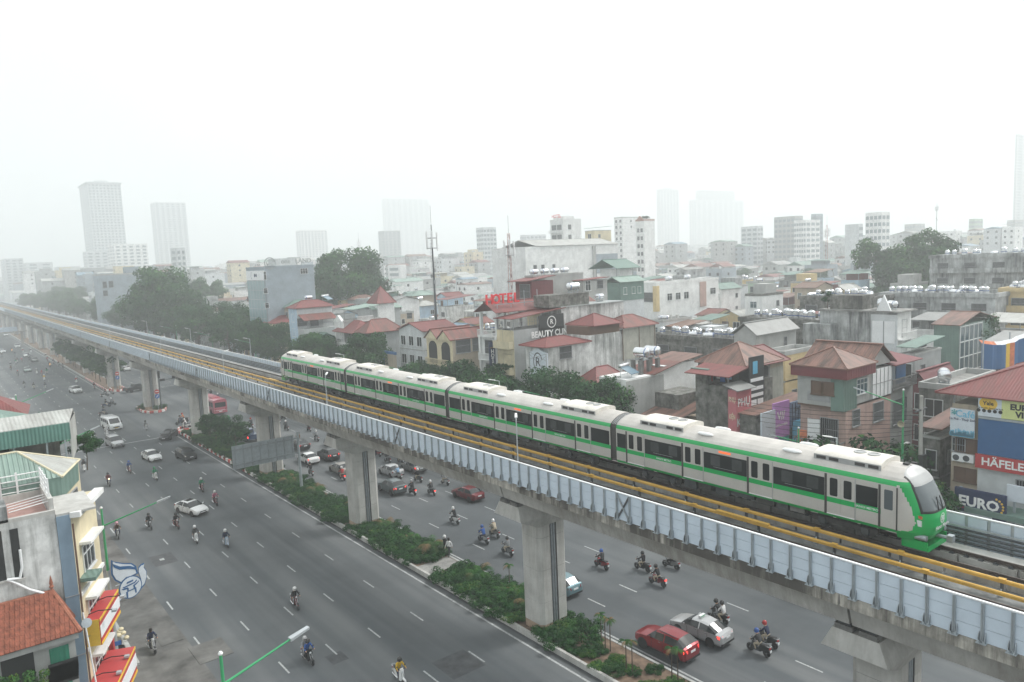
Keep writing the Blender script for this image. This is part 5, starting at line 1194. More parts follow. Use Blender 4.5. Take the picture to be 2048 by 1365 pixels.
for k in range(20): a0,a1=.25+5.4*k/20,.25+5.4*(k+1)/20; b.poly([(1.35+r*math.cos(a),-.06,h+1.1+r*math.sin(a)) for r,a in ((1.15,a0),(1.4,a0),(1.4,a1),(1.15,a1))],'tin_dull'); b.poly([(1.35+r*math.cos(a),-.06,h+1.1+r*math.sin(a)) for r,a in ((.75,a0),(.9,a0),(.9,a1),(.75,a1))],'tin_dull')
b.box(0,A.dx,.1,.2,h+.4,h+.5,'galv'); A.part('roof_logo',b)
letters(A,'Y','one',1.5,'tin_dull',5.2,h+1.4,.05,ext=.06); letters(A,'Y','LAND',1.5,'tin_dull',9.6,h+1.4,.05,ext=.06)
A.room(4,9,3,8,h,h+2.2,'wall_pale')
# the little houses between the office and the tile-roofed pair
def simple(name,label,bk,wall,roof=None,st='w',fl=3.3,rc='red',cols=None,side=1,**kw):
    x0,x1,y0,y1,h=bk; s=Hs(name,label,x0,max(x1,x0+7),y0,y1,h,wall,**kw); nf=max(1,int(h/fl)); dy=y1-y0
    cols=cols or max(1,int(dy/2.4))
    for k in range(nf):
        z=h-fl*(k+.55)
        if z<1.5: break
        s.grid('X',[dy*(i+.5)/cols for i in range(cols)],[z],min(1.5,dy/cols*.6),1.6,st)
        if side and k<2: s.grid('Y',[s.dx*.3],[z],1.0,1.1,'d')
    s.ledges([h-fl*k for k in range(1,nf+1) if h-fl*k>1],o=.08,f='X')
    if roof=='hip': s.hip(h,1.5,rc)
    elif roof=='gable': s.gable(h,1.3,'X',rc,ends=wall)
    elif roof=='shed': s.parapet(.2); s.shed(-.4,s.dx+.3,-.3,dy+.3,h+.9,h+1.5,'x',rc)
    else: s.parapet()
    return s
simple('townhouse','low cream townhouse with a red hip roof beside the glass office front',blk(531,548,566,648,X=XF),'wall_cream','hip',cols=2)
simple('townhouse','tan townhouse with a green hip roof behind the blue trimmed house',blk(560,577,603,616,X=XF+4),'wall_tan','hip',rc='green')
# C: blue trimmed house
x0,x1,y0,y1,h=blk(577,593,664,619,X=XF); C=Hs('townhouse','narrow house with a pale blue front and long red roofs',x0,x1,y0,y1,h,'wall_pale')
C.box('front_trim',-.06,0,0,y1-y0,0,h,'wall_blue'); C.grid('X',[(y1-y0)/2],[h-2,h-5.2,h-8.4,h-11.6],1.6,1.7,'w'); C.ledges([h-3.4,h-6.6,h-9.8],'wall_blue',.14,'X')
C.hip(h+.1,1.5,'red'); yw(C,c1,'d',(235,260,380,350),(410,260,525,350))
C.shed(.2,C.dx-.3,-3.2,.0,zX(c1,300,235)-.9,zX(c1,300,235)+.3,'y','redb'); C.posts([(1,-2.9),(4.5,-2.9),(8,-2.9)],zX(c1,300,370)-.5,zX(c1,300,235)-.7)
C.box('terrace',0,C.dx-.3,-3.2,-.02,0,zX(c1,300,385)-.3,'wall_grey')
tank('h',x0+4.2,y0+3,h+1.5,0,'horizontal steel tank on the red roof of the blue trimmed house','tank on the blue trimmed house'); solar(x0+8.5,y0+2.5,h+1.2,.4,'white solar heater on the red roof of the blue trimmed house')
# D: green gabled shed
x0,x1,y0,y1,h=blk(606,628,668,673,X=XF+1); D=Hs('shed','dark green gabled tin shed among the street trees',x0,x1+1,y0,y1,h-1.2,'wall_white'); D.gable(h-1.2,1.6,'Y','green',ends='tin_green_X')
# E: slim house with pediment
x0,x1,y0,y1,h=blk(669,687,715,645,X=XF); E=Hs('townhouse','slim white house with a small pediment and tall dark windows',x0,x1+5,y0,y1,h,'wall_grey')
E.box('front_trim',-.06,0,0,y1-y0,0,h,'wall_white'); E.part('pediment',MB().prism([(0,h),(y1-y0,h),((y1-y0)/2,h+1.3)],-.25,.3,'wall_white',axis='x')); xw(E,c1,'d',(772,385,858,545)); E.grid('X',[(y1-y0)/2],[h-8,h-11.4],1.9,2.0,'d'); E.parapet(.3)
E.shed(2,E.dx,-.3,E.dy+2,h+2.2,h+2.8,'x','greenl'); E.posts([(2.2,.1),(2.2,E.dy),(6,.1)],h,h+2.3); E.balcony('Y',4.4,h,3.4,.7)
# F: the pair of tile-roofed houses
x0,x1,y0,y1,h=blk(677,718,750,696,X=XF); F1=Hs('townhouse','white townhouse with a red hip roof over its terrace',x0,x1+2,y0,y1,h,'wall_white')
xw(F1,c1,'w',(925,690,1000,790),(1025,665,1065,770)); F1.balcony('X',F1.dy/2,h-.1,F1.dy,1.0,'wall_white','solid'); F1.room(3,F1.dx,0,F1.dy,h,h+2.6,'wall_cement'); F1.win('X',F1.dy*.5,h+1.2,F1.dy*.7,1.9,'d',-2.9); F1.hip(h+2.7,2.0,'red',-1,F1.dx,-.3,F1.dy+.4); F1.posts([(.1,.1),(.1,F1.dy-.1)],h,h+2.7,'frame_brown')
x0,x1,y0,y1,h=blk(719.5,739.5,808,700,X=XF); F2=Hs('townhouse','grey sided townhouse with a balustrade and long red hip roof',x0,x1,y0,y1,h,'wall_grey')
F2.box('front_trim',-.06,0,0,F2.dy,0,h,'wall_white'); xw(F2,c1,'d',(1118,735,1210,850)); F2.win('X',F2.dy/2,h-6.5,1.9,2.2,'d'); F2.balcony('X',F2.dy/2,h-.05,F2.dy,.9); F2.balcony('Y',F2.dx*.2,h-.05,F2.dx*.4,.2); F2.room(F2.dx*.45,F2.dx,0,F2.dy,h,h+3.0,'wall_grey'); F2.win('Y',F2.dx*.35,h+1.4,1.1,1.3,'d',-.4); F2.hip(h+3.05,2.2,'redb',-.8,F2.dx,-.6,F2.dy+.3); F2.posts([(.1,.1),(2.5,.1)],h,h+3.0,'frame_brown'); board(F2,'Y',1.4,h+1.2,1.0,1.5,'sign_red',o=.2)
# the red pointed turret house behind
x0,x1,y0,y1,h=blk(715,745,800,620,X=XF+12); T_=Hs('townhouse','grey townhouse with a green roof and a pointed red turret',x0,x1,y0,y1,h,'wall_grey'); T_.gable(h,1.2,'X','greenl'); T_.room(1,5,-.6,3.4,h-3,h+1.2,'wall_white',name='turret'); T_.hip(h+1.2,3.6,'red',.6,5.4,-1.0,3.8,name='turret_roof'); T_.grid('Y',[3],[h-.4],1.0,1.3,'w'); T_.win('Y',9,h-2,1.2,1.2,'d')
# G: low wall with the blue gateway
p=atx(768,728,XF-1); G=thing('gateway','bright blue framed gateway in a pale wall behind the trees','gate',(XF-1,p.y-4.2,0)); zt=atx(768,702,XF-1).z
MB().box(0,.3,3.9,4.3,0,zt,'sign_blue').build('post',G); MB().box(0,.3,0,3.9,zt-.45,zt,'sign_blue').build('lintel',G); MB().box(.05,.2,0,3.9,0,zt-.45,'wall_tan').build('door',G)
simple('townhouse','low pale house with terrace railings between the gateway and the arched house',blk(798,846,866,664,X=XF+3),'wall_pale','gable',rc='red')
# H: cream arched house with twin gables
x0,x1,y0,y1,h=blk(853,904,966,678,X=XF); Hh=Hs('townhouse','cream house with twin gables and arched verandas beside the hotel',x0,x1+1,y0,y1,h-.3,'wall_tan')
hd=Hh.dy/2
for k in range(2):
    Hh.gable(h-.3,1.5,'X','redb',-.5,Hh.dx+.3,hd*k-.15,hd*k+hd+.15,o=.15,ends='wall_cream',name='roof')
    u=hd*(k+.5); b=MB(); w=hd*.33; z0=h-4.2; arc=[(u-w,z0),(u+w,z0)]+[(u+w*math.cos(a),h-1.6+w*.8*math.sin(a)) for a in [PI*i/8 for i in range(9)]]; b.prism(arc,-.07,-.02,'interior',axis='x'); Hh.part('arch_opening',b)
Hh.box('front_trim',-.06,0,0,Hh.dy,0,h-.3,'wall_cream'); Hh.balcony('X',Hh.dy/2,h-4.3,Hh.dy,.5,'wall_cream'); yw(Hh,c2,'d',(375,730,530,860),(548,720,640,840)); Hh.hip(h-6.5,.9,'maroon',-1.4,.1,.2,hd-.2,name='porch_roof'); Hh.hip(h-6.5,.9,'maroon',-1.4,.1,hd+.2,2*hd-.2,name='porch_roof')
# I: the hotel tower
x0,x1,y0,y1,h=blk(958,992,1000,628,X=XF); I=Hs('hotel','slim white hotel tower with red roof and HOTEL letters',x0,x0+20,y0,y1,h-3.2,'wall_white',cat='hotel')
I.room(9,20,0,I.dy,h-3.2,h+.1,'wall_cream'); I.posts([(.2,.2),(.2,I.dy-.2),(4.5,.2),(8.8,.2),(4.5,I.dy-.2)],h-3.2,h+.1,'wall_white',.2)
I.gable(h+.1,1.4,'X','red',-.6,9.5,-.7,I.dy+.5,o=.3); I.gable(h+.1,1.2,'X','redb',9.5,20,-.3,I.dy+.3)
for k,(za,zb) in enumerate(((h-3.2,0),(h-6.6,0),(h-10.0,0),(h-13.2,0))):
    I.balcony('X',I.dy/2,za-.05,I.dy-.5,.7,'wall_white')
    if k: I.win('X',I.dy*.5,za+1.6,1.7,2.2,'d')
for u in (.15,I.dy-.15): I.box('pilaster',-.3,0,u-.22,u+.22,0,h-3.2,'wall_white')
b=MB(); b.box(.2,8.6,.25,.33,h+1.2,h+1.3,'galv'); 
for x in (.5,3,5.5,8): b.box(x-.03,x+.03,.25,.33,h+.3,h+3,'galv')
I.part('letter_frame',b)
sz=1.95
for k,ch in enumerate('HOTEL'): text(ch,sz,'letter_red',(-1.0+1.22*k,.1,h+2.0),0,I.t,'roof_letter',ext=.09,bold=.02)
# blade sign
b=MB(); b.box(-1.35,-.35,.1,.3,h-8.0,h-3.9,'sign_navy'); b.build('blade_sign',I.t); 
for k,ch in enumerate('HOTEL'): text(ch,.78,'letter_white',(-.85,.085,h-5.3-.6*k),0,I.t,'lettering',bold=.02)
text('HOA 99',.26,'letter_gold',(-.85,.085,h-4.75),0,I.t)
# J: the beauty clinic's tall neighbour
x0,x1,y0,y1,h=blk(994,1027,1248,662,X=XF); J=Hs('townhouse','long grey walled house with cream balconies and a black clinic sign',x0,x1,y0,y1,h,'wall_grey')
xr=aty(*c3(430,400),y0).x-x0; zr=aty(*c3(430,400),y0).z; xm=aty(*c3(740,330),y0).x-x0; zm=aty(*c3(740,300),y0).z
J.room(xr,J.dx,0,J.dy,h,zr,'wall_weathered',name='rear_wall'); J.box('rear_roof',xr-.1,J.dx+.2,-.15,J.dy+.1,zr,zr+.15,'tin_dull')
J.room(aty(*c3(320,350),y0).x-x0,xm,.3,J.dy,zr+.16,zr+1.9,'wall_mossy'); tank('H',x0+xm-2.0,y0+1.6,zr+1.95,0,'large steel water tank on the mossy roof room above the clinic','tank above the clinic')
za=zX(c2,960,520); J.shed(-.5,xr+.6,-.4,J.dy+.2,za,za+.9,'x','red',name='terrace_roof'); J.posts([(.1,.1),(.1,J.dy-.1),(xr*.5,.05)],h,za)
b=MB()
for i in range(22): b.box(xr*i/21-.015,xr*i/21+.015,.0,.03,h,za-.15,'frame_grey')
for z in (h+.5,h+1.0,h+1.5,h+2.0): b.box(0,xr,.0,.03,z-.015,z+.015,'frame_grey')
for i in range(12): b.box(-.0,.03,J.dy*i/11-.015,J.dy*i/11+.015,h,za-.2,'frame_grey')
J.part('terrace_grille',b)
for z in (h-2.4,h-6.0,h-9.6): J.balcony('X',J.dy/2,z,J.dy-.1,.9,'wall_cream','solid'); J.win('X',J.dy*.4,z+1.5,1.8,2.2,'d')
J.box('front_trim',-.07,0,0,J.dy,0,h,'wall_cream')
for z in (h-6.0,):
    for k in range(3): inst('potted_plant',SH[k][0],J.t,(-.5,.6+k*1.1,z+.6)).scale=(.45,.45,.7)
u,z,w,hh=YR(J,c3,(205,620,460,705)); board(J,'Y',u,z,w,1.75,'sign_black'); letters(J,'Y','BEAUTY CLINIC',1.25,'letter_white',u,z,.18,sx=.9,bold=.035)
u,z,w,hh=YR(J,c3,(190,510,455,615)); board(J,'Y',u,z+.25,w,2.1,'sign_black'); 
b=MB(); b.T=Matrix.Translation((u,-.18,z+.25))
for k in range(20): a0,a1=2*PI*k/20,2*PI*(k+1)/20; b.poly([(r*math.cos(a),0,r*math.sin(a)) for r,a in ((.72,a0),(.86,a0),(.86,a1),(.72,a1))],'letter_white')
J.part('emblem',b); letters(J,'Y','R',1.0,'letter_white',u,z+.25,.19)
tank('h',x0+J.dx-3,y0+2.2,zr+.2,.3,'small steel tank at the back of the clinic roof','tank at the clinic back')
# K: tall grey box behind the hotel
x0,x1,y0,y1,h=blk(1050,1066,1166,555,D=122); K=Hs('townhouse','tall plain grey cement house with four tanks on its roof behind the hotel',x0,x1,y0,y1,h,'wall_cement'); K.parapet(.3)
for i in range(4): tank('h',x0+1.6+2.3*i,y0+1.6,h+.1,.2,'horizontal steel tank in the row on the tall grey house','tanks on the tall grey house')
x0b,x1b,y0b,y1b,hb=blk(1018,1050,1070,602,D=118); KB=Hs('townhouse','cement house with a maroon tin room on its roof behind the hotel letters',x0b,x1b+4,y0b,y1b,hb,'wall_cement'); KB.room(1.5,KB.dx,0,KB.dy,hb,hb+3,'tin_maroon_X'); KB.shed(0,KB.dx+.3,-.4,KB.dy+.3,hb+3,hb+3.7,'x','red'); KB.win('X',KB.dy*.4,hb+1.4,KB.dy*.6,2.2,'d',-1.45)
x0,x1,y0,y1,h=blk(1146,1166,1214,562,D=124); KC=Hs('townhouse','pale cement house with a thin red roof edge behind the clinic',x0,x1,y0,y1,h,'wall_cement'); KC.shed(-.3,KC.dx+.3,-.3,KC.dy,h,h+.3,'x','red'); yw(KC,c3,'x',(685,120,740,215)); yw(KC,c3,'d',(810,115,870,190))
# L: weathered white house with red hips and the clinic's lattice sign
x0,x1,y0,y1,h=blk(1086,1096,1310,697,X=XF); y1=y0+4.6; L_=Hs('townhouse','long weathered white house with three red hip roofs beside the clinic',x0,x1,y0,y1,h,'wall_weathered')
xa=aty(*c3(730,700),y0).x-x0; xb_=aty(*c3(1060,640),y0).x-x0; z2=aty(*c3(730,690),y0).z; z3=aty(*c3(1060,640),y0).z
L_.room(xa-.2,xb_,0,L_.dy,h,z2,'wall_weathered',name='upper_wall'); L_.room(xb_+.02,L_.dx,0,L_.dy,h,z3-.5,'wall_weathered',name='upper_wall')
L_.hip(h+.1,.9,'red',-.9,xa,-.5,L_.dy+.4); L_.hip(z2+1.2,1.4,'red',aty(*c3(775,665),y0-.6).x-x0,xb_,-.6,L_.dy+.5); L_.hip(z3+.3,1.5,'redb',xb_+.05,L_.dx+.4,-.5,L_.dy+.4)
L_.box('louvre_band',xa-.1,xb_-.2,.06,L_.dy-.1,z2,z2+1.2,'frame_brown')
b=MB(); b.box(xb_+.2,L_.dx,-.12,0,z3-4.2,z3+.2,mat('tarp_grey',(.4,.4,.35),rough=.8,var=.15,vs=.8,streak=.4)); 
for x in (xb_+.2,(xb_+L_.dx)/2,L_.dx-.2): b.box(x-.06,x+.06,-.17,-.12,z3-4.4,z3+.2,'frame_brown')
L_.part('screen_wall',b); u,z,w,hh=YR(L_,c3,(415,815,540,920)); L_.win('Y',u,z,w,hh,'d'); L_.box('window_hood',u-w/2-.4,u+w/2+.4,-.35,0,z+hh/2+.15,z+hh/2+.35,'wall_white')
S_=thing('lattice_sign','tall white lattice sign panel with a round black emblem beside the clinic','sign',(XF-.6,y0-.3,0)); pz=zX(c3,180,825,XF-.6); sz0=zX(c3,110,865,XF-.6); dy=atx(*c3(100,900),XF-.6).y-y0+.3
MB().prism([(0,0),(dy,0),(dy,sz0),(dy/2,pz),(0,sz0)],0,.3,'sign_pale',axis='x').build('panel',S_)
b=MB()
for k in range(9):
    z=1.5+k*1.5
    for q in (0,1):
        a=Vector((-.01,0 if q else dy,z)); c=Vector((-.01,dy if q else 0,min(z+2.2,sz0))); b.tube(a,c,.025,'frame_grey',n=4)
for y in (0,dy): b.box(-.03,.0,y-.05,y+.05,0,sz0,'frame_grey')
b.build('lattice',S_)
ez=zX(c3,185,970,XF-.6); b=MB(); b.T=Matrix.Translation((-.03,dy*.5,ez))@Matrix.Rotation(FACE_X,4,'Z')
for k in range(22): a0,a1=.3+5.7*k/22,.3+5.7*(k+1)/22; b.poly([(r*.82*math.cos(a),0,r*1.15*math.sin(a)) for r,a in ((1.0,a0),(1.14,a0),(1.14,a1),(1.0,a1))],'letter_black')
b.build('emblem',S_); text('R',1.7,'letter_black',(-.04,dy*.5,ez),FACE_X,S_,bold=.0)
# M: maroon pavilion, grey shed
x0,x1,y0,y1,h=blk(1160,1193,1249,772,X=XF); M_=Hs('pavilion','small maroon tin house with a swept red hip roof',x0,x1,y0,y1,h,'tin_maroon_X'); M_.hip(h,1.9,'red',o=.7); M_.box('lower_wall',.05,M_.dx-.05,-.03,0,h-4.5,h-1.4,'interior'); M_.grid('Y',[1.4,3.4],[h-2.4],1.4,1.6,'d')
x0,x1,y0,y1,h=blk(1197,1232,1302,814,X=XF-.5); N_=Hs('shed','low grey tin shed with a flat sloping roof below the white wall',x0,x1+.5,y0,y1,h-.2,'tin_grey_X'); N_.shed(-.3,N_.dx+.2,-.2,N_.dy+.3,h-.2,h+.7,'x','grey')
# N: house with the long white wall and tanks
x0,x1,y0,y1,h=blk(1242,1252,1396,757,X=XF); y1=y0+4.4; NN=Hs('townhouse','house with a long patched white and grey wall and two big tanks',x0,x1,y0,y1,h-.2,'wall_white'); xs=aty(*c4(180,720),y0).x-x0
NN.box('render_patch',-.02,xs,-.03,0,0,h-.4,'wall_cement'); zb=aty(*c4(330,610),y0).z; xv=aty(*c4(330,610),y0).x-x0
b=MB(); b.prism([(xs-1.5,h-.2),(NN.dx,h-.2),(NN.dx,zb-.2),(xv,zb)],0,NN.dy,'wall_white'); NN.part('gable_wall',b); NN.shed(xs-2.2,xv,-.4,NN.dy+.3,h-.2,zb+.05,'x','redb'); NN.shed(xv,NN.dx+.6,-.4,NN.dy+.3,zb+.05,zb+.5,'x','rust'); 
NN.box('skylight',xs+.5,xv-1,.4,2.4,zb-.55,zb-.2,'cap_white')
solar(x0+1.6,y0+1.0,h,.2,'solar heater with a tilted collector on the patched white house'); 
for k in range(2): tank('H',x0+4.6+1.9*k,y0+1.6,h+1.5,PI/2,'big steel tank raised on brick legs beside the solar heater','raised tanks beside the solar heater')
NN.posts([(3.9,1.2),(5.4,1.2),(7.0,1.2),(3.9,2.4),(5.4,2.4),(7.0,2.4)],h-.2,h+1.5,'concrete_dark',.22)
# low roofs at the foot of the white wall
x0,x1,y0,y1,h=blk(1300,1345,1392,838,X=XF); q=Hs('shed','low lean-to with a rusty red roof at the foot of the white wall',x0,x1+1.5,y0,y1+1.5,h-.6,'wall_tan'); q.shed(-.6,q.dx+.3,-.3,q.dy+.4,h-.6,h+.8,'x','rust'); q.room(3,q.dx+2,1.5,q.dy+.3,h-.6,h+2.0,'wall_mossy'); q.box('deck',-2,q.dx,-5,-.2,h-2.4,h-2.2,'roof_grey_X')
# O: mossy corner house with the red electrical sign
x0,x1,y0,y1,h=blk(1391,1457,1545,775,X=XF+.4); O=Hs('townhouse','mossy black walled corner house with an open loggia',x0,x1,y0,y1,h,'wall_mossy')
zl=zX(c4,850,735,XF); O.posts([(.1,.1),(.1,O.dy-.1),(4,.1),(7.5,.1)],h,zl); O.room(.0,1.0,O.dy-1.6,O.dy,h,zl-.3,'wall_mossy',name='chimney_wall'); O.box('awning',-.4,1.2,O.dy-1.9,O.dy+.3,zl-.3,zl+.3,'tin_green_X'); O.room(2.6,O.dx,.5,O.dy,h,zl-.2,'interior')
O.shed(-1.6,4.5,-1.2,O.dy+.2,zl-.1,zl+1.0,'x','red'); O.hip(zl+.5,2.0,'rust',1.8,O.dx+.8,-.9,O.dy+1.5)
for k,(m_,xx,yy) in enumerate((('cloth_blue',.8,1.0),('cloth_white',1.3,1.8),('cloth_red',.6,2.4),('cloth_light blue',1.5,.7))): O.box('laundry',xx,xx+.05,yy,yy+.6,h+.3+.2*(k%2),h+1.2+.2*(k%2),m_)
zs=zX(c4,890,880,XF-.2); SB=thing('box_sign','tall faded red box sign reading PHỤ KIỆN ĐIỆN by the mossy house','sign',(XF-.5,atx(*c4(890,885),XF-.5).y,0)); yb_=atx(*c4(890,885),XF-.5).y; ya=atx(*c4(808,875),XF-.5).y-yb_; xaa=aty(*c4(1035,850),yb_).x-XF+.5
MB().box(0,xaa,0,ya,0,zs,'sign_pink').build('body',SB); MB().hexa([(-.5,-.5,zs),(xaa+.2,-.5,zs),(xaa+.2,ya+.3,zs+.5),(-.5,ya+.3,zs+.5),(-.5,-.5,zs+.08),(xaa+.2,-.5,zs+.08),(xaa+.2,ya+.3,zs+.58),(-.5,ya+.3,zs+.58)],'roof_grey_X').build('roof',SB)
for k,wd in enumerate(('PHỤ','KIỆN','ĐIỆN','NƯỚC')): text(wd,1.15,'letter_white',(xaa/2,-.02,zs-1.35-2.0*k),0,SB,bold=.02,sx=min(1,.85*xaa/2.3))
for k,wd in enumerate(('PHỤ','KIỆN','NGON','BỔ','RẺ')): text(wd,.7,'letter_cream',(-.02,ya/2,zs-1.0-1.75*k),FACE_X,SB,bold=.02,sx=min(.8,ya*.9/(.5*len(wd))))
b=MB(); u0=xaa+.15; b.box(u0,u0+2.6,.3,.4,zs-4.6,zs+3.0,'sign_black'); b.build('price_board',SB)
b=MB(); b.box(u0+.6,u0+1.4,.26,.3,zs+1.2,zs+2.5,'sign_cyan')
for r in range(4):
    for c in range(2): b.box(u0+.2+1.2*c,u0+1.2+1.2*c,.26,.3,zs-4.3+.75*r,zs-3.75+.75*r,'cap_white')
for z_ in (zs-1.2,zs-.5,zs+.4): b.box(u0+.2,u0+2.4,.26,.3,z_,z_+.35,'cap_white')
b.build('price_panels',SB)
# building behind with the tarpaulin and red roof
x0,x1,y0,y1,h=blk(1452,1500,1566,735,X=XF+7); OB=Hs('townhouse','red hip roofed house with a grey tarpaulin hung down its wall',x0,x1,y0,y1,h,'wall_tan'); OB.hip(h,1.8,'red',o=.6); OB.box('tarpaulin',OB.dx*.35,OB.dx*.98,-.12,0,h-7,h-.6,'tarp_grey'); OB.win('Y',OB.dx*.2,h-2,1.2,1.6,'d')
# P: advertising boards on a low block
x0,x1,y0,y1,h=blk(1500,1511,1612,812,X=XF); y1=y0+1.8; P_=Hs('shop_building','low shop block covered with bright advertising boards',x0,x1+.5,y0,y1,h-1,'wall_mossy',cat='shop'); P_.shed(-.3,P_.dx+.3,-.2,P_.dy+.3,h-1,h-.4,'x','rust')
def adv(r,m,c=crop(1440,730,8.03),o=.3): u,z,w,hh=YR(P_,c,r); hh=min(hh,z+hh/2-.5) if z-hh/2<.3 else hh; return board(P_,'Y',u,z,w,hh,m,o=o,th=.15),(u,z,w,hh)
adv((575,770,800,1160),'sign_pale',o=.5); _,(u,z,w,hh)=adv((785,620,1045,1110),'sign_violet',o=.35); letters(P_,'Y','V//',1.15,'letter_white',u-.1,z+.4,.52,bold=.03); letters(P_,'Y','vietnamobile',.42,'letter_white',u,z-.5,.52); board(P_,'Y',u,z-hh/2-.6,w,1.2,'sign_teal',o=.36)
_,(u,z,w,hh)=adv((1075,600,1320,930),'denim'); letters(P_,'Y','JEANS',.6,'letter_black',u,z+hh*.2,.47); 
b=MB()
rj=R(8)
for k in range(9): x=u-w*.42+w*.1*k; b.box(x-.05,x+.09,-.47,-.455,z-hh*.45+rj.uniform(0,.5),z+rj.uniform(-.2,hh*.45),rj.choice(['letter_black','sign_navy','cap_white','sign_navy']))
P_.part('jeans_print',b)
adv((1105,900,1350,1240),'sign_cyan',o=.4); P_.ac('Y',P_.dx-.4,h-1.6)
# Q: pink corner house
x0,x1,y0,y1,h=blk(1601,1692,1782,757,X=XF); zm=zX(c5,545,860); Q=Hs('corner_house','faded pink corner house with rusty red roofs and a green tin corner',x0,x1,y0,y1,zm,'wall_pink')
Q.room(-.5,Q.dx,-.0,Q.dy,zm,h,'wall_cement',name='upper_wall'); Q.box('tin_corner',-.56,1.9,-.06,1.1,zm-.3,h,'tin_green_X')
Q.box('fascia',-1.0,Q.dx*.5,-.6,Q.dy+.4,h,h+.9,'tin_maroon_X'); Q.hip(h+.9,1.5,'rust',-1.1,Q.dx*.5+.2,-.7,Q.dy+.5); Q.gable(h+.4,1.9,'Y','rust',Q.dx*.4,Q.dx+.6,-.3,Q.dy+2,ends='wall_cement')
for r in ((245,590,335,720),(355,600,455,730)): u,z,w,hh=XR(Q,c5,r); Q.win('X',u,z,w*1.0,hh,'l',.55)
Q.box('curtain_wall',-.56,-.5,1.2,Q.dy-1,zm+.4,zm+1.3,'frame_grey'); Q.ac('X',Q.dy-.6,h-1.1)
yw(Q,c5,'b',(650,590,750,700)); yw(Q,c5,'d',(610,890,675,1020),(812,820,905,965)); Q.box('glazed_screen',Q.dx*.55,Q.dx,-.08,0,h-2.6,h+.1,'cap_white')
b=MB()
for i in range(6): x=Q.dx*(.55+.45*i/5); b.box(x-.03,x+.03,-.12,-.081,h-2.6,h+.1,'frame_grey')
b.box(Q.dx*.55,Q.dx,-.12,-.081,h-1.3,h-1.24,'frame_grey'); Q.part('screen_bars',b)
Q.balcony('X',Q.dy*.5,zm-4.0,Q.dy,1.2,'concrete_dark'); Q.win('X',Q.dy*.35,zm-2.2,1.6,2.0,'d'); Q.box('white_screen',-.9,-.85,Q.dy*.45,Q.dy*.72,zm-3.9,zm-1.2,'cap_white'); Q.box('orange_screen',-.9,-.85,Q.dy*.74,Q.dy*.95,zm-3.9,zm-2.4,'tarp_orange'); Q.ledges([zm-.05],'maroon_trim' if False else 'frame_brown',.5,'X')
u,z,w,hh=XR(Q,c5,(180,1080,500,1170)); board(Q,'X',Q.dy*.45,zm-5.6,Q.dy*1.15,1.3,'sign_pale',o=1.2); letters(Q,'X','Phương Đông',.42,'letter_red',Q.dy*.5,zm-5.4,1.33); b=MB(); b.T=Matrix.Translation(Q.loc('X',Q.dy*.93,zm-5.4,1.33))@Matrix.Rotation(FACE_X,4,'Z')
for k in range(14): a0,a1=5.4*k/14,5.4*(k+1)/14; b.poly([(r*math.cos(a),0,r*math.sin(a)) for r,a in ((.16,a0),(.3,a0),(.3,a1),(.16,a1))],'letter_red')
Q.part('logo',b); board(Q,'X',Q.dy*.25,zm-5.6,.5,.9,'sign_cyan',o=1.33,th=.02); board(Q,'X',Q.dy*.45,zm-7.1,Q.dy*1.15,1.5,'sign_red',o=1.2); letters(Q,'X','DỊCH VỤ CẦM ĐỒ',.45,'letter_white',Q.dy*.45,zm-6.9,1.33); letters(Q,'X','MUA BÁN XE MÁY',.4,'letter_white',Q.dy*.45,zm-7.5,1.33)
# R: neighbours along the side lane
R_=Hs('lane_house','dark shopfront house with a maroon roof beside the pink corner house',Q.x0+Q.dx+.1,Q.x0+Q.dx+5.2,y0+.3,y0+6,zX(c5,1080,690,70)-.3,'wall_cement'); yb=R_.h; R_.room(.3,R_.dx,.6,R_.dy,yb,yb+2.6,'wall_bluegrey'); R_.shed(-.3,R_.dx+.5,-.8,R_.dy,yb+2.3,yb+3.3,'y','maroon'); yw(R_,c5,'d',(1005,790,1130,980)); R_.ac('Y',R_.dx*.75,yb-6.6); R_.box('blue_sheet',R_.dx*.55,R_.dx*.95,.5,.58,yb,yb+2.2,'sign_blue'); R_.balcony('Y',R_.dx/2,yb,R_.dx,.5,'concrete_dark')
# S: the building with the big boards
x0,x1,y0,y1,h=blk(1905,1960,2090,800,X=XF); ys=y0
S=Hs('shop_house','stained cream shop house with a CAFE poster and two air conditioners',x0,x0+16,y0,y1,h-.5,'wall_tan'); 
xw(S,c6,'l',(240,768,372,870)); xw(S,c6,'l',(228,955,360,1065)); xw(S,c6,'d',(215,765,290,860))
for r in ((222,872,285,915),(290,880,350,925)):
    u,z,w,hh=XR(S,c6,r); S.ac('X',u,z-.25)
u,z,w,hh=XR(S,c6,(215,565,368,762)); board(S,'X',u,z,w,hh,'sign_pale',o=.4); letters(S,'X','Café',.75,'letter_sky',u-.2,z+hh*.32,.53); letters(S,'X','Cà Phê - Thuỷ Sinh',.24,'sign_navy',u,z+hh*.12,.53); letters(S,'X','✻',.6,'sign_teal',u+w*.33,z+hh*.36,.53); b=MB(); b.T=Matrix.Translation(S.loc('X',u,z-hh*.38,.52))@Matrix.Rotation(FACE_X,4,'Z')
rj=R(3)
for k in range(30): x=-w*.48+w*.96*k/29; b.box(x-.05,x+.05,-.012,0,-.25,rj.uniform(-.1,.35),'letter_sky')
b.box(-w*.48,w*.48,-.012,0,-.3,-.25,'sign_cyan'); S.part('poster_print',b)
S.hip(h+.3,2.0,'red',-.8,17,-6.5,S.dy+1.0); S.posts([(.1,S.dy-.1),(.1,.1)],h-.5,h+.3)
x0,x1,y0,y1,h2=blk(1962,2110,2300,800,X=XF-.1); YB=Hs('shop_house','wide shop house behind large yellow, blue and red boards',x0,x0+14,y0,ys,h2-.6,'wall_pale')
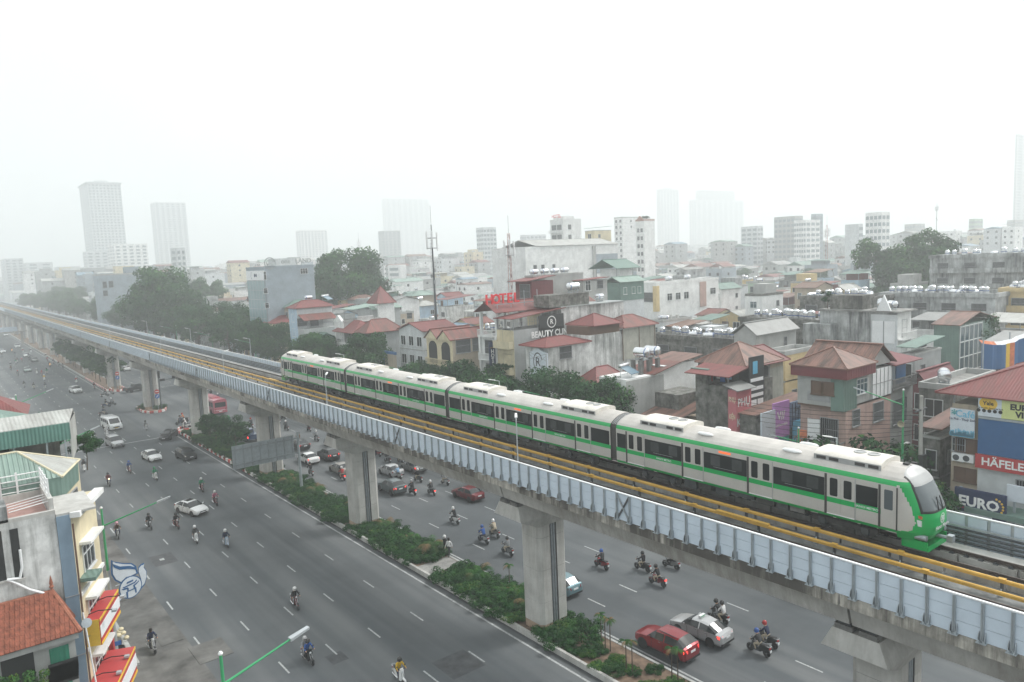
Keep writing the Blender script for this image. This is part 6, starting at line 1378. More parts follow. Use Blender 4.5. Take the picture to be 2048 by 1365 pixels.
def brd(r,m,o=.15): u,z,w,hh=XR(YB,c6,r); return board(YB,'X',u,z,w,hh,m,o=o),(u,z,w,hh)
yl=atx(1962,790,XF).y-YB.y0; zt_,zb_=zX(c6,392,490),zX(c6,392,615); yw_=atx(*c6(548,520),XF).y-YB.y0
def bd(ya,yb,z0,z1,m,o): return board(YB,'X',(ya+yb)/2,(z0+z1)/2,abs(ya-yb),z1-z0,m,o=o)
bd(yw_,yl,zb_,zt_,'sign_pale',.3); bd(0,yw_,zb_,zt_,'sign_lime',.3)
um=(yw_+yl)/2; b=MB(); b.T=Matrix.Translation(YB.loc('X',um+.1,zb_+(zt_-zb_)*.68,.41))@Matrix.Rotation(FACE_X,4,'Z'); b.poly([(.62*math.cos(2*PI*k/24),0,.5*math.sin(2*PI*k/24)) for k in range(24)],'sign_yellow'); YB.part('logo_disc',b); letters(YB,'X','Yale',.42,'letter_black',um+.1,zb_+(zt_-zb_)*.68,.43,bold=.03)
for k in range(5):
    b=MB(); b.T=Matrix.Translation(YB.loc('X',um+.75-.37*k,zb_+(zt_-zb_)*.3,.42))@Matrix.Rotation(FACE_X,4,'Z'); b.poly([(.14*math.cos(2*PI*j/12),0,.14*math.sin(2*PI*j/12)) for j in range(12)],'letter_black'); YB.part('icon',b)
letters(YB,'X','The world\'s favourite lock',.17,'letter_black',um,zb_+(zt_-zb_)*.44,.42); letters(YB,'X','EUROHOME',.6,'letter_black',yw_-2.2,zb_+(zt_-zb_)*.62,.42,bold=.05); letters(YB,'X','VIỆT NAM',.6,'letter_black',yw_-2.3,zb_+(zt_-zb_)*.26,.42,bold=.05)
zb2=zX(c6,390,860); bd(0,yl,zb2,zb_-.25,'sign_blue',.2); YB.box('board_rail',-.35,0,0,yl,zb_-.22,zb_-.04,'galv')
zh=zX(c6,385,950); bd(0,yl+.1,zh,zb2-.02,'sign_red',.35); letters(YB,'X','HÄFELE',.85,'letter_white',yl-1.75,(zh+zb2)/2,.47,bold=.025); letters(YB,'X','KITCHEN APPLIANCES',.2,'letter_white',yl-4.6,(zh+zb2)/2+.25,.47); letters(YB,'X','& HARDWARE',.2,'letter_white',yl-4.2,(zh+zb2)/2-.1,.47)
YB.win('X',yl-3.4,zh-1.3,1.6,1.5,'d'); YB.box('awning',-2.6,-.3,0,yl,zh-3.0,zh-2.6,'tin_green_X')
EZ=(zX(c6,225,1085,60.5),zX(c6,225,1245,60.5)); ye0=atx(*c6(225,1100),60.5).y; ye1=atx(*c6(560,1160),60.5).y
EU=thing('shop_sign','navy shop sign with a ring of yellow stars behind the bare twigs','sign',(60.5,min(ye0,ye1),0)); wd=abs(ye0-ye1); zb=EZ[1]-.6
MB().box(0,.25,0,wd,zb,EZ[0],'sign_navy').build('panel',EU); MB().box(-.02,0,wd*.25,wd,zb,zb+.75,'sign_pale').build('lower_strip',EU)
MB().box(.3,.5,.2,.4,0,EZ[0],'galv').build('post',EU); MB().box(.3,.5,wd-.4,wd-.2,0,EZ[0],'galv').build('post',EU); mz=EZ[0]-.95
text('EURO',1.05,'letter_white',(-.02,wd*.52,mz),FACE_X,EU,bold=.04); text('N.VIỆT',.3,'letter_white',(-.02,wd*.62,mz-.62),FACE_X,EU)
for k in range(8):
    a=-1.3+.37*k; b=MB(); b.T=Matrix.Translation((-.02,wd*.52-1.02-.62*math.cos(a),mz+.0+.62*math.sin(a)))@Matrix.Rotation(FACE_X,4,'Z'); b.poly([(.085*math.cos(2*PI*j/8),0,.085*math.sin(2*PI*j/8)) for j in range(8)],'sign_yellow'); b.build('star',EU)
text('335',.62,'letter_red',(-.04,wd*.85,zb+.36),FACE_X,EU,bold=.03); text('imundex',.3,'letter_white',(-.02,wd*.5,zb+1.05),FACE_X,EU); text('bosch',.28,'letter_red',(-.02,wd*.84,zb+1.1),FACE_X,EU); text('kluger',.3,'letter_white',(-.02,wd*.27,zb+1.0),FACE_X,EU)
p=atx(*c6(565,1070),61); p2=atx(*c6(565,1175),61); WB=thing('billboard','plain white billboard on steel legs beside the navy shop sign','billboard',(61,p.y-7,0)); MB().box(0,.2,0,7,p2.z,p.z,'sign_pale').build('panel',WB); MB().box(.25,.4,6.5,6.65,0,p.z,'galv').build('leg',WB); MB().box(.25,.4,.5,.65,0,p.z,'galv').build('leg',WB)
b=MB(); rn=R(77); cl=[(Vector((rn.uniform(-.5,.5),rn.uniform(-3,3),rn.uniform(.5,5))),rn.uniform(.3,.6),1) for _ in range(16)]; leaves(b,cl,900,.09,['leaf_mid','leaf_yellow','leaf_dark'],rn); t=MB()
for q,r,_ in cl: t.tube((0,0,0),q,.03,'bark',r1=.01,n=4); t.tube(q,q+Vector((rn.uniform(-.5,.5),rn.uniform(-.8,.8),.8)),.012,'bark',n=3)
tw=thing('sapling','thin half bare sapling in front of the navy shop sign','tree',(59.2,ye1+.5,.15)); t.build('stems',tw); b.build('foliage',tw)
# ================================================================ houses, flats and towers behind the front row
def near_k(D): return D<190
rc=R(2024); mat('window_far',(.2,.24,.26),rough=.3,var=.2,vs=.15)
WALLS=['wall_white','wall_grey','wall_pale','wall_cement','wall_cream','wall_tan','wall_blue','wall_yellow','wall_green','wall_stained','wall_weathered','wall_white','wall_pale']
WN={'wall_white':'white','wall_grey':'grey','wall_pale':'pale grey','wall_cement':'cement grey','wall_cream':'cream','wall_tan':'tan','wall_blue':'pale blue','wall_yellow':'yellow','wall_green':'pale green','wall_stained':'stained grey','wall_weathered':'weathered white','wall_mossy':'mossy dark','wall_pink':'faded pink','wall_brick':'brick red'}
RN={'red':'red tin','redb':'faded red tin','rust':'rusty tin','green':'dark green tin','greenl':'pale green tin','grey':'grey tin','blue':'blue grey tin','brown':'brown tin','pale':'pale tin'}
# --- landmarks
x0,x1,y0,y1,h=blk(1044,1050,1236,494,D=215); y1=y0+16
Wb=Hs('white_building','big white building with a long blank wall and a low grey roof',x0,x1,y0,y1,h,'wall_white',cat='building'); Wb.gable(h,2.0,'X','pale',4,Wb.dx,-.3,Wb.dy+.3)
Wb.grid('Y',[3.5,6.5],[h-6,h-11],1.1,1.1,'d'); Wb.grid('Y',[Wb.dx*.28],[h-6.5,h-12],1.0,2.0,'d'); Wb.grid('Y',[Wb.dx*.47,Wb.dx*.6],[h-12],2.4,2.0,'d'); Wb.box('glazed_recess',Wb.dx*.74,Wb.dx-.4,-.08,0,h-9,h-3,'wall_bluegrey'); Wb.box('grey_pier',Wb.dx*.7,Wb.dx*.735,-.3,0,0,h-.4,'wall_cement'); Wb.grid('Y',[Wb.dx*.8,Wb.dx*.87,Wb.dx*.94],[h-11.5],.9,2.0,'d')
x0,x1,y0,y1,h=blk(1100,1126,1162,442,D=300); q=Hs('rooftop_hotel','white stepped hotel with balconies and small letters on its roof',x0,x1,y0,y1,h,'wall_white',cat='hotel'); q.parapet(.8,'wall_white'); q.grid('X',[q.dy*.3,q.dy*.7],[h-2.5,h-6.5,h-10.5],2.6,2.0,'d'); q.grid('Y',[q.dx*.35],[h-2.5,h-6.5],1.6,1.8,'d'); q.balcony('X',q.dy/2,h-4.5,q.dy,1.0); letters(q,'X','HOTEL',1.8,'letter_red',q.dy*.5,h+2.0,0); q.room(2,8,2,8,h,h+2,'wall_white')
simple('townhouse','cream rooftop house with a flat dark green roof beside the white hotel',blk(1170,1188,1222,462,D=262),'wall_cream','shed',rc='green')
x0,x1,y0,y1,h=blk(1271,1288,1309,442,D=330); q=Hs('slim_tower_house','very slim white tower house with an arched top and roof plants',x0,x1,y0,y1,h,'wall_white',cat='building'); q.grid('X',[q.dy*.3,q.dy*.7],[h-4-3.4*k for k in range(7)],1.2,1.5,'d'); q.part('pediment',MB().prism([(0,h),(q.dy,h),(q.dy/2,h+2.2)],-.2,.4,'wall_brick',axis='x')); q.parapet(.8,'wall_pink')
for k in range(3): inst('roof_plant',SH[k][0],q.t,(2+k*1.4,1+k*1.2,h+1.2)).scale=(.9,.9,1.0)
simple('block','pale hazy block with a stepped roof behind the slim tower house',blk(1228,1245,1300,436,D=430),'wall_white')
x0,x1,y0,y1,h=blk(1190,1233,1268,535,D=152); q=Hs('roof_pavilion_house','white house under a dark green gabled canopy on posts',x0,x1,y0,y1,h-2.6,'wall_white'); q.gable(h-.3,1.8,'X','green',o=1.0); q.posts([(.2,.2),(.2,q.dy-.2),(q.dx-.2,.2)],h-2.6,h-.2); q.room(1.5,q.dx,.5,q.dy,h-2.6,h-.4,'wall_white'); q.grid('Y',[q.dx*.3,q.dx*.8],[h-4.2],.9,1.2,'d'); q.grid('X',[q.dy*.5],[h-4.6],1.6,1.6,'d')
x0,x1,y0,y1,h=blk(1213,1240,1287,566,D=140); q=Hs('tin_hall','teal corrugated hall above a grey wall',x0,x1,y0,y1,h,'wall_pale'); q.box('cladding',-.06,q.dx+.02,-.06,q.dy,h-3.4,h+.02,'tin_green_X'); q.gable(h,1.0,'X','greenl'); q.grid('Y',[q.dx*.2,q.dx*.55,q.dx*.8],[h-1.6],.8,1.2,'x')
x0,x1,y0,y1,h=blk(1280,1312,1437,570,D=168); q=Hs('school_building','long white building with yellow corner trim and a row of windows',x0,x1,y0,y1,h,'wall_white',cat='building'); q.parapet(.5,'wall_white'); q.box('corner_trim',-.1,1.0,-.1,.9,h-6,h-.3,'wall_yellow'); q.grid('Y',[q.dx*(.2+.13*k) for k in range(3)],[h-3],1.6,1.5,'x'); q.box('peach_bay',q.dx*.68,q.dx*.78,-.15,0,h-6,h-.2,'wall_pink'); q.grid('Y',[q.dx*.9],[h-2.6],2.0,1.4,'x'); q.grid('X',[q.dy*.5],[h-2.8],3,2,'d')
for k in range(2): tank('H',x0+q.dx*(.35+.3*k),y0+3,h+.1,.3,'big steel tank on the long white building','tanks on the long white building')
# weathered tall house with its white bay
x0,x1,y0,y1,h=blk(1640,1795,1822,626,D=112); q=Hs('weathered_house','tall rain streaked house with white sheet panels and a corner balcony',x0,x1,y0,y1,h,'wall_stained'); ub=atx(1742,660,x0).y-y0
q.box('white_render',-.05,0,.0,ub,0,h-.3,'wall_pale'); q.box('sheet_panels',-.1,-.05,.3,ub-.2,h-4.2,h-1.2,'cap_white'); q.part('panel_joint',MB().box(-.13,-.1,ub*.48,ub*.52,h-4.2,h-1.2,'frame_grey')); q.box('roof_slab',-.3,q.dx+.6,-.6,q.dy+.2,h,h+.22,'roof_flat'); q.box('front_trim',0,q.dx,-.05,0,0,h,'wall_white')
q.room(.6,q.dx,ub+1.5,q.dy-1.2,h+.22,h+2.2,'wall_mossy'); q.part('roof_gable',MB().prism([(ub*.2,h+.22),(ub*.75,h+.22),(ub*.47,h+2.4)],-.4,-.1,'cap_white',axis='x')); q.grid('Y',[q.dx*.5],[h-2.2,h-6.0],1.4,2.2,'d'); q.balcony('Y',q.dx*.5,h-3.6,q.dx,.8); q.balcony('Y',q.dx*.5,h-7.4,q.dx,1.3,'concrete_dark'); q.win('X',q.dy-2,h-6,1.4,2.4,'d'); q.box('brick_patch',-.06,0,ub+4,ub+5.2,h-6.2,h-4.6,'wall_brick'); q.room(-2.0,-.05,q.dy-2.5,q.dy+1.5,0,h-1.8,'wall_stained',name='stair_tower')
tank('H',x0+1.6,y0+ub-.6,h+.25,.5,'big steel tank on the rain streaked house','tank on the rain streaked house'); tank('h',x0+2.5,y0-1.2+3,h+.25,.9,'small steel tank behind the white roof gable','tank behind the roof gable')
b=MB(); rn=R(91); leaves(b,[(Vector((rn.uniform(-.6,.6),rn.uniform(-.6,.6),rn.uniform(1,2.6))),.45,.6) for _ in range(7)],500,.12,['leaf_dark','leaf_mid'],rn); b.tube((0,0,0),(.1,0,2),.06,'bark'); b.build('roof_tree',q.t).location=(1,q.dy-.6,h+.2)
# green tin house with glazed steel frame
x0,x1,y0,y1,h=blk(1868,1918,1990,652,D=114); q=Hs('green_tin_house','green corrugated house with a glazed steel side and creepers',x0,x1,y0,y1,h,'tin_green_Y'); q.gable(h,1.3,'Y','rust',o=.3); b=MB(); q.box('glazing',.2,q.dx*.62,-.06,0,1,h-.2,'glass_blue')
for i in range(6): b.box(.2+q.dx*.6*i/5-.06,.2+q.dx*.6*i/5+.06,-.14,-.06,1,h,'frame_white')
for j in range(8): b.box(.2,q.dx*.62,-.14,-.06,1+(h-1.2)*j/7-.06,1+(h-1.2)*j/7+.06,'frame_white')
q.part('steel_frame',b); b=MB(); rn=R(92); leaves(b,[(Vector((q.dx*rn.uniform(.62,1.0),-.2,rn.uniform(2,h))),.8,1) for _ in range(30)],3500,.13,['leaf_dark','leaf_mid','leaf_light'],rn); q.part('creeper',b)
# low yellow house and the lane roofs between
simple('lane_house','ochre lane house with a mossy flat roof and two air conditioners',blk(1528,1570,1612,712,D=98),'wall_yellow',None,side=1).ac('X',3,8).ac('X',4.2,8)
q=simple('lane_house','low house with a green sloping roof beside the green tin house',blk(1800,1830,1872,712,D=96),'wall_grey','shed',rc='green')
q=simple('lane_house','mossy flat roofed house with a horizontal tank behind the CAFE house',blk(1838,1900,1990,782,D=80),'wall_mossy',None); tank('H',q.x0+2.5,q.y0+1.5,q.h+.1,.4,'large ribbed steel tank on the mossy flat roof','tank behind the CAFE house')
q=simple('lane_house','small maroon roofed hut over the side lane',blk(1826,1850,1868,770,D=88),'tin_maroon_X','gable',rc='maroon')
q=simple('lane_house','rubble tiled low roof house beside the flame tree',blk(1846,1880,1902,880,X=XF+2),'wall_mossy','shed',rc='rust')
# blue festival banner on the roofs
p=atz(1962,742,13.0); B_=thing('banner_wall','sagging blue banner with orange edge strung across rooftops','banner',(p.x,p.y,0)); b=MB(); NX=14
def bz(i): return 16.3-.5*math.sin(PI*i/NX)
for i in range(NX):
    f=lambda k:(k*.55,.12*math.sin(k*1.7)-k*.12)
    (xa,ya),(xb2,yb)=f(i),f(i+1); b.add([(xa,ya,13.0-.03*i),(xb2,yb,13.0-.03*(i+1)),(xb2,yb,bz(i+1)-.35),(xa,ya,bz(i)-.35)],[(0,1,2,3)],'tarp_orange' if i==9 else 'sign_yellow' if i==8 else 'sign_blue'); b.add([(xa,ya,bz(i)-.35),(xb2,yb,bz(i+1)-.35),(xb2,yb+.3,bz(i+1)),(xa,ya+.3,bz(i))],[(0,1,2,3)],'tarp_orange' if i<5 else 'cap_white')
b.build('cloth',B_); MB().box(-.1,NX*.55,-1.5,-1.3,0,12.9,'wall_mossy').build('roof_wall',B_); text('Cầu Giấy',.55,'letter_white',(2.6,-.45,15.0),-.2,B_)
for k in (0,7.6): MB().box(k-.05,k+.05,-.2,-.1,10,16.4,'galv').build('pole',B_)
# long old apartment blocks with rows of tanks
def slab(name,label,X,pl,pc,py,dep,wall,tanks=0,grp='',gal=True):
    p=atx(pc,py,X); y1=bis(lambda y:proj(X,y,p.z)[0]-pl,p.y,p.y+400); s=Hs(name,label,X,X+dep,p.y,y1,p.z,wall,cat='flats'); s.parapet(.7,wall,o=.25)
    n=int(s.dy/4.5)
    for k in range(3):
        z=p.z-1.9-3.3*k
        if z<1: break
        for i in range(n): s.win('X',s.dy*(i+.5)/n,z,2.2,1.7,'d')
        if gal: s.balcony('X',s.dy/2,z-1.2,s.dy-.5,.9,wall,'solid')
    rr=R(int(X))
    for k in range(tanks):
        tank(rr.choice('vvVvh'),X+rr.uniform(.9,3.2),p.y+1.5+(s.dy-3)*(k+rr.uniform(.1,.9))/tanks,p.z+.05,rr.uniform(0,3),f'steel water tank in the long row on {grp}',f'tanks on {grp}')
    return s
slab('apartment_block','long old apartment block with a crowded row of steel tanks',137,1760,1990,596,11,'wall_stained',26,'the old apartment block')
slab('apartment_block','low old flats with upright tanks beside the green tin house',129,1600,1745,602,10,'wall_mossy',14,'the low old flats')
slab('apartment_block','end flats with a yellow balcony edge and packed tanks',143,2000,2080,585,11,'wall_yellow',14,'the yellow edged flats')
slab('apartment_block','old apartment block with balconies beneath the lopsided tree',176,1860,2090,512,12,'wall_stained',10,'the far balcony block')
slab('apartment_block','mossy walled terrace block crowded with pipes and tanks',92,1300,1470,688,9,'wall_mossy',18,'the mossy terrace block')
slab('apartment_block','mossy old block with laundry terraces behind the grey gabled house',104,1480,1650,650,9,'wall_mossy',12,'the laundry terrace block')
x0,x1,y0,y1,h=blk(1468,1512,1592,672,D=105); q=Hs('gabled_house','bare cement house with a dark asbestos gable roof',x0,x1,y0,y1,h,'wall_cement'); q.gable(h,1.6,'X','grey',ends='wall_cement'); q.win('Y',q.dx*.72,h-1.6,.7,1.5,'d'); q.box('dark_patch',-.05,0,q.dy*.35,q.dy*.75,h-4,h-1.4,'concrete_dark')
# --- big blocks on the left, behind the avenue
def tower(name,label,pl,pc,pr,py,D,wall,cols=(6,6),fl=3.3,top=True,gap=.5,cat='tower'):
    x0,x1,y0,y1,h=blk(pl,pc,pr,py,D=D); s=Hs(name,label,x0,x1,y0,y1,h,wall,cat=cat); n=int((h-6)/fl)
    for f,c in (('X',cols[0]),('Y',cols[1])):
        if not c: continue
        L=s.dy if f=='X' else s.dx; b=MB(); b.T=Matrix.Translation(s.loc(f,0,0))@Matrix.Rotation(s.rz(f),4,'Z'); sg=-1 if f=='X' else 1
        for j in range(n):
            for i in range(c):
                u=L*(i+.5)/c; w=L/c*.5*gap*1.1; z=h-2.5-fl*j; b.box(sg*u-w,sg*u+w,-.12,0,z-1.0,z+.7,'window_far')
        tag(s.part('windows',b),kind='stuff')
    if top: s.box('crown',-1.5,s.dx+1.5,-1.5,s.dy+1.5,h,h+1.2,wall); s.room(s.dx*.3,s.dx*.7,s.dy*.3,s.dy*.7,h+1.2,h+5,wall)
    return s
tower('tower_block','tall pale tower with a flared cornice and window grid fading into haze',158,174,241,366,1000,'wall_pale',(4,9))
tower('tower_block','plain flat topped tower slab beside the flared tower',300,308,371,405,1250,'wall_pale',(2,6),top=False)
tower('tower_block','broad very faint tower slab alone above the roofs',763,770,857,398,1900,'wall_pale',(2,8),top=False)
tower('tower_block','faint narrow apartment tower with a stepped top',1313,1320,1357,380,1600,'wall_pale',(3,6))
t_=tower('tower_block','wide stepped apartment tower barely visible in the haze',1378,1392,1487,400,1750,'wall_pale',(3,9),top=False); t_.room(t_.dx*.12,t_.dx*.82,2,t_.dy-2,t_.h,t_.h+22,'wall_grey',name='upper_storeys')
tower('tower_block','tall slender tower rising alone above the old flats',2031,2035,2110,268,1050,'wall_pale',(3,6),top=False)
tower('office_block','low hazy slab block with a flat roof beyond the round tree',591,600,654,461,1150,'wall_white',(2,8),top=False,cat='block')
tower('office_block','hazy grey block beneath the faint broad tower',756,768,800,462,880,'wall_grey',(2,4),top=False,cat='block')
tower('office_block','white block with dark window columns below the flared tower',213,228,294,489,820,'wall_white',(3,5),cat='block',top=False)
tower('office_block','pale block at the foot of the flared tower',165,172,216,503,900,'wall_pale',(2,3),cat='block',top=False)
tower('office_block','slim block with a rusty crown in front of the flat topped tower',340,352,370,496,470,'wall_pale',(1,2),cat='block',top=False)
tower('office_block','plain grey block beyond the avenue trees',47,52,105,526,950,'wall_pale',(1,2),cat='block',top=False)
tower('office_block','pale hazy block where the street disappears',0,8,46,518,1050,'wall_pale',(2,3),cat='block',top=False)
tower('office_block','cream block with ribbon windows beyond the avenue trees',108,116,160,534,980,'wall_pale',(2,3),cat='block',top=False)
x0,x1,y0,y1,h=blk(186,194,300,552,D=330); q=Hs('townhouse','grey painted house with two dark square windows behind the avenue',x0,x1,y0,y1,h,'wall_bluegrey'); yw(q,ident,'d',(205,564,214,576),(217,563,227,575),(206,582,216,592)); q.parapet(); q.room(q.dx*.55,q.dx*.8,1,6,h,h+3,'wall_bluegrey')
for a in (('grey block with dark corner windows standing above the far roofs',1548,1590,1606,432,300,'wall_cement',(5,2)),('white stepped block behind the grey corner block',1588,1612,1640,440,290,'wall_white',(5,3)),('dark narrow block between the masts and the white blocks',1622,1632,1646,428,310,'wall_bluegrey',(3,2)),('barrel topped pale block beside the white balcony house',1690,1718,1726,448,260,'wall_pale',(0,2)),('white house with a pergola roof and arched windows',1731,1764,1780,424,240,'wall_white',(4,2)),('pale slab beside the tall tank block',1482,1515,1526,452,330,'wall_pale',(3,2)),('grey block with a tower corner beyond the lopsided tree',1809,1830,1850,448,420,'wall_cement',(4,4)),('far pale block above the old balcony flats',1938,1950,1966,438,400,'wall_green',(4,3)),('beige box house rising above the middle roofs',952,966,992,455,330,'wall_pale',(4,4)),('white cube house beyond the thin mobile mast',775,800,812,530,270,'wall_white',(1,0)),('large pale block far behind the rooftop hotel',1040,1052,1092,470,420,'wall_pale',(4,5)),('grey tiered block beyond the far balcony flats',2014,2030,2048,440,450,'wall_cement',(4,3))):
    tower('block',a[0],*a[1:5],a[5]*1.7,a[6],a[7],top=False,cat='block',gap=.62)
# --- the sea of roofs: individual houses first, then the far mass
def inside(x0,x1,y0,y1,m=.3):
    return any(x0<b+m and x1>a-m and y0<d+m and y1>c-m for a,b,c,d in FOOT)
def rnd_house(x0,y0,dx,dy,h,D,i):
    w=rc.choice(WALLS); rt_=rc.choice(['flat','flat','gable','gable','hip','shed','shed']); m=rc.choice(['red','redb','rust','green','greenl','grey','grey','blue','brown','pale','pale'])
    st='storey' ; n=max(1,round(h/3.3)); size={1:'one',2:'two',3:'three',4:'four',5:'five',6:'six'}.get(n,'many')
    lab=f'{WN[w]} {size} storey house '+('with a flat parapet roof' if rt_=='flat' else f'under a {RN[m]} {rt_ if rt_!="shed" else "lean-to"} roof')+' among the crowded roofs'
    s=Hs('house',lab,x0,x0+dx,y0,y0+dy,h,w,group=lab)
    for k in range(min(2,n)):
        z=h-1.8-3.3*k
        for j in range(1 if dy<5 else 2): s.win('X',dy*(j+.5)/(1 if dy<5 else 2),z,rc.uniform(.9,1.6),rc.uniform(1.1,1.6),rc.choice('wdbdl'))
        if rc.random()<.6: s.win('Y',dx*rc.uniform(.2,.8),z,rc.uniform(.7,1.3),1.1,rc.choice('wd'))
    if rc.random()<.35: s.ac('X',dy*.8,h-2.5)
    if rt_=='gable': s.gable(h,rc.uniform(.9,1.6),rc.choice('XY'),m,ends=w)
    elif rt_=='hip': s.hip(h,rc.uniform(1,1.6),m)
    elif rt_=='shed':
        s.parapet(.3,w); z=h+rc.uniform(1.6,2.2); s.shed(-.3,dx+.3,-.3,dy+.3,z,z+.7,'x',m); s.posts([(.1,.1),(.1,dy-.1),(dx-.1,.1)],h,z)
        if rc.random()<.6: s.room(dx*.4,dx*.95,.2,dy-.2,h,z-.05,rc.choice(['wall_cement','wall_stained','tin_green_X','tin_maroon_X','tin_blue_X']))
    else:
        s.parapet(.5,rc.choice([w,'wall_cement','wall_mossy']))
        if rc.random()<.5: s.room(dx*.3,dx*.8,dy*.15,dy*.9,h,h+2.4,rc.choice([w,'wall_cement','wall_stained']))
    if rt_=='flat':
        for k in range(rc.choice([1,2,3])):
            u=rc.uniform(.15,.8)*dx; v=rc.uniform(.2,.75)*dy; q=rc.random()
            if q<.35: s.box('roof_vent',u,u+.5,v,v+.5,h,h+rc.uniform(.5,1.1),'concrete_pale')
            elif q<.6: inst('air_conditioner',AM,s.t,(u,v,h+.08),rc.uniform(0,3))
            elif q<.8: o=inst('roof_plant',SH[rc.randrange(4)][0],s.t,(u,v,h+.1)); o.scale=(.4,.4,.6)
            else: MB().path([(u,v,h),(u,v,h+1.8),(u+1.5,v,h+1.8),(u+1.5,v,h)],.03,'frame_grey',n=4).build('laundry_frame',s.t)
    if rt_ in('flat','hip') and rc.random()<.6 or rc.random()<.2:
        zz=h+.05 if rt_=='flat' else h+ (1.4 if rt_=='hip' else 2.6)
        for k in range(rc.choice([1,1,2,3])): 
            if zz<h+2: tank(rc.choice('hvhV'),x0+dx*rc.uniform(.12,.28),y0+1+k*1.2,zz,rc.uniform(0,3),None,None)
cand=[]
x=74
while x<330:
    y=5+rc.uniform(0,6)
    while y<330:
        dx,dy=rc.uniform(5.5,9),rc.uniform(3.6,5.8); cx_,cy_=x+dx/2,y+dy/2; D=math.hypot(cx_,cy_); px,py,cz=proj(cx_,cy_,9)
        if cz>5 and -30<px<2090 and D<330: cand.append((D,x+rc.uniform(0,2),y,dx,dy))
        y+=dy+(rc.choice([.3,.3,.3,2.5]))
    x+=8.9+rc.choice([.3,1.6])
cand.sort(); done=0; rest=[]
for i,(D,x,y,dx,dy) in enumerate(cand):
    if done>=255: rest.append((x,y,dx,dy)); continue
    if inside(x,x+dx,y,y+dy): continue
    if any(abs(x-tx)<9 and abs(y-ty)<9 for tx,ty in ((102,209),(212,92))): continue
    h=rc.choice([4.2,7,7.5,8,9.5,10,10.5,11,12.5,13]) if D<160 else rc.choice([7,8,9.5,10,11,12.5,13.5,15,17])
    if 57<x<75 and y<60: continue
    rnd_house(x,y,dx,dy,h,D,i); done+=1
print('houses',done)
# the far mass of roofs
DMAX=[c for c in cand][min(len(cand)-1,0)][0]
fm=MB(); rf=R(7); k=0
lastD=300
FW=['wall_white','wall_grey','wall_pale','wall_cement','wall_white','wall_pale','wall_bluegrey','wall_stained','wall_grey','wall_white','wall_cream']; FR=['roof_red_X','roof_redb_X','roof_rust_Y','roof_green_X','roof_grey_X','roof_pale_X','roof_flat','roof_grey_X','roof_greenl_X','roof_pale_X','roof_blue_X']
def far_house(x,y,dx,dy,h):
    w=rf.choice(FW); fm.box(x,x+dx,y,y+dy,0,h,w); r=rf.choice(FR)
    if rf.random()<.68:
        c=y+dy/2; z=h+rf.uniform(.8,2); fm.prism([(y-.3,h),(y+dy+.3,h),(c,z)],x-.3,x+dx+.3,r,axis='x')
    else:
        fm.box(x,x+dx,y,y+.2,h,h+.6,w); fm.box(x,x+.2,y+.2,y+dy,h,h+.6,w); fm.box(x+.2,x+dx-.2,y+.2,y+dy-.2,h,h+.1,'roof_flat')
        if rf.random()<.35: fm.hexa([(x-.2,y-.2,h+2.2),(x+dx,y-.2,h+2.7),(x+dx,y+dy,h+2.7),(x-.2,y+dy,h+2.2),(x-.2,y-.2,h+2.3),(x+dx,y-.2,h+2.8),(x+dx,y+dy,h+2.8),(x-.2,y+dy,h+2.3)],r)
        if rf.random()<.5: fm.box(x+dx*.2,x+dx*.7,y+dy*.2,y+dy*.8,h+.3,h+2.6,w)
        if rf.random()<.6:
            for q in range(rf.choice([1,2,3])): fm.tube((x+1+q*1.3,y+1.5,h+.3),(x+1+q*1.3,y+1.5,h+1.6),.5,'tank_steel',n=8)
    n=max(1,int(h/3.4))
    for j in range(min(n,3)):
        z=h-1.9-3.4*j
        for q in range(2): u=dy*(q+.5)/2; fm.box(x-.06,x,y+u-.6,y+u+.6,z-.6,z+.7,'glass_dark')
        fm.box(x+dx*.4,x+dx*.4+1.2,y-.06,y,z-.6,z+.6,'glass_dark')
cnt=0
for x,y,dx,dy in rest: far_house(x,y,dx,dy,rf.choice([5,6,6.5,7,7.5,8,9,9.5,10,11,13]))
while cnt<5600:
    D=300*(3200/300)**(rf.random()**1.0); px=rf.uniform(-40,2090); d=ray(px,500); d.z=0; d.normalize(); x,y=d.x*D,d.y*D
    if D<330: continue
    if x<66: continue
    s=.72+D/1500; dx,dy=rf.uniform(8,16)*s,rf.uniform(6,11)*s
    if inside(x,x+dx,y,y+dy,1): continue
    far_house(x,y,dx,dy,rf.choice([6,7,8,8.5,9,10,11,12,13,14,16,18] if D<520 else [8,9,10,11,12,13,14,16,18,20,22,25,28,32])); cnt+=1
tag(fm.build('distant_roofs'),'hazy mass of small houses spreading to the horizon','houses',kind='stuff')
# ================================================================ shop houses on the camera's side of the street (lots run askew to the kerb)
class Sk:
    def __init__(s,name,label,xl,a,b,h,wall,cat='house',yb=None):
        s.t=thing(name,label,cat,(0,0,0)); s.a,s.b,s.h=Vector((*a,0)),Vector((*b,0)),h; s.xl=xl; d=(s.b-s.a); s.L=d.length; s.d=d.normalized(); s.rz=math.atan2(s.d.y,s.d.x); s.n=Vector((s.d.y,-s.d.x,0))
        MB().prism([(xl,a[1]),a,b,(xl,yb or b[1])],-.2,h,wall,axis='z').build('wall',s.t); FOOT.append((xl,b[0],a[1],b[1]))
    def f(s,u,z,o=0): return s.a+s.d*u+s.n*o+Vector((0,0,z))
    def win(s,u,z,w,h,st): a,g=win_meshes(w,h,st); q=inst('window',a,s.t,s.f(u,z),s.rz); inst('pane',g,q)
    def fbox(s,name,u0,u1,o0,o1,z0,z1,m):
        b=MB(); b.T=Matrix.Translation(s.a)@Matrix.Rotation(s.rz,4,'Z'); b.box(u0,u1,-o1,-o0,z0,z1,m); return b.build(name,s.t)
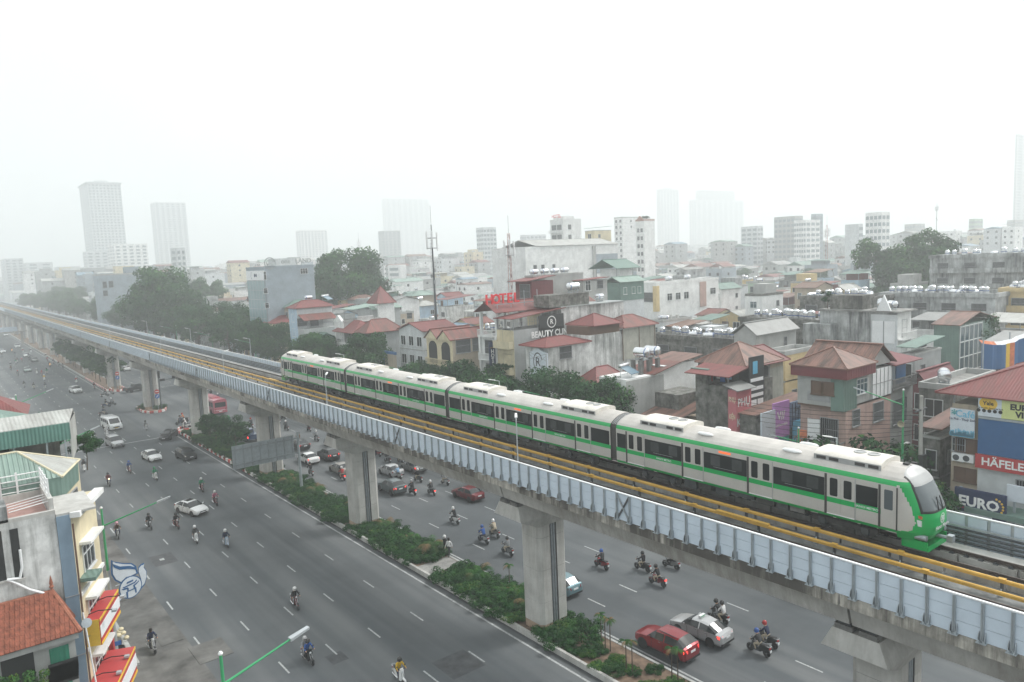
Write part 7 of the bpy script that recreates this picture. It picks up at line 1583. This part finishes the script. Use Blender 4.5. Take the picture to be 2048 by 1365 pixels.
# LE/cream: tall narrow cream house with the bare grey side wall and roof terrace
E1=Sk('shop_house','cream shop house with white windows above the red and yellow shop',4.3,(4.95,45.5),(6.75,49.6),14.3,'wall_cream',cat='shop house')
MB().box(4.28,4.94,45.42,45.5,0,14.3,mat('cladding_blue',(.2,.28,.36),rough=.5,var=.08)).build('blue_cladding',E1.t)
for z in (3.2,6.4,9.8): MB().box(4.28,4.95,45.38,45.42,z-.02,z+.02,'frame_grey').build('cladding_joint',E1.t)
for z,w in ((12.2,1.7),(9.0,1.7),(5.6,1.4)):
    E1.win(2.2,z-1,1.9,1.5,'x'); E1.fbox('hood',.9,3.5,0,.6,z,z+.16,'wall_white'); E1.fbox('sill_band',0,E1.L,0,.14,z-2.6,z-2.4,'wall_white')
E1.fbox('cornice',-.1,E1.L+.1,0,.5,14.1,14.4,'wall_white'); MB().box(4.3,6.2,45.5,49.5,14.3,14.42,'concrete_pale').build('roof',E1.t); E1.fbox('awning',.3,1.6,0,.8,10.3,10.5,'tin_green_X')
MB().tube((5.0,45.3,2),(5.0,45.3,13.8),.05,'frame_brown',n=6).build('drainpipe',E1.t)
def shopsign(z0,z1,u0,u1,dep):
    E1.fbox('sign_box',u0,u1,.05,dep,z0,z1,'sign_red'); E1.fbox('sign_end',u0-.03,u0,.05,dep,z0,z1,'sign_yellow'); E1.fbox('sign_face',u0,u1,dep,dep+.04,z0,z1,'sign_red'); E1.fbox('sign_border',u0,u1,dep+.04,dep+.07,z1-.14,z1,'sign_yellow'); E1.fbox('sign_border',u0,u1,dep+.04,dep+.07,z0,z0+.14,'sign_yellow'); E1.fbox('sign_band',u0,u1,dep+.04,dep+.065,z0+.42,z1-.42,'cap_white')
shopsign(6.6,8.1,.2,4.2,.75); shopsign(3.0,4.6,-.6,3.6,1.5)
for z,u in ((8.2,.8),(8.2,2.6),(4.7,.4),(4.7,2.2)):
    b=MB(); b.T=Matrix.Translation(E1.a)@Matrix.Rotation(E1.rz,4,'Z'); b.path([(u,-.1,z),(u,-.6,z+.15),(u,-1.3,z+.1)],.03,'black',n=5); b.box(u-.12,u+.12,-1.55,-1.3,z-.02,z+.1,'lamp_grey'); b.build('sign_lamp',E1.t)
E1.fbox('red_pier',3.9,4.2,.05,.3,0,6.5,'sign_red'); E1.fbox('shutter',.6,3.8,0,.06,0,2.9,'tin_dull')
b=MB(); b.lathe([(.02,0),(.18,.04),(.26,.1)],'steel',n=16,c=(0,0,0),q=Quaternion((1,0,0),PI*.35)); b.build('dish',E1.t).location=(5.1,45.1,8.2)
# grey bare wall house with the terrace
G1=Sk('terrace_house','bare weathered concrete house with a pink roof terrace and white railings',-16,(4.27,45.5),(4.29,49.6),14.5,'wall_weathered')
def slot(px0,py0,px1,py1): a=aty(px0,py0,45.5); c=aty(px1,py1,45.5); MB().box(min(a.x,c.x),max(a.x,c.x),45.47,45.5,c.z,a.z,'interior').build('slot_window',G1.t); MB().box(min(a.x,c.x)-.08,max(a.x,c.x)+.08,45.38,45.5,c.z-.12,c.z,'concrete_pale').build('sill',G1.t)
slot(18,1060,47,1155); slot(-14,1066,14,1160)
MB().box(-16,4.0,45.8,49.4,14.51,14.56,mat('terrace_tile',(.42,.26,.23),rough=.8,var=.12,vs=3)).build('terrace_floor',G1.t)
for a in ((-16,4.28,45.5,45.75,14.5,14.7),(4.05,4.28,45.75,49.6,14.5,15.3),(-16,4.05,49.4,49.6,14.5,15.0)): MB().box(*a,'concrete_pale').build('parapet',G1.t)
MB().box(-16,2.2,45.5,47.2,14.56,15.4,'wall_stained').build('roof_room',G1.t); MB().box(1.2,2.2,48.2,49.3,14.56,16.6,'wall_weathered').build('pillar',G1.t)
for k in range(4): MB().tube((-16,49.5,15.1+.32*k),(4.15,49.5,15.1+.32*k),.035,'white',n=6).build('railing',G1.t)
for k in range(4): MB().tube((4.15,46.2,15.3+.3*k),(4.15,49.5,15.3+.3*k),.035,'white',n=6).build('railing',G1.t)
for k in range(4): MB().tube((2.3,46.1+.55*k,14.9),(4.15,46.1+.55*k,15.1),.03,'white',n=6).build('railing',G1.t)
for y in (46.2,47.3,48.4,49.5): MB().box(4.1,4.2,y-.05,y+.05,14.7,16.3,'white').build('railing_post',G1.t)
for x in (-3,-1,1,3): MB().box(x-.05,x+.05,49.45,49.55,14.7,16.2,'white').build('railing_post',G1.t)
b=MB(); pa=[aty(px,py,45.3) for px,py in ((40,1100),(44,1135),(40,1157),(14,1160),(30,1166),(60,1180),(93,1188))]; b.path(pa,.07,'cap_white',n=6); b.build('hose',G1.t)
# LF: the red tiled roof in front
T1=Sk('tile_house','low grey house with a red clay tile roof and green roller shutter',-16,(4.35,43.85),(4.4,45.45),8.6,'wall_cement')
mat('clay',(.25,.085,.052),rough=.85,var=.35,vs=3.5); mat('clay_dark',(.1,.06,.05),rough=.9,var=.2); mat('clay_ridge',(.31,.12,.075),rough=.8,var=.2,vs=3)
ry,rz_,ey,ez=45.35,10.35,43.35,8.55; ex=4.6; rx=3.72
b=MB(); b.add([(-16,ey,ez),(ex,ey,ez),(rx,ry,rz_),(-16,ry,rz_),(ex,45.5,ez)],[(0,1,2,3),(1,4,2)],'clay_dark'); b.build('roof',T1.t)
sl=Vector((0,ry-ey,rz_-ez)); ang=math.atan2(sl.z,sl.y); tl=MB()
tl.T=Matrix.Rotation(ang,4,'X'); tl.box(-.105,.105,0,.3,.0,.022,'clay'); tl.prism([(-.105,.022),(-.02,.022),(-.035,.052),(-.09,.052)],0,.3,'clay'); tl=tl.mesh('roof_tile')
rt2=R(6); nr=11; cnt=0
for j in range(nr):
    y=ey-.04+(ry-ey-.12)*j/nr; z=ez+(rz_-ez)*(j/nr)+.03; xe=ex+(rx-ex)*(j/nr)-.16; x=xe-(.1 if j%2 else 0)
    while x>-1.6 and cnt<300:
        o=inst('roof_tile',tl,T1.t,(x+rt2.uniform(-.006,.006),y+rt2.uniform(-.012,.012),z+rt2.uniform(0,.012))); cnt+=1; x-=.218
rg=MB(); rg.lathe([(.12,0),(.125,.34)],'clay_ridge',n=8); rg=rg.mesh('ridge_tile')
def ridge(p,q):
    p,q=Vector(p),Vector(q); n=int((q-p).length/.33)
    for i in range(n): o=inst('ridge_tile',rg,T1.t,p+(q-p)*(i/n)); o.rotation_mode='QUATERNION'; o.rotation_quaternion=(q-p).to_track_quat('Z','Y')
ridge((-3,ry,rz_+.03),(rx,ry,rz_+.03)); ridge((ex,ey,ez+.04),(rx,ry,rz_+.04)); ridge((ex,45.5,ez+.04),(rx,ry,rz_+.02))
b=MB(); b.lathe([(.11,0),(.06,.12),(.12,.22),(.07,.3),(.09,.42),(.01,.85)],'clay_ridge',n=8,c=(rx,ry,rz_+.08)); b.build('finial',T1.t)
MB().box(-16,4.5,43.5,43.84,8.2,8.5,'wall_cement').build('eaves_beam',T1.t)
def fr(px0,py0,px1,py1,m,name,y=43.82): a=aty(px0,py0,y); c=aty(px1,py1,y); return MB().box(min(a.x,c.x),max(a.x,c.x),y,y+.03,min(a.z,c.z),max(a.z,c.z),m).build(name,T1.t)
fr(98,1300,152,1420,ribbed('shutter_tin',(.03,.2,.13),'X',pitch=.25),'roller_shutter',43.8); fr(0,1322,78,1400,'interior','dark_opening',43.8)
for k in range(5): fr(96,1332+6*k,158,1333+6*k,'black','cable',43.6)
b=MB(); rn=R(14); p=aty(40,1355,43.2); leaves(b,[(Vector((p.x+rn.uniform(-1,1.0),43.2+rn.uniform(-.3,.2),p.z+rn.uniform(-.9,.3))),.3,.8) for _ in range(16)],1700,.07,['leaf_mid','leaf_light','leaf_yellow'],rn); o=b.build('foliage'); v=thing('creeper_bush','leafy creeper hanging below the tiled roof','bush',(p.x,43.3,p.z-1.2)); o.parent=v; o.location=(-p.x,-43.3,-p.z+1.2)
# LD: green hip roof
D1=Sk('corner_house','house with a green grey hip roof and pink bougainvillea',-16,(5.0,49.7),(6.4,53.2),14.2,'wall_cream'); A,B=Vector((5.2,49.45,15.5)),Vector((6.65,53.3,15.5)); r1=Vector((3.3,51.4,17.0)); L0,L1,r0=Vector((-16,49.45,15.5)),Vector((-16,53.3,15.5)),Vector((-16,51.4,17.0))
b=MB(); b.poly([L0,A,r1,r0],'roof_greenl_X'); b.poly([A,B,r1],'roof_pale_Y'); b.poly([B,L1,r0,r1],'roof_greenl_X'); b.build('roof',D1.t)
b=MB()
for x in [ -8+.24*i for i in range(55)]:
    f=1 if x<3.3 else (5.2-x)/1.9
    if f>0: b.tube((x,49.45,15.53),(x,49.45+1.95*f,15.53+1.5*f),.03,'roof_greenl_X',n=4,caps=False)
tag(b.build('roof_ribs',D1.t),kind='stuff')
for p,q in ((A,r1),(B,r1),(r0,r1),(A,B)): MB().tube(p,q,.07,mat('trim_cream',(.6,.55,.4)),n=6).build('roof_trim',D1.t)
b=MB(); b.hexa([(-16,49.5,14.2),(5.1,49.5,14.2),(6.5,53.25,14.2),(-16,53.25,14.2),(-16,49.5,15.48),(5.15,49.5,15.48),(6.55,53.25,15.48),(-16,53.25,15.48)],'tin_green_X'); b.build('tin_skirt',D1.t)
D1.win(1.9,12.9,2.8,1.9,'d'); D1.fbox('ledge',-.1,D1.L+.1,0,.45,11.6,11.8,'wall_white'); D1.fbox('ledge',-.1,D1.L+.1,0,.3,8.2,8.4,'wall_white'); D1.win(1.9,10,2.0,1.6,'x')
b=MB(); rn=R(15); p=Vector((5.45,49.9,12.4)); leaves(b,[(p+Vector((rn.uniform(-.3,.5),rn.uniform(-.5,.3),rn.uniform(-.9,.7))),.22,1) for _ in range(12)],420,.07,['flower_pink'],rn); leaves(b,[(p+Vector((rn.uniform(-.3,.5),rn.uniform(-.4,.3),rn.uniform(-1.2,.3))),.22,1) for _ in range(6)],180,.06,['leaf_mid'],rn); v=thing('bougainvillea','bright pink bougainvillea spilling over a barred window','plant',(p.x,p.y,p.z-1)); o=b.build('flowers',v); o.location=(-p.x,-p.y,-p.z+1)
# LC: long shed on posts
S1=Sk('rooftop_shed','house topped by a long green fascia shed over an open storey',-16,(6.2,53.5),(7.2,58.5),14.4,'wall_cream'); 
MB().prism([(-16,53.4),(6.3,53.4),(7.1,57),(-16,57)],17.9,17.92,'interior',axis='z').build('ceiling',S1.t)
b=MB(); b.hexa([(-16,53.3,17.9),(6.3,53.3,17.9),(6.85,55.4,18.4),(-16,55.4,18.4),(-16,53.3,17.99),(6.3,53.3,17.99),(6.85,55.4,18.49),(-16,55.4,18.49)],'roof_pale_X'); b.hexa([(-16,55.4,18.4),(6.85,55.4,18.4),(7.3,58.6,17.6),(-16,58.6,17.6),(-16,55.4,18.49),(6.85,55.4,18.49),(7.3,58.6,17.69),(-16,58.6,17.69)],'roof_pale_X'); b.build('roof',S1.t)
MB().box(-16,6.3,53.22,53.3,16.9,17.95,ribbed('fascia_green',(.1,.21,.18),'X',pitch=.2,depth=.5)).build('fascia',S1.t)
b=MB(); b.hexa([(6.25,53.3,15.6),(6.33,53.3,15.6),(7.2,57.5,15.6),(7.12,57.5,15.6),(6.25,53.3,17.9),(6.33,53.3,17.9),(7.2,57.5,17.9),(7.12,57.5,17.9)],'roof_pale_Y'); b.build('end_wall',S1.t)
MB().box(-16,6.1,57.3,57.5,14.4,17.9,'wall_stained').build('back_wall',S1.t); MB().box(-16,6.3,53.4,53.6,14.4,15.5,'wall_weathered').build('parapet',S1.t)
for x in (-1,1.5,3.3,5.0,6.0): MB().box(x-.05,x+.05,53.45,53.55,15.5,17.0,'galv').build('post',S1.t)
tank('H',2.1,55.0,14.9,0,'large dull steel tank under the long green fascia shed','tank under the green shed',s=1.15)
MB().box(3.9,5.2,54.5,55.5,14.41,15.3,'wall_brick').build('stored_boxes',S1.t)
tree(SM[1],7.5,57.0,.42,2,'leafy potted tree beside the long green shed',z=14.0); 
# LB, LA and the row beyond
B1=Sk('teal_house','teal walled house with a green tin hip roof and small gablet',-16,(5.2,62),(6.0,67),15.2,mat('wall_teal',(.12,.3,.33),var=.15)); b=MB(); L0,A,B,L1=Vector((-16,61.7,16.4)),Vector((5.2,61.7,16.4)),Vector((6.2,67.2,16.4)),Vector((-16,67.2,16.4)); r1,r0=Vector((2.7,64.4,18.0)),Vector((-16,64.4,18.0)); b.poly([L0,A,r1,r0],'roof_greenl_X'); b.poly([A,B,r1],'roof_green_Y'); b.poly([B,L1,r0,r1],'roof_greenl_X'); b.build('roof',B1.t); MB().box(-16,5.0,61.9,62.0,14.0,16.4,'wall_teal').build('upper_wall',B1.t); MB().prism([(4.9,16.3),(6.6,16.3),(5.75,17.3)],61.6,64,'roof_green_Y').build('gablet',B1.t)
A1=Sk('red_roof_house','house with a red pyramid roof and crumbling brick corner',-16,(5.2,74),(6.0,80),14.6,'wall_brick'); b=MB(); L0,A,B,L1=Vector((-16,73.6,15.6)),Vector((5.8,73.6,15.6)),Vector((6.6,80,15.6)),Vector((-16,80,15.6)); r1,r0=Vector((3.3,76.8,17.6)),Vector((-16,76.8,17.6)); b.poly([L0,A,r1,r0],'roof_red_X'); b.poly([A,B,r1],'roof_red_Y'); b.poly([B,L1,r0,r1],'roof_red_X'); b.build('roof',A1.t); MB().box(-16,5.4,74.0,74.1,14.6,15.6,'interior').build('loft',A1.t); MB().lathe([(.1,0),(.16,.3),(.05,.9)],'clay_ridge',n=8,c=(3.3,76.8,17.6)).build('finial',A1.t)
rl=R(71); y=84.
for i in range(16):
    dy=rl.uniform(5,8); w=rl.choice(['wall_cream','wall_white','wall_grey','wall_pale','wall_yellow']); s=Hs('shop_house',f'{WN[w]} shop house in the row beyond the red pyramid roof',-12,6.4,y,y+dy,rl.uniform(8,15),w,group='shop houses beyond the red pyramid roof'); s.parapet(); s.grid('R',[dy*.3,dy*.7],[s.h-1.8,s.h-5],1.2,1.5,'w'); y+=dy+.1
# ================================================================ lamps, signs, masts, wires
def street_lamp(x,y,z,h,arm,az,label,low='lamp_grey',top='lamp_green',up=1.2,head=.9):
    t=thing('street_lamp',label,'street lamp',(x,y,z),az)
    MB().tube((0,0,0),(0,0,h*.62),.13,low,r1=.1,n=10).build('pole',t); MB().tube((0,0,h*.62),(0,0,h),.09,top,r1=.06,n=10).build('upper_pole',t); MB().lathe([(.07,0),(.1,.06),(.05,.14)],'white',n=8,c=(0,0,h)).build('cap',t)
    MB().tube((0,0,h-1.2),(arm,0,h-1.2+up),.055,top,r1=.04,n=8).build('arm',t); b=MB(); d=Vector((arm,0,up)).normalized(); p=Vector((arm,0,h-1.2+up)); q=p+d*head; b.hexa([(p.x,-.13,p.z-.05),(q.x,-.1,q.z-.05),(q.x,.1,q.z-.05),(p.x,.13,p.z-.05),(p.x,-.13,p.z+.07),(q.x,-.1,q.z+.04),(q.x,.1,q.z+.04),(p.x,.13,p.z+.07)],top if head<.8 else 'lamp_grey'); b.build('lamp_head',t)
    MB().lathe([(.3,0),(.3,.05),(.16,.1)],'galv',n=10).build('base',t); return t
p=atz(237,1337,.15); tp=proj(p.x,p.y,12.2); LH=bis(lambda z:proj(p.x,p.y,z)[1]-1018,5,25); e=atz(342,996,LH+.2)
az=math.atan2(e.y-p.y,e.x-p.x); L1=street_lamp(p.x,p.y,.15,LH-.15,max(3,(e-p).to_2d().length-.9),az,'tall green street lamp carrying the dove emblem and loudspeakers beside the kerb')
# dove emblem sign on this lamp
zc=bis(lambda z:proj(p.x,p.y,z)[1]-1175,2,14); DV=thing('dove_sign','white and blue dove shaped emblem sign with a round pavilion badge','sign',(p.x+.35,p.y-.12,zc),.25)
def outline(pts,m,y,name,th=.02):
    b=MB(); b.prism(pts,y-th,y,m); return b.build(name,DV)
S=1/22.5   # metres per photo pixel at that distance
def P2(x,y): return ((x-800)/13.65*S*1.05+1.0,-(y-740)/13.65*S*1.05)
wing=[(470,180),(530,240),(700,330),(860,390),(930,470),(960,640),(850,660),(720,650),(600,720),(500,620),(445,480),(450,330)]; tail=[(960,600),(970,520),(1030,475),(1100,470),(1080,540),(1130,650),(1120,800),(1060,930),(980,990),(1000,800)]; foot=[(440,960),(560,960),(620,1020),(510,1085),(480,1000)]
for nm,w in (('wing',wing),('tail',tail),('foot',foot)):
    c=Vector((sum(q[0] for q in w)/len(w),sum(q[1] for q in w)/len(w))); outline([P2(*q) for q in w],'sign_blue',0,nm+'_border'); outline([P2(*(c+(Vector(q)-c)*.86)) for q in w],'sign_pale',-.025,nm)
for k,(w0,w1) in enumerate((((480,250),(930,520)),)): outline([P2(*q) for q in ((490,270),(620,370),(800,420),(900,480),(930,560),(880,520),(760,470),(600,430),(500,340))],'sign_blue',-.04,'wing_stripe')
cx,cz=P2(780,860); r=230/13.65*S*1.05
outline([(cx+r*math.cos(2*PI*k/28),cz+r*math.sin(2*PI*k/28)) for k in range(28)],'sign_blue',-.045,'badge_rim'); outline([(cx+r*.91*math.cos(2*PI*k/28),cz+r*.91*math.sin(2*PI*k/28)) for k in range(28)],'sign_pale',-.06,'badge')
for pts in (((700,760),(720,730),(840,720),(840,745),(820,755),(720,765)),((625,800),(660,805),(860,780),(905,745),(915,765),(870,805),(660,830),(630,820)),((595,845),(640,835),(720,840),(735,870),(640,870)),((840,835),(920,800),(945,780),(950,800),(900,840),(850,860)),((705,860),(735,860),(735,915),(835,905),(830,835),(860,830),(865,895),(885,905),(885,1010),(860,1015),(850,925),(715,935),(710,1060),(680,1050),(680,930),(705,920))): outline([P2(*q) for q in pts],'sign_blue',-.075,'pavilion_stroke')
MB().tube((0,.06,0),(.5,.06,0),.03,'galv',n=6).build('bracket',DV)
zl=bis(lambda z:proj(p.x,p.y,z)[1]-1200,2,14)
for k,a in enumerate((.6,2.6)):
    t=thing('loudspeaker',('horn loudspeaker facing the road below the dove emblem','horn loudspeaker facing the shops below the dove emblem')[k],'loudspeaker',(p.x,p.y,zl),a); b=MB(); b.lathe([(.06,.1),(.08,.3),(.26,.62),(.28,.62),(.1,.28)],mat('horn',(.42,.38,.28)),n=14,q=Quaternion((0,1,0),PI/2)); b.build('horn',t); MB().box(0,.15,-.07,.07,-.07,.07,'steel_dark').build('driver',t)
q=atz(245,1355,.0); g=thing('street_sign','small blue street name sign on a red and white post','sign',(q.x-.3,q.y,0)); MB().tube((0,0,0),(0,0,2.6),.035,'white',n=8).build('post',g); MB().tube((0,0,1.0),(0,0,1.5),.037,'red',n=8).build('post_band',g); MB().box(-.45,.45,-.02,.02,2.3,2.6,'blue').build('plate',g)
p2=atz(443,1330,12.0); e2=atz(612,1242,12.3); L2=street_lamp(p2.x,p2.y,.0,12.4,(e2-p2).to_2d().length-.8,math.atan2(e2.y-p2.y,e2.x-p2.x),'green street lamp with a long tilted arm standing in the worn lane',up=.6)
for k,(x,y) in enumerate(((8.2,84),(8.2,118),(8.2,196),(8.2,236))): street_lamp(x,y,.15,11.5,3.5,0,'green street lamp farther along the shop-side kerb')['group']='lamps along the shop-side kerb'
for y in (34,67,100,135,168,200,235,270): street_lamp(57.8,y,.15,11.2,3.6,PI,'green street lamp on the pavement beyond the railway')['group']='lamps on the pavement beyond the railway'
q=atx(1820,800,62.2); t=street_lamp(61.0,q.y,.15,q.z+.8,3.0,PI*.75,'green headed street lamp arching over the side lane by the pink house')
t=thing('loudspeaker','horn loudspeaker on the lane pole by the pink house','loudspeaker',(61,q.y-.1,q.z-1.7),PI); b=MB(); b.lathe([(.06,.1),(.08,.3),(.26,.6),(.28,.6),(.1,.28)],MATS['horn'],n=14,q=Quaternion((0,1,0),PI/2)); b.build('horn',t)
# gantry sign seen from behind
ps=atz(594,985,.2); GS=thing('gantry_sign','back of a long grey direction sign on a steel mast over the road','road sign',(33.2,ps.y,.2)); zt=bis(lambda z:proj(33.2,ps.y,z)[1]-868,1,20); MB().tube((0,0,-.1),(0,0,zt),.2,'galv',r1=.15,n=10).build('mast',GS)
Lg=bis(lambda x:proj(x,ps.y,zt-1.6)[0]-466,10,33); w=33.2-Lg
MB().box(-w,-.5,.15,.22,zt-3.0,zt-.3,'galv').build('panel',GS)
for z in (zt-.75,zt-2.5): MB().box(-w,0,.02,.14,z-.07,z+.07,'steel').build('beam',GS)
for k in range(8): x=-w+.3+(w-1)*k/7; MB().box(x-.05,x+.05,.08,.149,zt-2.95,zt-.35,'steel').build('rib',GS)
# traffic lights and round signs at the junction
tl=thing('traffic_light','traffic lights on a long mast arm on the small island','traffic light',(34.6,157.3,.25)); MB().tube((0,0,0),(0,0,6.2),.12,'steel_dark',r1=.09).build('pole',tl); MB().tube((0,0,5.6),(6.5,0,6.2),.07,'steel_dark',r1=.05).build('arm',tl)
for x,w,h in ((.6,.9,.45),(3.4,1.9,.5),(5.8,.9,.6)): MB().box(x-w/2,x+w/2,-.2,.1,5.5+x*.09,5.5+x*.09+h,'black').build('signal_head',tl)
MB().box(-.2,.2,-.35,-.1,6.2,7.6,'black').build('signal_head',tl)
def round_sign(x,y,z,lab):
    t=thing('traffic_sign',lab,'traffic sign',(x,y,z)); b=MB(); q=Quaternion((1,0,0),PI/2); b.lathe([(.45,0),(.45,.03)],'red',n=20,c=(0,0,3.6),q=q); b.build('no_entry_disc',t); MB().box(-.3,.3,-.045,-.03,3.53,3.67,'cap_white').build('bar',t); b=MB(); b.lathe([(.45,0),(.45,.03)],'blue',n=20,c=(0,0,2.65),q=q); b.build('direction_disc',t); MB().hexa([(-.22,-.045,2.5),(-.12,-.045,2.42),(-.12,-.03,2.42),(-.22,-.03,2.5),(.12,-.045,2.88),(.22,-.045,2.8),(.22,-.03,2.8),(.12,-.03,2.88)],'cap_white').build('arrow',t); MB().tube((0,.04,0),(0,.04,4.1),.04,'galv',n=6).build('post',t)
round_sign(34.0,157.2,.25,'red no entry and blue direction signs on the small island'); round_sign(33.9,195,.22,'red no entry and blue direction signs at the far median nose')
# footbridge far up the road
fb=thing('footbridge','pale blue footbridge crossing the road far beyond the junction','bridge',(9,372,0)); MB().box(-6,20,-1.6,1.6,5.2,5.6,'concrete').build('deck',fb); MB().box(-6,20,-1.7,-1.6,5.6,7.4,'panel_blue').build('side_panel',fb); MB().box(-6,20,1.6,1.7,5.6,7.4,'panel_blue').build('side_panel',fb)
for x in (-5,21.5): MB().box(x-.4,x+.4,-.5,.5,0,5.2,'concrete').build('leg',fb)
MB().box(20,25,-1.4,1.4,5.2,5.55,'concrete').build('landing',fb)
# mobile phone masts
def mast(px,pt,pb,D,label,lattice):
    d=ray(px,pt).normalized(); p=d*D+Vector((0,0,H)); zb=bis(lambda z:proj(p.x,p.y,z)[1]-pb,-20,p.z); t=thing('mobile_mast',label,'mast',(p.x,p.y,zb)); h=p.z-zb
    if lattice:
        b=MB()
        for i in range(3):
            a=2*PI*i/3; b.tube((.45*math.cos(a),.45*math.sin(a),0),(.25*math.cos(a),.25*math.sin(a),h),.045,mat('mast_red',(.4,.12,.1)),n=5)
        n=int(h/1.0)
        for k in range(n):
            r=.45-.2*k/n
            for i in range(3): a,c=2*PI*i/3,2*PI*(i+1)/3; z=h*k/n; b.tube((r*math.cos(a),r*math.sin(a),z),(r*math.cos(c),r*math.sin(c),z+h/n),.025,'frame_grey',n=4,caps=False)
        b.build('lattice',t)
    else:
        MB().tube((0,0,0),(0,0,h-3),.22,'steel_dark',r1=.12,n=8).build('pole',t); b=MB()
        for k in range(int(h/.5)): b.box(-.35,-.15,-.02,.02,k*.5,k*.5+.04,'frame_grey')
        b.box(-.37,-.34,-.02,.02,0,h-3,'frame_grey'); b.build('ladder',t); MB().tube((0,0,h-3),(0,0,h),.08,'steel_dark').build('top_pole',t)
    MB().tube((0,0,h),(0,0,h+3.2),.03,'steel_dark',n=4).build('lightning_rod',t)
    b=MB(); b.lathe([(.9,h-4.0),(.9,h-3.9)],'frame_grey',n=12); b.lathe([(.9,h-2.3),(.9,h-2.2)],'frame_grey',n=12); b.build('ring',t)
    for i in range(6): a=2*PI*i/6; o=MB().box(-.12,.12,-.08,.08,h-4.6,h-1.8,'white').build('antenna_panel',t); o.location=(math.cos(a)*1.0,math.sin(a)*1.0,rt.uniform(0,.8)); o.rotation_euler=(0,0,a+PI/2)
    for i in range(3): a=2*PI*i/3+.4; MB().box(-.15,.15,-.1,.1,h-8-i,h-7.4-i,'frame_grey').build('radio_unit',t).location=(math.cos(a)*.35,math.sin(a)*.35,0)
mast(862,450,640,128,'thin black phone mast with a ring of white antennas behind the arched house',False); mast(1017,467,600,135,'red lattice phone mast crowded with antennas behind the hotel',True); mast(1654,450,520,290,'far grey phone mast beside the white stepped block',True); mast(1874,408,515,520,'very faint slim mast on the skyline',False); mast(717,478,560,420,'faint distant mast above the round tree',False)
# wires by the near shop houses and over the side lane
for k,(a,c) in enumerate((((5.0,45.2,8.8),(5.6,44.8,-0.5)),((5.1,45.2,7.4),(8.0,52.0,6.0)))):
    a,c=Vector(a),Vector(c); pts=[a.lerp(c,i/10)+Vector((0,0,-.6*math.sin(PI*i/10))) for i in range(11)]; t=MB().path(pts,.045 if not k else .02,'cap_white' if not k else 'black',n=5).build('cable'); tag(t,('thick pale cable looping down the shop house corner','thin black cable strung from the shop house to the lamp')[k],'cable')
x_,y_=61.8,atx(1843,800,61.8).y; up=thing('utility_pole','concrete utility pole tangled with wires at the side lane','pole',(x_,y_,0)); MB().tube((0,0,0),(0,0,14.6),.22,'concrete',r1=.14,n=8).build('pole',up); MB().box(-1,1,-.06,.06,13.4,13.52,'steel_dark').build('crossarm',up); MB().box(-.4,.4,-.35,0,8.6,9.8,'sign_black').build('meter_box',up)
b=MB()
for k in range(7):
    a=Vector((0,0,11.5+.3*k)); c=Vector((-2+.3*k,12+k,10.0+.35*k)); pts=[a.lerp(c,i/8)+Vector((0,0,-.5*math.sin(PI*i/8))) for i in range(9)]; b.path(pts,.02,'black',n=4)
b.build('wires',up)
# goods outside the shops
q=atz(238,1270,.15); g=thing('goods_stack','white wrapped sacks stacked on the pavement by the lamp','goods',(q.x,q.y,.15)); rn=R(9)
for k in range(9): b=MB(); b.lathe([(.1,0),(.24,.06),(.26,.2),(.17,.3),(.05,.33)],'wall_cream',n=8); o=b.build('sack',g,40); o.location=(rn.uniform(-.4,.4),rn.uniform(-1.3,1.3),.34*(k//5)); o.scale=(.7,.85,.7)
# ================================================================ haze
b=MB(); b.box(-5100,5100,-5100,5100,-1.03,HAZE_TOP,'black'); hz=b.build('haze'); tag(hz,kind='stuff')
hm=bpy.data.materials.new('haze'); hm.use_nodes=True; N=hm.node_tree.nodes; N.remove(N['Principled BSDF'])
pv=N.new('ShaderNodeVolumePrincipled'); pv.inputs['Color'].default_value=(.93,.967,.975,1); pv.inputs['Density'].default_value=HAZE_D; pv.inputs['Anisotropy'].default_value=.25
hm.node_tree.links.new(pv.outputs[0],N['Material Output'].inputs['Volume'])
hz.data.materials.clear(); hz.data.materials.append(hm)
